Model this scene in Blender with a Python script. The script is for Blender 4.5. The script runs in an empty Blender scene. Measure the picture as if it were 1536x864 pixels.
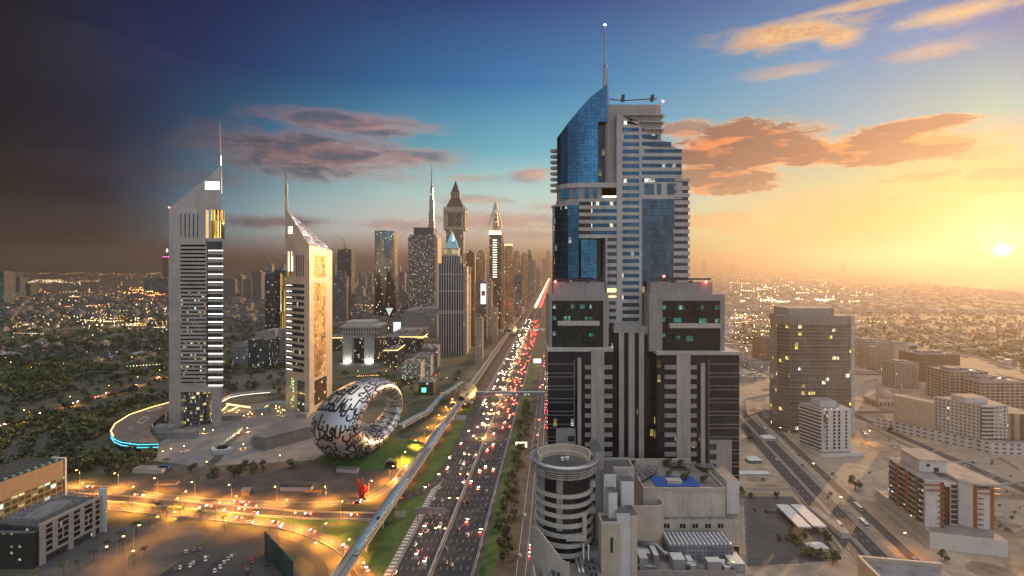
import bpy, bmesh, math, random
import numpy as np
from mathutils import Vector, Matrix

rnd = random.Random(7)
SC = bpy.context.scene
COL = SC.collection
H, F, HZ = 186.0, 800.0, 400.0          # camera height, focal length and horizon row in photo pixels


def W(px, py, D):
    return Vector(((px - 768) / F * D, D, H - (py - HZ) / F * D))


def G(px, py, z=0.0):
    D = F * (H - z) / (py - HZ)
    return Vector(((px - 768) / F * D, D, z))


# ------------------------------------------------------------------ camera
cd = bpy.data.cameras.new('camera')
cd.sensor_width = 36.0
cd.lens = 36.0 * F / 1536.0
cd.shift_y = -32.0 / 1536.0
cd.clip_start = 1.0
cd.clip_end = 120000.0
cam = bpy.data.objects.new('camera', cd)
cam.location = (0, 0, H)
cam.rotation_euler = (math.radians(90), 0, 0)
COL.objects.link(cam)
SC.camera = cam
SC.render.engine = 'CYCLES'
SC.view_settings.view_transform = 'Standard'
SC.view_settings.look = 'None'
SC.view_settings.exposure = 0.8
SC.view_settings.gamma = 1.0
SC.cycles.use_denoising = True
SC.cycles.max_bounces = 6
SC.cycles.diffuse_bounces = 2
SC.cycles.glossy_bounces = 3
SC.cycles.transmission_bounces = 4
SC.cycles.volume_bounces = 1
SC.cycles.sample_clamp_indirect = 4.0
SC.cycles.use_light_tree = True

# ------------------------------------------------------------------ sun
SUN_AZ, SUN_EL = 42.6, 8.0               # degrees right of the view axis, above the horizon
sl = bpy.data.lights.new('sun', 'SUN')
sl.energy = 5.0
sl.color = (1.0, 0.56, 0.22)
sl.angle = math.radians(0.6)
so = bpy.data.objects.new('sun', sl)
_a, _e = math.radians(SUN_AZ), math.radians(SUN_EL)
so.rotation_euler = Vector((math.sin(_a) * math.cos(_e), math.cos(_a) * math.cos(_e), math.sin(_e))).to_track_quat('Z', 'Y').to_euler()
COL.objects.link(so)


# ------------------------------------------------------------------ node helper
def lin(c):
    return tuple(((v / 255.0) / 12.92 if v / 255.0 <= 0.04045 else ((v / 255.0 + 0.055) / 1.055) ** 2.4) for v in c)


class NT:
    def __init__(s, tree):
        s.t = tree

    def n(s, typ, **kw):
        nd = s.t.nodes.new(typ)
        for k, v in kw.items():
            setattr(nd, k, v)
        return nd

    def put(s, sock, v):
        if isinstance(v, bpy.types.NodeSocket):
            s.t.links.new(v, sock)
        elif v is not None:
            if sock.type == 'RGBA' and len(v) == 3:
                v = (*v, 1)
            sock.default_value = v

    def m(s, op, a, b=None, c=None, clamp=False):
        nd = s.n('ShaderNodeMath', operation=op, use_clamp=clamp)
        for i, v in enumerate((a, b, c)):
            if v is not None:
                s.put(nd.inputs[i], v)
        return nd.outputs[0]

    def v(s, op, a, b=None, c=None):
        nd = s.n('ShaderNodeVectorMath', operation=op)
        for i, x in enumerate((a, b, c)):
            if x is not None:
                s.put(nd.inputs[i], x)
        return nd.outputs['Value'] if op in ('LENGTH', 'DOT_PRODUCT', 'DISTANCE') else nd.outputs[0]

    def mix(s, f, a, b, typ='RGBA', blend='MIX'):
        nd = s.n('ShaderNodeMix', data_type=typ)
        if typ == 'RGBA':
            nd.blend_type = blend
            i = (0, 6, 7)
            o = 2
        else:
            i = (0, 2, 3)
            o = 0
        for k, x in zip(i, (f, a, b)):
            s.put(nd.inputs[k], x)
        return nd.outputs[o]

    def rng(s, x, a, b, c=0.0, d=1.0, smooth=False):
        nd = s.n('ShaderNodeMapRange', interpolation_type='SMOOTHSTEP' if smooth else 'LINEAR')
        s.put(nd.inputs[0], x)
        for i, q in enumerate((a, b, c, d)):
            nd.inputs[i + 1].default_value = q
        return nd.outputs[0]

    def noise(s, vec, scale, detail=3.0, rough=0.55, dist=0.0):
        nd = s.n('ShaderNodeTexNoise')
        s.put(nd.inputs['Vector'], vec)
        nd.inputs['Scale'].default_value = scale
        nd.inputs['Detail'].default_value = detail
        nd.inputs['Roughness'].default_value = rough
        nd.inputs['Distortion'].default_value = dist
        return nd.outputs['Fac']

    def ramp(s, x, stops, interp='LINEAR'):
        nd = s.n('ShaderNodeValToRGB')
        cr = nd.color_ramp
        cr.interpolation = interp
        stops = sorted(stops, key=lambda q: q[0])
        for i, (p, c) in enumerate(stops):
            e = cr.elements[i] if i < 2 else cr.elements.new(p)
            e.position = p
            e.color = (*c, 1) if len(c) == 3 else c
        s.put(nd.inputs[0], x)
        return nd.outputs[0]


# ------------------------------------------------------------------ sky
XS = [-500, 0, 150, 300, 450, 600, 780, 950, 1100, 1300, 1500, 1800, 2600]
YS = [400, 380, 330, 270, 200, 100, 0, -300]
TAB = [
    [(7, 6, 7), (12, 10, 9), (20, 16, 14), (137, 118, 118), (209, 170, 160), (244, 195, 176), (255, 215, 165), (255, 215, 156), (255, 215, 154), (97, 77, 50), (255, 80, 50), (255, 79, 46), (95, 70, 46)],
    [(6, 6, 7), (11, 9, 8), (17, 15, 13), (140, 127, 127), (215, 184, 171), (246, 204, 180), (255, 222, 176), (255, 222, 162), (112, 225, 139), (255, 83, 50), (255, 91, 60), (255, 83, 46), (95, 74, 50)],
    [(6, 6, 8), (8, 8, 9), (14, 14, 16), (115, 170, 196), (215, 255, 255), (255, 255, 255), (255, 255, 255), (255, 255, 214), (243, 229, 174), (255, 162, 52), (255, 122, 54), (255, 84, 50), (91, 74, 170)],
    [(5, 6, 8), (6, 8, 10), (11, 14, 53), (69, 117, 139), (123, 164, 175), (157, 210, 203), (166, 227, 217), (178, 218, 219), (188, 205, 186), (135, 182, 137), (255, 162, 50), (95, 137, 164), (79, 72, 255)],
    [(4, 6, 9), (5, 7, 13), (7, 20, 42), (13, 78, 113), (36, 117, 153), (56, 145, 181), (65, 168, 209), (66, 176, 213), (76, 175, 205), (73, 162, 192), (89, 143, 129), (83, 109, 255), (62, 66, 255)],
    [(3, 5, 8), (4, 6, 50), (4, 41, 94), (4, 45, 95), (6, 68, 120), (10, 88, 149), (16, 106, 171), (25, 128, 185), (37, 144, 195), (50, 173, 215), (65, 239, 255), (62, 68, 247), (46, 56, 64)],
    [(3, 4, 7), (3, 5, 17), (3, 9, 31), (2, 11, 66), (2, 14, 76), (3, 19, 90), (5, 30, 114), (10, 32, 127), (21, 40, 139), (35, 50, 146), (41, 64, 153), (41, 64, 141), (33, 46, 58)],
    [(2, 3, 5), (2, 4, 13), (2, 7, 26), (1, 8, 57), (1, 11, 66), (2, 15, 78), (4, 25, 99), (7, 27, 111), (17, 34, 122), (29, 43, 128), (35, 55, 134), (35, 55, 124), (28, 39, 50)],
]


def sky_col(px, py):
    px = min(max(px, XS[0]), XS[-1])
    py = min(max(py, YS[-1]), YS[0])
    i = max(k for k in range(len(XS) - 1) if XS[k] <= px)
    j = max(k for k in range(len(YS) - 1) if YS[k] >= py)
    u = (px - XS[i]) / (XS[i + 1] - XS[i])
    w = (YS[j] - py) / (YS[j] - YS[j + 1])
    r = []
    for c in range(3):
        a = TAB[j][i][c] * (1 - u) + TAB[j][i + 1][c] * u
        b = TAB[j + 1][i][c] * (1 - u) + TAB[j + 1][i + 1][c] * u
        r.append(a * (1 - w) + b * w)
    return lin(r)


wd = bpy.data.worlds.new('World')
SC.world = wd
wd.use_nodes = True
wd.cycles.sampling_method = 'MANUAL'
wd.cycles.sample_map_resolution = 512
T = NT(wd.node_tree)
for _n in list(wd.node_tree.nodes):
    wd.node_tree.nodes.remove(_n)
gen = T.n('ShaderNodeTexCoord').outputs['Generated']
sep = T.n('ShaderNodeSeparateXYZ')
T.put(sep.inputs[0], gen)
dx, dy, dz = sep.outputs
az = T.m('ARCTAN2', dx, dy)                                # 0 straight ahead, + to the right
hor = T.m('SQRT', T.m('ADD', T.m('MULTIPLY', dx, dx), T.m('MULTIPLY', dy, dy)))
q = T.m('DIVIDE', dz, T.m('MAXIMUM', hor, 1e-4))
a01 = T.m('MULTIPLY_ADD', az, 1 / (2 * math.pi), 0.5)
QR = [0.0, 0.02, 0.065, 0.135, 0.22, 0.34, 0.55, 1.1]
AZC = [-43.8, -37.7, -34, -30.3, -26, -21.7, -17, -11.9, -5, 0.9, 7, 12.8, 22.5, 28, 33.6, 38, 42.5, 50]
BACK = [tuple(3.0 * v for v in lin(c)) for c in ((158, 148, 142), (156, 150, 146), (154, 152, 152), (148, 150, 154), (138, 144, 154), (126, 136, 150), (110, 124, 142), (88, 104, 126))]  # unseen sky behind the camera, brightened to light walls facing the view
rows = []
for j, qv in enumerate(QR):
    st = []
    for a in AZC:
        ar = math.radians(a)
        st.append((a / 360 + 0.5, sky_col(768 + F * math.tan(ar), HZ - F * qv / math.cos(ar))))
    left, right = st[0][1], st[-1][1]
    bk = BACK[j]
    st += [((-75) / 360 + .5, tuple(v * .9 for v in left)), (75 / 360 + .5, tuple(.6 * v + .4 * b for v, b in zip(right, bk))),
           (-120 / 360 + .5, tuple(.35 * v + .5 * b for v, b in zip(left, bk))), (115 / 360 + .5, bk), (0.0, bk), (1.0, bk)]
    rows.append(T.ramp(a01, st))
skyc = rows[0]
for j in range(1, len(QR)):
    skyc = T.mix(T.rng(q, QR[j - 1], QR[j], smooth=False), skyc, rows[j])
skyc = T.mix(T.rng(q, 0.9, 1.8, smooth=True), skyc, (1.4, 1.33, 1.28, 1))      # unseen overhead sky, brightness added to light ground and roofs
# clouds: flattened noise inside soft ellipses, all by direction
aq = T.n('ShaderNodeCombineXYZ')
T.put(aq.inputs[0], az)
T.put(aq.inputs[1], q)
n1 = T.noise(T.v('MULTIPLY', aq.outputs[0], (9.0, 30.0, 1)), 1.15, 6.0, 0.62, 0.4)
n2 = T.noise(T.v('MULTIPLY', aq.outputs[0], (26.0, 60.0, 1)), 1.5, 5.0, 0.6, 0.2)
n3 = T.noise(T.v('MULTIPLY', aq.outputs[0], (60.0, 150.0, 1)), 1.5, 5.0, 0.65, 0.3)
nn = T.m('ADD', T.m('MULTIPLY', T.m('SUBTRACT', n3, 0.5), 0.55), T.m('MULTIPLY', T.m('SUBTRACT', n1, 0.5), 1.8), T.m('MULTIPLY', T.m('SUBTRACT', n2, 0.5), 0.75))


def cloud_mask(cells, soft=0.9):
    out = None
    for px, py, rx, ry, k in cells:
        a = math.atan((px - 768) / F)
        ca = math.cos(a)
        qq = (HZ - py) / F * ca
        ia, iq = F / (1.25 * rx * ca * ca), F / (1.3 * ry * ca)
        e = T.v('MULTIPLY_ADD', aq.outputs[0], (ia, iq, 0), (-a * ia, -qq * iq, 0))
        d = T.m('ADD', T.v('LENGTH', e), nn)
        mk = T.rng(d, 1.15, 1.15 - soft, 0.0, k, smooth=True)
        out = mk if out is None else T.m('MAXIMUM', out, mk)
    return out


RIGHT = cloud_mask([(1185, 50, 110, 22, .95), (1260, 55, 40, 16, .9), (1440, 18, 140, 14, .85), (1400, 75, 70, 12, .5), (1180, 108, 70, 10, .45), (1290, 8, 160, 9, .7)], 1.0)
BANK = cloud_mask([(1110, 222, 110, 34, .97), (1200, 228, 90, 20, .95), (1300, 224, 150, 22, 1), (1410, 212, 60, 14, 1), (1375, 190, 80, 13, 1), (1080, 262, 90, 22, .9),
                   (1030, 195, 34, 14, .8), (1080, 285, 60, 8, .85), (1390, 266, 75, 7, .8), (1360, 298, 70, 5, .7), (1470, 228, 60, 9, .7), (1500, 262, 70, 10, .8), (1510, 297, 50, 7, .6),
                   (1075, 332, 50, 12, .6), (1120, 346, 60, 6, .4)], 0.5)
LEFT = cloud_mask([(470, 232, 190, 34, .9), (520, 186, 130, 18, .8), (600, 235, 80, 16, .75), (250, 265, 150, 12, .45), (410, 333, 80, 11, .8), (100, 320, 220, 20, .5), (60, 60, 180, 60, .35), (130, 240, 160, 14, .3)], 0.9)
LOW = cloud_mask([(800, 262, 30, 11, .85), (715, 300, 50, 7, .6), (740, 332, 110, 12, .75), (600, 338, 60, 8, .55), (790, 352, 60, 6, .5), (700, 268, 40, 6, .5), (850, 310, 60, 5, .4)], 0.9)
shade = T.rng(T.m('ADD', T.m('MULTIPLY', n1, .75), T.m('MULTIPLY', n2, .25)), 0.38, 0.62, 0, 1, smooth=True)
up = T.rng(n1, 0.35, 0.65, 0, 1, smooth=True)
c_right = T.mix(shade, lin((214, 150, 108)), lin((255, 206, 140)))
c_bank = T.mix(T.rng(T.m('MULTIPLY', T.m('SUBTRACT', 1.0, up), T.rng(q, .08, .15)), 0.05, .4), T.mix(T.rng(q, .05, .14), lin((250, 190, 120)), lin((242, 138, 74))), lin((126, 78, 74)))
c_left = T.mix(T.m('MULTIPLY', shade, T.rng(az, -0.62, -0.1)), T.mix(T.rng(az, -0.75, -0.3), lin((40, 38, 44)), lin((84, 88, 110))), lin((214, 146, 128)))
c_low = T.mix(shade, lin((168, 148, 158)), lin((248, 186, 150)))
c_bank = T.mix(T.m('MULTIPLY', T.rng(BANK, 1.0, .45, 0, 1, True), T.rng(n3, .35, .6, .35, .9)), c_bank, lin((255, 196, 122)))
c_left = T.mix(T.m('MULTIPLY', T.rng(LEFT, .9, .35, 0, .6, True), T.rng(az, -0.6, -0.15)), c_left, lin((238, 172, 146)))
c_right = T.mix(T.rng(n3, .4, .65, 0, .5), c_right, lin((255, 222, 160)))
skyc = T.mix(LEFT, skyc, c_left)
skyc = T.mix(LOW, skyc, c_low)
skyc = T.mix(RIGHT, skyc, c_right)
skyc = T.mix(BANK, skyc, c_bank)
# the low sun's disc and the bright sky round it
sa = math.atan((1503 - 768) / F)
sd = Vector((math.sin(sa), math.cos(sa), (HZ - 378) / F * math.cos(sa))).normalized()
cosang = T.v('DOT_PRODUCT', T.v('NORMALIZE', gen), tuple(sd))
ang = T.m('MULTIPLY', T.m('ARCCOSINE', T.m('MINIMUM', cosang, 0.999999)), 180 / math.pi)
g1 = T.m('POWER', 2.718, T.m('MULTIPLY', ang, -1 / 4.0))
disc = T.rng(ang, 0.75, 0.2, 0, 1, smooth=True)
g3 = T.m('POWER', 2.718, T.m('MULTIPLY', ang, -1 / 1.1))
skyc = T.mix(1.0, skyc, T.mix(g1, (0, 0, 0), (0.95, 0.72, 0.32)), blend='ADD')
skyc = T.mix(1.0, skyc, T.mix(g3, (0, 0, 0), (4.5, 3.4, 1.5)), blend='ADD')
skyc = T.mix(1.0, skyc, T.mix(disc, (0, 0, 0), (26, 20, 10)), blend='ADD')
bg = T.n('ShaderNodeBackground')
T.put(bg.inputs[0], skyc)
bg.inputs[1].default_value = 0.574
nish = T.n('ShaderNodeTexSky', sky_type='NISHITA', sun_disc=False)
nish.sun_elevation = math.radians(SUN_EL)
nish.sun_rotation = math.radians(SUN_AZ)
nish.dust_density = 3.0
bg2 = T.n('ShaderNodeBackground')
T.put(bg2.inputs[0], nish.outputs[0])
bg2.inputs[1].default_value = 0.001
ad = T.n('ShaderNodeAddShader')
T.put(ad.inputs[0], bg.outputs[0])
T.put(ad.inputs[1], bg2.outputs[0])
wo = T.n('ShaderNodeOutputWorld')
T.put(wo.inputs[0], ad.outputs[0])


# ------------------------------------------------------------------ materials
MATS = {}


def newmat(name):
    m = bpy.data.materials.new(name)
    m.use_nodes = True
    t = NT(m.node_tree)
    b = m.node_tree.nodes['Principled BSDF']
    return m, t, b


def simple(name, col, rough=0.7, metal=0.0, ns=0.4, na=0.35, bump=0.0, obj=True, stain=0.0):
    if name in MATS:
        return MATS[name]
    m, t, b = newmat(name)
    co = t.n('ShaderNodeTexCoord').outputs['Object']
    nz = t.noise(co, ns, 5.0, 0.6)
    k = t.rng(nz, 0.3, 0.7, 1 - na, 1 + na)
    if stain:
        st = t.noise(t.v('MULTIPLY', co, (1.2, 1.2, 0.12)), 0.8, 4.0, 0.7)
        k = t.m('MULTIPLY', k, t.rng(st, 0.5, 0.75, 1.0, 1 - stain))
    oi = t.n('ShaderNodeObjectInfo').outputs['Random']
    k = t.m('MULTIPLY', k, t.rng(oi, 0, 1, 0.93, 1.07))
    t.put(b.inputs['Base Color'], t.mix(1.0, (*col, 1), k, blend='MULTIPLY'))
    b.inputs['Roughness'].default_value = rough
    b.inputs['Metallic'].default_value = metal
    if bump:
        bp = t.n('ShaderNodeBump')
        bp.inputs['Strength'].default_value = bump
        bp.inputs['Distance'].default_value = 0.3
        t.put(bp.inputs['Height'], nz)
        t.put(b.inputs['Normal'], bp.outputs[0])
    MATS[name] = m
    return m


def glow(name, col, strength, sample=True):
    if name in MATS:
        return MATS[name]
    m, t, b = newmat(name)
    b.inputs['Base Color'].default_value = (*[min(1, c) for c in col], 1)
    b.inputs['Emission Color'].default_value = (*col, 1)
    b.inputs['Emission Strength'].default_value = strength
    b.inputs['Roughness'].default_value = 0.5
    if not sample:
        m.cycles.emission_sampling = 'NONE'
    MATS[name] = m
    return m


def facade(name, wall, glass, floor=3.6, bay=1.6, wv=(0.3, 0.85), wh=(0.08, 0.92), lit=0.06, litcol=(1.0, 0.72, 0.3), lstr=1.2,
           gmetal=0.0, grough=0.12, wrough=0.65, cluster=1.0, wmetal=0.0, panel=0.0, wobble=0.0):
    """walls with window openings laid out in metres along each wall (UV: x along the wall, y up)"""
    if name in MATS:
        return MATS[name]
    m, t, b = newmat(name)
    uv = t.n('ShaderNodeUVMap').outputs[0]
    s = t.n('ShaderNodeSeparateXYZ')
    t.put(s.inputs[0], uv)
    u = t.m('DIVIDE', s.outputs[0], bay)
    v = t.m('DIVIDE', s.outputs[1], floor)
    fu, fv = t.m('FRACT', u), t.m('FRACT', v)
    iu, iv = t.m('FLOOR', u), t.m('FLOOR', v)
    mu = t.m('MULTIPLY', t.m('GREATER_THAN', fu, wh[0]), t.m('LESS_THAN', fu, wh[1]))
    mv = t.m('MULTIPLY', t.m('GREATER_THAN', fv, wv[0]), t.m('LESS_THAN', fv, wv[1]))
    mask = t.m('MULTIPLY', mu, mv)
    oi = t.n('ShaderNodeObjectInfo').outputs['Random']
    cell = t.n('ShaderNodeCombineXYZ')
    t.put(cell.inputs[0], t.m('FLOOR', t.m('DIVIDE', iu, cluster)))
    t.put(cell.inputs[1], iv)
    t.put(cell.inputs[2], t.m('MULTIPLY', oi, 77.0))
    wn = t.n('ShaderNodeTexWhiteNoise', noise_dimensions='3D')
    t.put(wn.inputs[0], cell.outputs[0])
    cell2 = t.n('ShaderNodeCombineXYZ')
    t.put(cell2.inputs[0], iu)
    t.put(cell2.inputs[1], iv)
    wn2 = t.n('ShaderNodeTexWhiteNoise', noise_dimensions='3D')
    t.put(wn2.inputs[0], cell2.outputs[0])
    r, r2 = wn.outputs[0], wn2.outputs[0]
    co = t.n('ShaderNodeTexCoord').outputs['Object']
    nz = t.noise(co, 0.09, 5.0, 0.65)
    wk = t.rng(nz, 0.3, 0.7, 0.82, 1.15)
    st = t.noise(t.v('MULTIPLY', co, (0.5, 0.5, 0.04)), 1.0, 4.0, 0.7)
    wk = t.m('MULTIPLY', wk, t.rng(st, 0.48, 0.78, 1.0, 0.7))
    if panel:
        pf = t.m('FRACT', t.m('DIVIDE', s.outputs[0], panel))
        pv = t.m('FRACT', t.m('DIVIDE', s.outputs[1], panel))
        ln = t.m('MAXIMUM', t.m('LESS_THAN', pf, 0.06), t.m('LESS_THAN', pv, 0.06))
        wk = t.m('MULTIPLY', wk, t.rng(ln, 0, 1, 1.0, 0.78))
    wc = t.mix(1.0, (*wall, 1), wk, blend='MULTIPLY')
    gc = t.mix(1.0, (*glass, 1), t.m('MULTIPLY', t.rng(r2, 0, 1, 0.75, 1.25), t.rng(t.noise(t.v('MULTIPLY', co, (1, 1, .35)), 0.06, 3.0), .35, .65, .62, 1.35)), blend='MULTIPLY')
    t.put(b.inputs['Base Color'], t.mix(mask, wc, gc))
    t.put(b.inputs['Roughness'], t.mix(mask, wrough, t.rng(r2, 0, 1, grough * 0.6, grough * 1.5), 'FLOAT'))
    t.put(b.inputs['Metallic'], t.mix(mask, wmetal, gmetal, 'FLOAT'))
    if wobble:
        bp = t.n('ShaderNodeBump')
        bp.inputs['Strength'].default_value = wobble
        bp.inputs['Distance'].default_value = 0.1
        t.put(bp.inputs['Height'], t.m('MULTIPLY', t.noise(t.v('ADD', co, wn2.outputs[1]), 0.35, 2.0), 1.0))
        t.put(b.inputs['Normal'], bp.outputs[0])
    if lit > 0:
        on = t.m('MULTIPLY', t.m('LESS_THAN', r, lit), mask)
        wc2 = t.n('ShaderNodeSeparateColor')
        t.put(wc2.inputs[0], wn2.outputs[1])
        hf = t.m('DIVIDE', t.m('SUBTRACT', fv, wv[0]), min(wv[1], 1.0) - max(wv[0], 0.0))
        blind = t.m('GREATER_THAN', hf, t.m('SUBTRACT', 1.05, t.m('MULTIPLY', wc2.outputs[1], .8)))
        br = t.m('MULTIPLY', on, t.rng(r2, 0, 1, 0.2 * lstr, 1.25 * lstr))
        br = t.m('MULTIPLY', br, t.m('MULTIPLY', t.rng(blind, 0, 1, 1, .3), t.rng(t.noise(co, 1.3, 2.0), .35, .65, .45, 1.2)))
        ec = t.mix(t.m('GREATER_THAN', r2, 0.8), (*litcol, 1), (0.75, 0.95, 0.8, 1))
        t.put(b.inputs['Emission Color'], ec)
        t.put(b.inputs['Emission Strength'], br)
    m.cycles.emission_sampling = 'NONE'
    MATS[name] = m
    return m


# ------------------------------------------------------------------ mesh builder
class MB:
    def __init__(s):
        s.v, s.f, s.mi = [], [], []

    def face(s, pts, mi=None):
        i = len(s.v)
        s.v += [tuple(p) for p in pts]
        s.f.append(tuple(range(i, i + len(pts))))
        s.mi.append(mi)
        return s

    def box(s, x0, x1, y0, y1, z0, z1, rz=0.0, c=(0, 0), mi=None, bottom=True):
        P = [(x0, y0), (x1, y0), (x1, y1), (x0, y1)]
        if rz or c != (0, 0):
            cs, sn = math.cos(rz), math.sin(rz)
            P = [(c[0] + x * cs - y * sn, c[1] + x * sn + y * cs) for x, y in P]
        return s.prism(P, z0, z1, mi=mi, bottom=bottom)

    def prism(s, P, z0, z1, mi=None, bottom=True, top=None, topz=None):
        """P counter-clockwise outline; top: other outline at the top; topz: a height for each corner"""
        Q = top or P
        n = len(P)
        tz = topz or [z1] * n
        for k in range(n):
            j = (k + 1) % n
            s.face([(*P[k], z0), (*P[j], z0), (*Q[j], tz[j]), (*Q[k], tz[k])], mi)
        s.face([(*Q[k], tz[k]) for k in range(n)], mi)
        if bottom:
            s.face([(*P[k], z0) for k in reversed(range(n))], mi)
        return s

    def tube(s, pts, r, n=6, mi=None, caps=True):
        """a round bar through pts; r one radius or one for each point"""
        pts = [Vector(p) for p in pts]
        R = r if isinstance(r, (list, tuple)) else [r] * len(pts)
        rings = []
        for k, p in enumerate(pts):
            d = (pts[min(k + 1, len(pts) - 1)] - pts[max(k - 1, 0)]).normalized()
            a = d.cross(Vector((0, 0, 1)))
            if a.length < 1e-3:
                a = Vector((1, 0, 0))
            a.normalize()
            b2 = d.cross(a).normalized()
            rings.append([p + (a * math.cos(2 * math.pi * i / n) + b2 * math.sin(2 * math.pi * i / n)) * R[k] for i in range(n)])
        s.loft(rings, mi, caps)
        return s

    def loft(s, rings, mi=None, caps=True):
        n = len(rings[0])
        b = len(s.v)
        for r in rings:
            s.v += [tuple(p) for p in r]
        for k in range(len(rings) - 1):
            for i in range(n):
                j = (i + 1) % n
                s.f.append((b + k * n + i, b + k * n + j, b + (k + 1) * n + j, b + (k + 1) * n + i))
                s.mi.append(mi)
        if caps:
            s.f.append(tuple(b + i for i in reversed(range(n))))
            s.mi.append(mi)
            s.f.append(tuple(b + (len(rings) - 1) * n + i for i in range(n)))
            s.mi.append(mi)
        return s

    def cyl(s, x, y, z0, z1, r0, r1=None, n=20, mi=None, a0=0.0):
        r1 = r0 if r1 is None else r1
        ring = lambda r, z: [(x + r * math.cos(a0 + 2 * math.pi * i / n), y + r * math.sin(a0 + 2 * math.pi * i / n), z) for i in range(n)]
        return s.loft([ring(r0, z0), ring(max(r1, 1e-3), z1)], mi)

    def lathe(s, x, y, prof, n=24, mi=None, caps=False):
        return s.loft([[(x + r * math.cos(2 * math.pi * i / n), y + r * math.sin(2 * math.pi * i / n), z) for i in range(n)] for r, z in prof], mi, caps)

    def strip(s, L, R, mi=None):
        for k in range(len(L) - 1):
            s.face([L[k], R[k], R[k + 1], L[k + 1]], mi)
        return s

    def mesh(s, name, mats, smooth=False, vmap=None):
        me = bpy.data.meshes.new(name)
        me.from_pydata(s.v, [], s.f)
        mats = mats if isinstance(mats, (list, tuple)) else [mats]
        for m in mats:
            me.materials.append(m)
        V = np.array(s.v, dtype=np.float64).reshape(-1, 3)
        uv = np.zeros((len(me.loops), 2), dtype=np.float32)
        li = 0
        mids = np.zeros(len(s.f), dtype=np.int32)
        for fi, f in enumerate(s.f):
            p = V[list(f)]
            nrm = np.zeros(3)
            for a in range(len(f)):
                b = (a + 1) % len(f)
                nrm += np.cross(p[a], p[b])
            L = np.linalg.norm(nrm)
            nrm = nrm / L if L > 1e-12 else np.array((0, 0, 1.0))
            hl = math.hypot(nrm[0], nrm[1])
            if abs(nrm[2]) < 0.8 and hl > 1e-6:
                tx, ty = -nrm[1] / hl, nrm[0] / hl
                uv[li:li + len(f), 0] = p[:, 0] * tx + p[:, 1] * ty
                uv[li:li + len(f), 1] = p[:, 2]
                mids[fi] = 0
            else:
                uv[li:li + len(f), 0] = p[:, 0]
                uv[li:li + len(f), 1] = p[:, 1]
                mids[fi] = min(1, len(mats) - 1)
            if s.mi[fi] is not None:
                mids[fi] = min(s.mi[fi], len(mats) - 1)
            li += len(f)
        ul = me.uv_layers.new(name='UVMap')
        ul.data.foreach_set('uv', uv.ravel())
        me.polygons.foreach_set('material_index', mids)
        if smooth:
            me.polygons.foreach_set('use_smooth', np.ones(len(s.f), dtype=bool))
        me.update()
        return me

    def build(s, name, mats, parent=None, smooth=False, loc=None, rz=0.0):
        o = bpy.data.objects.new(name, s.mesh(name, mats, smooth))
        COL.objects.link(o)
        if parent is not None:
            o.parent = parent
        if loc is not None:
            o.location = loc
        if rz:
            o.rotation_euler = (0, 0, rz)
        return o


def thing(name, label, cat, loc=(0, 0, 0), rz=0.0, group=None):
    o = bpy.data.objects.new(name, None)
    COL.objects.link(o)
    o.location = loc
    o.rotation_euler = (0, 0, rz)
    return tag(o, label, cat, group)


def tag(o, label=None, cat=None, group=None, kind=None):
    if label:
        o['label'] = label
    if cat:
        o['category'] = cat
    if group:
        o['group'] = group
    if kind:
        o['kind'] = kind
    return o


def copy_tree(o, parent=None):
    c = o.copy()
    COL.objects.link(c)
    if parent is not None:
        c.parent = parent
    for ch in [x for x in KIDS.get(o.name, ())]:
        copy_tree(ch, c)
    return c


KIDS = {}


def index_kids():
    KIDS.clear()
    for x in bpy.data.objects:
        if x.parent:
            KIDS.setdefault(x.parent.name, []).append(x)


def xf(o):                                   # a mesh's points given in world space under a parent away from the origin
    o.location = o.location - o.parent.location
    return o
# ------------------------------------------------------------------ shared materials
RD = 0.08                                       # the highway runs along (0.08, 1)


def R(off, d, z=0.0):
    return Vector((off + RD * d, d, z))


M = {}
M['asphalt'] = simple('asphalt', (0.05, 0.05, 0.052), 0.75, ns=0.05, na=0.3)
M['asphalt_old'] = simple('asphalt_old', (0.085, 0.082, 0.078), 0.85, ns=0.06, na=0.3)
M['paint'] = simple('road_paint', (0.72, 0.71, 0.67), 0.6, ns=0.5, na=0.25)
M['concrete'] = simple('concrete', (0.32, 0.31, 0.29), 0.8, ns=0.15, na=0.2, stain=0.25)
M['dark_concrete'] = simple('dark_concrete', (0.16, 0.155, 0.15), 0.8, ns=0.15, na=0.25)
M['pale'] = simple('pale_render', (0.52, 0.48, 0.41), 0.75, ns=0.2, na=0.12, stain=0.2)
M['cream'] = simple('cream_render', (0.55, 0.46, 0.35), 0.75, ns=0.2, na=0.12, stain=0.2)
M['white'] = simple('white_render', (0.68, 0.66, 0.62), 0.7, ns=0.2, na=0.1, stain=0.18)
M['grey_clad'] = simple('grey_cladding', (0.30, 0.29, 0.275), 0.45, ns=0.2, na=0.1, stain=0.15)
M['roof'] = simple('roof_felt', (0.25, 0.24, 0.225), 0.9, ns=0.12, na=0.35)
M['roof_dark'] = simple('roof_dark', (0.10, 0.10, 0.10), 0.9, ns=0.12, na=0.35)
M['paver'] = simple('paving', (0.24, 0.22, 0.205), 0.8, ns=0.08, na=0.25)
M['grass'] = simple('lawn_green', (0.055, 0.115, 0.024), 0.95, ns=0.09, na=0.4)
M['sand'] = simple('sand', (0.36, 0.29, 0.21), 0.95, ns=0.03, na=0.3)
M['dirt'] = simple('bare_earth', (0.105, 0.083, 0.066), 0.95, ns=0.05, na=0.45)
M['dirt_pale'] = simple('dirt_pale', (0.25, 0.19, 0.13), 0.95, ns=0.08, na=0.4)
M['metal'] = simple('grey_metal', (0.34, 0.35, 0.36), 0.4, 0.7, ns=0.5, na=0.1)
M['dark_metal'] = simple('dark_metal', (0.06, 0.06, 0.065), 0.5, 0.5, ns=0.5, na=0.2)
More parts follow.
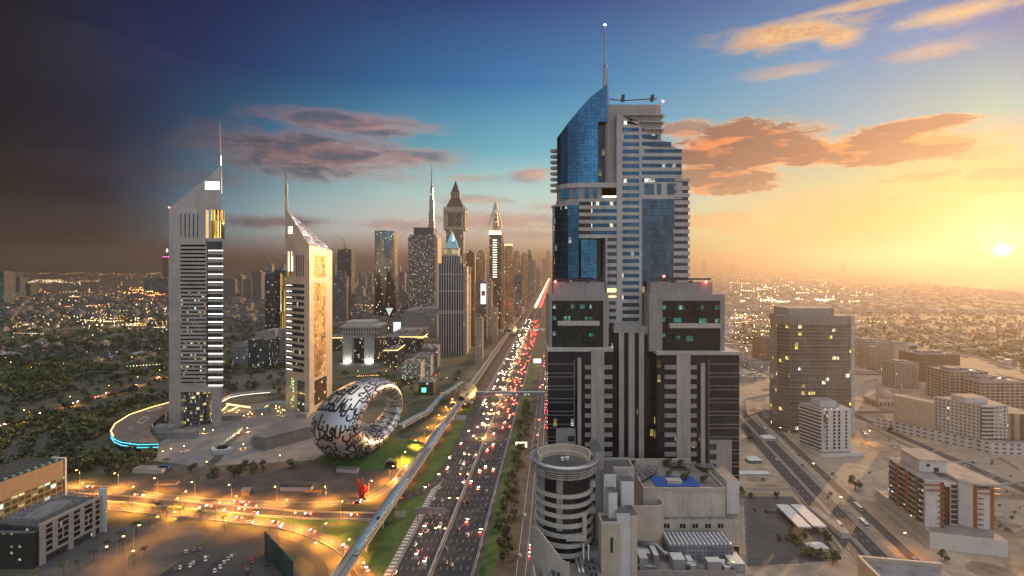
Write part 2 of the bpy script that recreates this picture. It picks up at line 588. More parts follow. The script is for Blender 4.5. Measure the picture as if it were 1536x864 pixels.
M['black'] = simple('black_opening', (0.012, 0.013, 0.016), 0.25, ns=0.2, na=0.2)
M['steel'] = simple('pale_steel', (0.55, 0.56, 0.56), 0.35, 0.8, ns=0.4, na=0.1)
M['red'] = simple('red_paint', (0.55, 0.03, 0.02), 0.5, ns=0.4, na=0.1)
M['blue'] = simple('blue_paint', (0.04, 0.12, 0.42), 0.5, ns=0.4, na=0.15)
M['brown'] = simple('brown_panel', (0.20, 0.085, 0.04), 0.6, ns=0.3, na=0.15)
M['wood'] = simple('trunk_bark', (0.10, 0.07, 0.045), 0.9, ns=0.8, na=0.3)
M['warm_lamp'] = glow('warm_lamp', (1.0, 0.50, 0.12), 16.0)
M['warm_strip'] = glow('warm_strip', (1.0, 0.62, 0.20), 2.2)
M['white_strip'] = glow('white_strip', (1.0, 0.97, 0.9), 1.3)
M['teal_strip'] = glow('teal_strip', (0.12, 0.7, 0.85), 0.9)
M['red_beacon'] = glow('red_beacon', (1.0, 0.06, 0.05), 30.0)
M['white_beacon'] = glow('white_beacon', (1.0, 0.97, 0.92), 60.0)
M['lit_yellow'] = glow('lit_window_yellow', (1.0, 0.72, 0.25), 1.5, False)
M['lit_teal'] = facade('teal_room', (0.02, 0.05, 0.05), (0.03, 0.10, 0.09), 2.1, 0.62, (0.03, 1), (0.12, 1), 0.85, (0.07, 0.62, 0.50), 0.30)
M['lit_white'] = glow('lit_window_white', (0.9, 0.98, 0.85), 1.1, False)
M['lit_green'] = glow('lit_green', (0.1, 0.9, 0.35), 2.0, False)


def ground_mat():
    m, t, b = newmat('ground_soil')
    co = t.n('ShaderNodeTexCoord').outputs['Object']
    s = t.n('ShaderNodeSeparateXYZ')
    t.put(s.inputs[0], co)
    big = t.noise(co, 0.004, 6.0, 0.6)
    mid = t.noise(co, 0.02, 5.0, 0.6)
    fine = t.noise(co, 0.12, 4.0, 0.6)
    # built plots: blocks of paler and darker land
    vo = t.n('ShaderNodeTexVoronoi', feature='F1', distance='CHEBYCHEV')
    t.put(vo.inputs['Vector'], co)
    vo.inputs['Scale'].default_value = 0.016
    plot = t.n('ShaderNodeSeparateColor')
    t.put(plot.inputs[0], vo.outputs['Color'])
    sand = t.mix(t.rng(mid, .3, .7), (0.27, 0.20, 0.135, 1), (0.50, 0.395, 0.28, 1))
    sand = t.mix(t.rng(plot.outputs[0], 0.55, 0.6, 0, .45), sand, (0.30, 0.27, 0.23, 1))
    green = t.mix(t.rng(mid, .35, .65), (0.04, 0.055, 0.024, 1), (0.13, 0.125, 0.08, 1))
    green = t.mix(t.rng(big, .52, .64, 0, .8), green, (0.17, 0.15, 0.12, 1))
    side = t.m('ADD', s.outputs[0], t.m('MULTIPLY', t.m('SUBTRACT', big, .5), 220.0))
    col = t.mix(t.rng(side, -70, 40, 0, 1, True), green, sand)
    col = t.mix(1.0, col, t.rng(fine, .3, .7, .8, 1.2), blend='MULTIPLY')
    t.put(b.inputs['Base Color'], col)
    b.inputs['Roughness'].default_value = 0.95
    return m


# ------------------------------------------------------------------ ground, sea, haze
GX = 34000.0
ground = tag(MB().face([(-GX, -3000, 0), (GX, -3000, 0), (GX, GX, 0), (-GX, GX, 0)]).build('ground', ground_mat()), kind='structure')
sm, t, b = newmat('sea_water')
co = t.n('ShaderNodeTexCoord').outputs['Object']
bp = t.n('ShaderNodeBump')
bp.inputs['Strength'].default_value = 0.05
bp.inputs['Distance'].default_value = 2.0
t.put(bp.inputs['Height'], t.noise(co, 0.02, 5.0, .6))
t.put(b.inputs['Normal'], bp.outputs[0])
b.inputs['Base Color'].default_value = (0.16, 0.14, 0.12, 1)
b.inputs['Roughness'].default_value = 0.8
b.inputs['Specular IOR Level'].default_value = 0.05
coast = [(3000, 2300), (3500, 3400), (4050, 4600), (4700, 6200), (4950, 7600), (5300, 9800), (6300, 13500), (8200, 21000), (9800, 30000), (10000, GX - 1)]
tag(MB().face([(x, y, 0.6) for x, y in coast[::-1]] + [(3000, -2999, .6), (GX - 1, -2999, .6), (GX - 1, GX - 1, .6)]).build('sea', sm), kind='structure')
tag(MB().prism([(3420, 3250), (9500, 5900), (9500, 6150), (4500, 4900), (3900, 4300)], 0.62, 1.5).build('sand_bank', M['sand']), kind='structure')

hz, t, b = newmat('haze_air')
hz.node_tree.nodes.remove(b)
pv = t.n('ShaderNodeVolumePrincipled')
pv.inputs['Color'].default_value = (0.29, 0.265, 0.264, 1)
pv.inputs['Density'].default_value = 1.5e-4
pv.inputs['Anisotropy'].default_value = 0.66
t.put(t.n('ShaderNodeOutputMaterial', is_active_output=True).inputs['Volume'], pv.outputs[0])
for n_ in list(hz.node_tree.nodes):
    if n_.type == 'OUTPUT_MATERIAL' and not n_.inputs['Volume'].is_linked:
        hz.node_tree.nodes.remove(n_)
HAZE = tag(MB().box(-GX - 50, GX + 50, -3050, GX + 50, -1.0, 560.0).build('haze', hz), kind='stuff')


# ------------------------------------------------------------------ roads
def ribbon(name, pts, w, mat, z=0.02, kind='structure', w2=None, n=8):
    """a smooth flat road through ground points"""
    P = [Vector((p[0], p[1], 0)) for p in pts]
    out = []
    for k in range(len(P) - 1):
        p0, p1, p2, p3 = P[max(k - 1, 0)], P[k], P[k + 1], P[min(k + 2, len(P) - 1)]
        for i in range(n):
            u = i / n
            out.append(0.5 * ((2 * p1) + (p2 - p0) * u + (2 * p0 - 5 * p1 + 4 * p2 - p3) * u * u + (3 * p1 - p0 - 3 * p2 + p3) * u ** 3))
    out.append(P[-1])
    L, Rr = [], []
    for k, p in enumerate(out):
        d = (out[min(k + 1, len(out) - 1)] - out[max(k - 1, 0)]).normalized()
        nrm = Vector((-d.y, d.x, 0))
        L.append(p + nrm * w / 2 + Vector((0, 0, z)))
        Rr.append(p - nrm * w / 2 + Vector((0, 0, z)))
    mb = MB().strip(L, Rr)
    o = mb.build(name, mat) if name else None
    if o and kind:
        tag(o, kind=kind)
    return out, L, Rr, o


def kerb_line(mb, L, h=0.9, w=0.5, z=0.0):
    for k in range(len(L) - 1):
        a, c = Vector(L[k]), Vector(L[k + 1])
        d = (c - a).normalized()
        nrm = Vector((-d.y, d.x, 0)) * w / 2
        P = [(a - nrm), (c - nrm), (c + nrm), (a + nrm)]
        mb.prism([(p.x, p.y) for p in P], z, z + h, bottom=False)


def straight(name, o0, o1, d0, d1, mat, z):
    return tag(MB().strip([R(o0, d0, z), R(o0, d1, z)][::-1], [R(o1, d0, z), R(o1, d1, z)][::-1]).build(name, mat), kind='structure')


DFAR = 9000
straight('road_verge', -135, -6, 150, DFAR, M['dirt'], 0.10)
straight('highway', -98, -49.5, 150, DFAR, M['asphalt'], 0.16)
straight('service_road', -23.7, -11.7, 150, DFAR, M['asphalt_old'], 0.16)
straight('lawn', -119, -100.5, 300, 720, M['grass'], 0.14)
straight('planting_strip', -47.5, -26, 200, 1600, M['dirt'], 0.15)
straight('verge_lawn', -46, -36.5, 300, 1200, M['grass'], 0.17)
straight('shoulder', -103.2, -98, 150, DFAR, M['paver'], 0.19)
mk = MB()
for lane in range(1, 6):
    for base, wd_ in ((-98, 22.0), (-74.5, 25.0)):
        off = base + wd_ * lane / 6
        d = 250.0
        while d < 1500:
            mk.strip([R(off - .1, d, .2), R(off - .1, d + 3.2, .2)][::-1], [R(off + .1, d, .2), R(off + .1, d + 3.2, .2)][::-1])
            d += 11
for off in (-97.5, -76.6, -74.0, -50.2, -23.3, -12.1, -17.7):
    mk.strip([R(off - .12, 200, .2), R(off - .12, 3000, .2)][::-1], [R(off + .12, 200, .2), R(off + .12, 3000, .2)][::-1])
d = 250.0
while d < 640:                                   # the pale ladder of bars beside the verge
    mk.strip([R(-102.6, d, .22), R(-102.6, d + 1.5, .22)][::-1], [R(-99.0, d, .22), R(-99.0, d + 1.5, .22)][::-1])
    d += 4.2
tag(mk.build('road_markings', M['paint']), kind='structure')
# the median barrier and the edge barrier are each one long wall
mb = MB()
for a, c in ((150, 2500),):
    mb.prism([(R(-76.1, a).x, a), (R(-75.0, a).x, a), (R(-75.0, c).x, c), (R(-76.1, c).x, c)], 0.16, 1.2)
tag(mb.build('median_barrier', M['concrete']), 'long low concrete barrier between the two highway carriageways', 'barrier')
mb = MB()
mb.prism([(R(-49.3, 150).x, 150), (R(-48.6, 150).x, 150), (R(-48.6, 2500).x, 2500), (R(-49.3, 2500).x, 2500)], 0.16, 1.0)
tag(mb.build('roadside_barrier', M['concrete']), 'low concrete edge barrier between highway and tree strip', 'barrier')

A_pts = [G(-60, 722), G(60, 728), G(155, 735), G(250, 747), G(340, 755), G(450, 759), G(535, 754), G(568, 744), G(592, 726), G(617, 694), G(662, 640), G(695, 596)]
B_pts = [G(-60, 738), G(60, 743), G(155, 748), G(260, 757), G(360, 767), G(460, 774), G(560, 776)]
C_pts = [G(-60, 754), G(60, 757), G(155, 761), G(260, 770), G(345, 779), G(430, 790), G(495, 812), G(535, 842), G(552, 872), G(560, 905)]
S_pts = [G(560, 765), G(600, 750), G(643, 731), G(665, 708), G(686, 672), G(707, 629), G(722, 596)]
A_c, A_L, A_R, _ = ribbon('slip_road', A_pts, 9.0, M['asphalt_old'], 0.24)
B_c, B_L, B_R, _ = ribbon('underpass_road', B_pts, 11.0, M['asphalt'], 0.22)
C_c, C_L, C_R, _ = ribbon('loop_road', C_pts, 9.5, M['asphalt_old'], 0.26)
S_c, S_L, S_R, _ = ribbon('merge_road', S_pts, 9.0, M['asphalt'], 0.24)
E_c, E_L, E_R, _ = ribbon('inner_loop', [G(300, 792), G(380, 803), G(440, 818), G(478, 845), G(486, 880)], 7.0, M['asphalt'], 0.20)
mb = MB()
for Ln in (A_L, C_R):
    kerb_line(mb, Ln, 0.9, 0.5)
tag(mb.build('road_parapet', M['concrete']), kind='structure')
mb = MB()
kerb_line(mb, B_L, 1.3, 0.5)
kerb_line(mb, B_R, 1.6, 0.6)
e0, e1 = B_L[-1], B_R[-1]
tag(mb.build('retaining_wall', M['pale']), 'pale retaining wall lining the sunken road under the viaduct', 'retaining wall')
mk = MB()
for cc in (A_c, C_c, S_c):
    for k in range(0, len(cc) - 1, 2):
        a = cc[k]
        d_ = (cc[k + 1] - a).normalized()
        nr = Vector((-d_.y, d_.x, 0)) * .12
        c_ = a + d_ * 4
        mk.face([a - nr + Vector((0, 0, .3)), c_ - nr + Vector((0, 0, .3)), c_ + nr + Vector((0, 0, .3)), a + nr + Vector((0, 0, .3))])
tag(mk.build('lane_paint', M['paint']), kind='structure')
# lawns, plazas and the car park
LOOP_LAWN = [(430, 800), (560, 782), (620, 745), (650, 742), (600, 800), (560, 864), (535, 838), (495, 806)]


def patch(name, pts, mat, z):
    P = [G(*p) for p in pts]
    ar = sum(P[i].x * P[(i + 1) % len(P)].y - P[(i + 1) % len(P)].x * P[i].y for i in range(len(P)))
    if ar < 0:
        P = P[::-1]
    return tag(MB().face([(p.x, p.y, z) for p in P]).build(name, mat), kind='structure')


patch('loop_lawn', LOOP_LAWN, M['grass'], 0.12)
patch('road_lawn', [(170, 754), (300, 764), (430, 776), (540, 782), (430, 789), (345, 776), (240, 766)], M['grass'], 0.125)
patch('car_park', [(215, 880), (335, 797), (372, 796), (402, 802), (450, 864), (455, 885)], M['asphalt'], 0.18)
patch('plaza', [(155, 790), (300, 788), (330, 796), (215, 872), (60, 900), (60, 840)], M['asphalt_old'], 0.15)
patch('construction_site', [(160, 722), (300, 700), (420, 680), (500, 700), (560, 712), (600, 700), (585, 722), (535, 747), (440, 752), (330, 747), (230, 736)], M['dirt'], 0.11)
patch('mall_plaza', [(240, 664), (330, 612), (440, 598), (520, 620), (560, 640), (470, 690), (300, 700), (215, 690)], M['paver'], 0.13)
patch('park_lawn', [(5, 575), (60, 566), (62, 552), (20, 548), (0, 560)], M['grass'], 0.12)
patch('sports_lawn', [(70, 552), (110, 548), (100, 540), (68, 544)], M['grass'], 0.12)
ribbon('park_road', [G(-40, 606), G(40, 596), G(110, 580), G(180, 562), G(255, 545), G(400, 525)], 26, M['asphalt_old'], 0.12)
P_c, P_L, P_R, _ = ribbon('parkway', [G(-40, 648), G(20, 634), G(90, 612), G(150, 594), G(200, 578), G(260, 561), G(420, 528)], 16, M['asphalt'], 0.20)
ribbon('winding_road', [G(-20, 700), G(18, 690), G(22, 672), G(45, 652), G(80, 637), G(130, 626)], 9, M['asphalt_old'], 0.19)
ribbon('winding_lane', [G(60, 690), G(52, 676), G(62, 662), G(80, 650)], 7, M['asphalt_old'], 0.17)
ribbon('site_road', [G(300, 752), G(288, 735), G(292, 718), G(312, 700), G(330, 682), G(328, 668)], 9, M['asphalt_old'], 0.17)
# east side: the wide avenue and its cross streets
AV = lambda o, d, z=0.0: Vector((171 + o + 0.17 * d, d, z))


def avenue(name, o0, o1, d0, d1, mat, z):
    return tag(MB().strip([AV(o0, d0, z), AV(o0, d1, z)][::-1], [AV(o1, d0, z), AV(o1, d1, z)][::-1]).build(name, mat), kind='structure')


avenue('avenue', -12.5, -1, 150, 3000, M['asphalt'], 0.16)
avenue('avenue_carriageway', 1, 12.5, 150, 3000, M['asphalt'], 0.16)
avenue('avenue_median', -1, 1, 150, 3000, M['paver'], 0.26)
avenue('pavement', 12.5, 17, 150, 3000, M['paver'], 0.26)
avenue('avenue_service_road', 23, 30, 200, 700, M['asphalt_old'], 0.15)
mk = MB()
for off in (-12, -1.4, 1.4, 12):
    mk.strip([AV(off - .12, 200, .2), AV(off - .12, 1500, .2)][::-1], [AV(off + .12, 200, .2), AV(off + .12, 1500, .2)][::-1])
for off in (-8.8, -5.2, 5.2, 8.8):
    d = 250.0
    while d < 900:
        mk.strip([AV(off - .1, d, .2), AV(off - .1, d + 3, .2)][::-1], [AV(off + .1, d, .2), AV(off + .1, d + 3, .2)][::-1])
        d += 10
tag(mk.build('avenue_markings', M['paint']), kind='structure')
ribbon('side_street', [(300, 690), (420, 680), (640, 690)], 11, M['asphalt_old'], 0.12)
ribbon('back_street', [(426, 300), (426, 480), (428, 640), (440, 900), (470, 1500)], 10, M['asphalt_old'], 0.10)
ribbon('cross_street', [(280, 960), (500, 930), (900, 900)], 12, M['asphalt_old'], 0.11)
mb = MB()
for k in range(-3, 30):
    o_ = 60 + 85 * k
    if k not in (-1, 0):
        mb.strip([AV(o_ - 3.5, 930, .13), AV(o_ - 3.5, 3200, .13)][::-1], [AV(o_ + 3.5, 930, .13), AV(o_ + 3.5, 3200, .13)][::-1])
for k in range(16):
    y_ = 960 + 140 * k
    mb.strip([AV(20, y_, .135), AV(20, y_ + 6, .135)][::-1], [AV(2400, y_ - 180, .135), AV(2400, y_ - 174, .135)][::-1])
tag(mb.build('district_streets', M['asphalt_old']), kind='structure')
for y_, x0, x1 in ((1300, 330, 1400), (1750, 420, 1900), (2300, 500, 2600)):
    ribbon('district_street', [(x0, y_), ((x0 + x1) / 2, y_ - 20), (x1, y_ - 60)], 14, M['asphalt_old'], 0.11)
patch('filling_station_yard', [(1115, 745), (1190, 745), (1262, 840), (1120, 850)], M['asphalt_old'], 0.14)
# ------------------------------------------------------------------ the tall glass tower by the highway
def part(mb, name, mats, parent, smooth=False, label=None):
    """a mesh given in world coordinates, hung under a thing (or one of its parts)"""
    o = mb.build(name, mats, parent, smooth)
    q_, off = parent, Vector((0, 0, 0))
    while q_ is not None:
        off += q_.location
        q_ = q_.parent
    o.location = -off
    if label:
        o['label'] = label
    return o


def fb(mb, x0, x1, yt, yb, D, dep, mi=None, proud=0.0):
    """a box whose front face, D metres away, spans these photo columns and rows"""
    a, c = W(x0, yb, D), W(x1, yt, D)
    return mb.box(a.x, c.x, D - proud, D + dep, a.z, c.z, mi=mi)


def zpx(py, D):
    return H - (py - HZ) / F * D


BLUE = facade('blue_glass', (0.03, 0.07, 0.12), (0.04, 0.17, 0.30), 1.75, 1.5, (0.06, 1), (0.06, 1), 0, gmetal=0.9, grough=0.07, wobble=0.25)
BLUE_LIT = facade('blue_glass_lit', (0.03, 0.07, 0.12), (0.035, 0.15, 0.26), 3.4, 1.5, (0.08, 1), (0.06, 1), 0.025, (0.9, 0.95, 0.7), 0.4, gmetal=0.9, grough=0.07, wobble=0.25)
GREYGLASS = facade('grey_blue_glass', (0.05, 0.07, 0.09), (0.06, 0.13, 0.19), 3.4, 1.5, (0.05, 1), (0.05, 1), 0.015, (0.95, 0.9, 0.7), 0.8, gmetal=0.85, grough=0.08, wobble=0.25)
RIBBON = facade('ribbon_glass', (0.04, 0.06, 0.08), (0.03, 0.11, 0.20), 50.0, 1.7, (0, 1), (0.05, 1), 0.08, (1.0, 0.85, 0.5), 0.9, gmetal=0.85, grough=0.08)
DARKRIB = facade('dark_ribbon', (0.03, 0.035, 0.04), (0.05, 0.08, 0.12), 50.0, 1.8, (0, 1), (0.05, 1), 0.005, (1.0, 0.8, 0.4), 0.6, gmetal=0.6, grough=0.1)
BLACKGLASS = facade('black_glass', (0.012, 0.014, 0.018), (0.03, 0.04, 0.055), 3.4, 1.6, (0.04, 1), (0.04, 1), 0.015, (0.9, 0.7, 0.2), 0.4, gmetal=0.5, grough=0.06, wobble=0.3)
CLAD = facade('tower_cladding', (0.53, 0.51, 0.48), (.3, .3, .3), 3.4, 1.6, (2, 3), (2, 3), 0, panel=1.7, wrough=0.5)
CLAD2 = facade('wing_cladding', (0.35, 0.33, 0.305), (.3, .3, .3), 3.4, 1.6, (2, 3), (2, 3), 0, panel=1.75, wrough=0.5)
CLADP = facade('panel_cladding', (0.40, 0.38, 0.355), (0.3, 0.3, 0.3), 3.4, 1.6, (2, 3), (2, 3), 0, panel=1.7, wrough=0.5)
FINC = facade('pale_fin', (0.45, 0.40, 0.35), (.3, .3, .3), 3.4, 1.6, (2, 3), (2, 3), 0, panel=2.6, wrough=0.55)

D0, D1 = 250.0, 262.0
TB = Vector(((965 - 768) / F * D0, D0 + 18, 0))
tower = thing('skyscraper', 'tall blue glass and grey stone tower with curved sail top and needle spire', 'skyscraper', TB)
# rear shaft up to the sail
mb = MB()
pl = [(897, D1), (885, D1), (868, D1 + .8), (852, D1 + 2.8), (841, D1 + 6), (835.5, D1 + 10), (839, D1 + 17), (848, D1 + 24), (905, D1 + 24)]
tops = [136.5, 146, 165, 184.5, 200, 207, 205, 197, 140]
P = [W(x, 0, d) for x, d in pl]
z_b = zpx(283, D1)
mb.prism([(p.x, p.y) for p in P][::-1], z_b, 0, topz=[zpx(y, d) for y, (x, d) in zip(tops, pl)][::-1])
part(mb, 'curtain_wall', BLUE, tower)
mb = MB()
a, c = W(897, 0, D1), W(911, 0, D1)
mb.prism([(a.x + .01, D1 + .3), (c.x, D1 + .3), (c.x, D1 + 23), (a.x + .01, D1 + 23)], zpx(182, D1), 0, topz=[zpx(136.5, D1), zpx(125.6, D1), zpx(126, D1), zpx(137, D1)])
part(mb, 'curtain_wall', BLUE, tower)
part(fb(MB(), 897, 909, 182, 284, D1, 20, proud=-4), 'recess_wall', BLACKGLASS, tower)
# the grey fin that carries the spire
mb = MB()
f0, f1, f2, f3 = W(909.5, 126, D1), W(913.5, 158, D1), W(909.5, 158, D1), W(911.2, 100, D1)
mb.prism([(f2.x, D1 + 3), (f1.x, D1 + 3), (f1.x, D1 + 10), (f2.x, D1 + 10)], zpx(272, D1), zpx(157, D1))
sx, sy = W(907.3, 0, D1 + 5).x, D1 + 5
mb.loft([[(sx + dx_, sy + dy_, z) for dx_, dy_ in ((-a_, -a_), (b_, -a_), (b_, a_), (-a_, a_))] for z, a_, b_ in
         ((zpx(157, D1), .8, 2.1), (zpx(126, D1 + 5), .8, 1.5), (zpx(100, D1 + 5), .7, .8))])
part(mb, 'spire_fin', M['metal'], tower)
mb = MB()
mb.lathe(sx + .1, sy, [(.9, zpx(101, D1 + 5)), (1.15, zpx(100, D1 + 5)), (1.15, zpx(98.3, D1 + 5)), (.42, zpx(98, D1 + 5)), (.34, zpx(60, D1 + 5)), (.2, zpx(38, D1 + 5)), (.05, zpx(36, D1 + 5))], 10, caps=True)
part(mb, 'spire', M['metal'], tower)
mb = MB()
mb.lathe(sx + .1, sy, [(.05, zpx(38.3, D1 + 5)), (.55, zpx(37.3, D1 + 5)), (.05, zpx(36, D1 + 5))], 8, caps=True)
part(mb, 'beacon', M['white_beacon'], tower)
# grey column beside the sail, its deep side wall and the stepped crown
mb = MB()
fb(mb, 911.5, 925, 157.5, 273, D1, 22, proud=-1.5)
part(mb, 'stone_column', CLADP, tower)
mb = MB()
fb(mb, 913, 995, 153, 300, D1, 20, proud=-4)
part(mb, 'crown_block', CLADP, tower)
mb = MB()
for y, x0 in ((170, 938), (180.5, 955), (191.5, 970)):
    a, c, e = W(x0, y - .8, D1), W(999, y - 2.2, D1), W(995, y + 2.6, D1)
    mb.box(a.x, c.x, D1 + 2.2, D1 + 24, zpx(y + .5, D1), zpx(y - .6, D1))
    mb.prism([(e.x, D1 + 2.3), (c.x, D1 + 2.3), (c.x, D1 + 23), (e.x, D1 + 23)], zpx(y + 3.2, D1), zpx(y + .5, D1), top=[(e.x, D1 + 2.3), (c.x - .02, D1 + 2.3), (c.x - .02, D1 + 23), (e.x, D1 + 23)])
part(mb, 'crown_ledge', CLAD, tower)
mb = MB()                                   # window-cleaning crane on the roof
for x in (934, 978):
    a = W(x, 152, D1 + 6)
    mb.box(a.x - .8, a.x + .8, D1 + 5, D1 + 7, a.z, a.z + 1.6)
    mb.box(a.x - .5, a.x + .9, D1 + 5.2, D1 + 6.8, a.z + 1.7, a.z + 3.2)
mb.tube([W(914, 153, D1 + 6) + Vector((0, 0, 1.5)), W(934, 151, D1 + 6), W(985, 148, D1 + 6)], .3, 5)
part(mb, 'roof_crane', M['dark_metal'], tower)

# white slab: cladding grid in front of separate ribbon windows
mb = MB()
DS = D1 - 2.5


def sb(x0, x1, yt, yb, dep=1.0, proud=0.0):
    fb(mb, x0, x1, yt, yb, DS, dep, proud=proud)


pitch = 10.95
rows_l = [181.2 + 0.0] + [191.6 + pitch * k for k in range(27)]
rows_r = [201.8 + pitch * k for k in range(7)]


def diag(x):                                # the slanting top edge of the slab
    return 172 + (x - 930) * (224.5 - 172) / (1023 - 930)


for x0, x1 in ((925, 933.4), (958.8, 963)):
    a, c = W(x0, 0, DS), W(x1, 0, DS)
    t0, t1 = max(157.5, diag(x0)) if x0 > 930 else 171, max(157.5, diag(x1)) if x1 > 934 else 173
    mb.prism([(a.x, DS), (c.x, DS), (c.x, DS + 1), (a.x, DS + 1)], zpx(492, DS), 0, topz=[zpx(t0, DS), zpx(t1, DS), zpx(t1, DS), zpx(t0, DS)])
prev = 174.5
for y in rows_l:
    a, c = W(933.42, 0, DS), W(958.78, 0, DS)
    mb.prism([(a.x, DS), (c.x, DS), (c.x, DS + 1), (a.x, DS + 1)], zpx(y, DS), 0, topz=[zpx(max(prev, diag(933)) if prev < 190 else prev, DS)] + [zpx(max(prev, diag(958)) if prev < 190 else prev, DS)] * 2 + [zpx(max(prev, diag(933)) if prev < 190 else prev, DS)])
    prev = y + 5.8
sb(933.42, 958.78, prev, 492)
prev = 192
for y in [191.6] + rows_r:
    x1 = min(1023, 930 + (y + 1 - 172) / (224.5 - 172) * 93)
    a, c = W(963.02, 0, DS), W(x1, 0, DS)
    tl, tr = max(prev, diag(963)), max(prev, diag(x1))
    if zpx(tl, DS) > zpx(y, DS) + .05:
        mb.prism([(a.x, DS), (c.x, DS), (c.x, DS + 1), (a.x, DS + 1)], zpx(y, DS), 0, topz=[zpx(tl, DS), zpx(min(tr, y), DS) + .02, zpx(min(tr, y), DS) + .02, zpx(tl, DS)])
    prev = y + 5.6
sb(963.02, 1012, prev, 275.5)
sb(963.02, 966, 275.5, 292)
sb(981, 985, 275.5, 292)
sb(992, 1000.5, 275.5, 292)
sb(1015, 1023.5, 275.5, 292)
sb(963.02, 1023.5, 292, 298.5)
sb(1012, 1023.5, prev, 275.5)
part(mb, 'slab_cladding', CLAD, tower)
mb = MB()
a, c = W(925.4, 0, DS), W(962.8, 0, DS)
e = W(1022.8, 0, DS)
yb_ = DS + 1.2
mb.prism([(a.x, yb_), (c.x, yb_), (c.x, yb_ + 20), (a.x, yb_ + 20)], 0, 0, topz=[zpx(173, DS), zpx(192, DS), zpx(192, DS), zpx(173, DS)])
mb.prism([(c.x + .01, yb_), (e.x, yb_), (e.x, yb_ + 20), (c.x + .01, yb_ + 20)], zpx(299, DS), 0, topz=[zpx(192, DS), zpx(226, DS), zpx(226, DS), zpx(192, DS)])
part(mb, 'slab_core', CLADP, tower)


def window(x0, x1, yt, yb, D=None, mat=None, rec=0.6, dep=.3, name='window', par=None):
    D = D or DS
    return part(fb(MB(), x0 + .03, x1 - .03, yt + .03, yb - .03, D, dep, proud=-rec), name, mat or RIBBON, par or tower)


for y in rows_l:
    window(933.5 if y > 185 else 931, 958.7 if y > 185 else 941, y, y + 5.8)
for y in rows_r:
    window(963.1, min(1022.9, 930 + (y + 3 - 172) / (224.5 - 172) * 93), y, y + 5.6)
window(963.1, 966.5, 192.2, 197.0)
for x0, x1 in ((966, 981), (985, 992), (1000.5, 1015)):
    window(x0, x1, 275.5, 292, mat=GREYGLASS)
# blue glass bay under the slab and the striped balcony edge beside it
part(fb(MB(), 963.05, 1012.5, 298.55, 430, DS, 20, proud=-.25), 'glass_bay', GREYGLASS, tower)
mb = MB()
for k in range(15):
    y = 268 + k * 10.9
    yt, yb = y, y + (6 if k else 4)
    a, c = W(1011.5 if k < 7 else 1010, yt, DS), W(1034.5, yb, DS)
    mb.box(a.x, c.x, DS - .35, DS + 16, c.z, a.z)
part(mb, 'balcony_band', CLAD, tower)
mb = MB()
fb(mb, 1013, 1033.5, 270, 424, DS, 14, proud=-1.4)
part(mb, 'balcony_glazing', DARKRIB, tower)
mb = MB()
fb(mb, 1029.5, 1034.5, 268, 272, DS, 16, proud=-1)
# waist: a stone belt with windows, wrapping the curved side
mb = MB()
belt = [(925, D1 - 1.5), (868, D1 - .9), (852, D1 + 1.2), (840, D1 + 5), (834, D1 + 10), (838, D1 + 24), (925, D1 + 24)]
Pb = [(W(x, 0, d).x, d) for x, d in belt][::-1]
mb.prism(Pb, zpx(304, D1), zpx(298.5, D1))
mb.prism(Pb, zpx(281.5, D1), zpx(274.5, D1))
part(mb, 'stone_belt', CLAD, tower)
mb = MB()
belt2 = [(x + (1.2 if x < 860 else 0) - (.3 if x > 900 else 0), d + .8) for x, d in belt]
mb.prism([(W(x, 0, d).x, d) for x, d in belt2][::-1], zpx(298.45, D1), zpx(281.55, D1))
part(mb, 'belt_wall', CLADP, tower)
for x0, x1, d in ((840.5, 853, 1.0), (861, 867.5, -.2), (878, 884, -1.0), (891, 896, -1.2)):
    window(x0, x1, 283.5, 297, D=D1 + d, mat=BLUE_LIT, rec=-.12, dep=2)
window(903, 924.6, 282.2, 293.5, D=D1 - 1.5, mat=DARKRIB, rec=.3)
part(fb(MB(), 904, 924.4, 293.6, 296, D1 - 1.4, .25), 'strip_light', M['white_strip'], tower)
# lower curved glass
mb = MB()
low = [(868.5, D1 - 2.5), (852, D1 - .5), (842, D1 + 3), (832, D1 + 8), (828.5, D1 + 13), (833, D1 + 25), (868.5, D1 + 25)]
mb.prism([(W(x, 0, d).x, d) for x, d in low][::-1], zpx(430, D1), zpx(304.1, D1))
part(mb, 'curtain_wall', BLUE_LIT, tower)
mb = MB()
lip = [(868.5, D1 - 2.8), (852, D1 - .9), (842, D1 + 2.6), (831, D1 + 7.6), (827, D1 + 13), (832, D1 + 25.2), (868.5, D1 + 25.2)]
mb.prism([(W(x, 0, d).x, d) for x, d in lip][::-1], zpx(308, D1), zpx(304.6, D1))
part(mb, 'stone_lip', CLAD, tower)
# rounded balcony slabs on the outer edge
bal = MB()
for k in range(8):
    y = 224 + k * 8.6
    bal.cyl(W(834, 0, D1 + 12).x, D1 + 14, zpx(y + 3.2, D1 + 12), zpx(y, D1 + 12), 2.6, 2.9, 14)
part(bal, 'balcony', CLAD, tower)
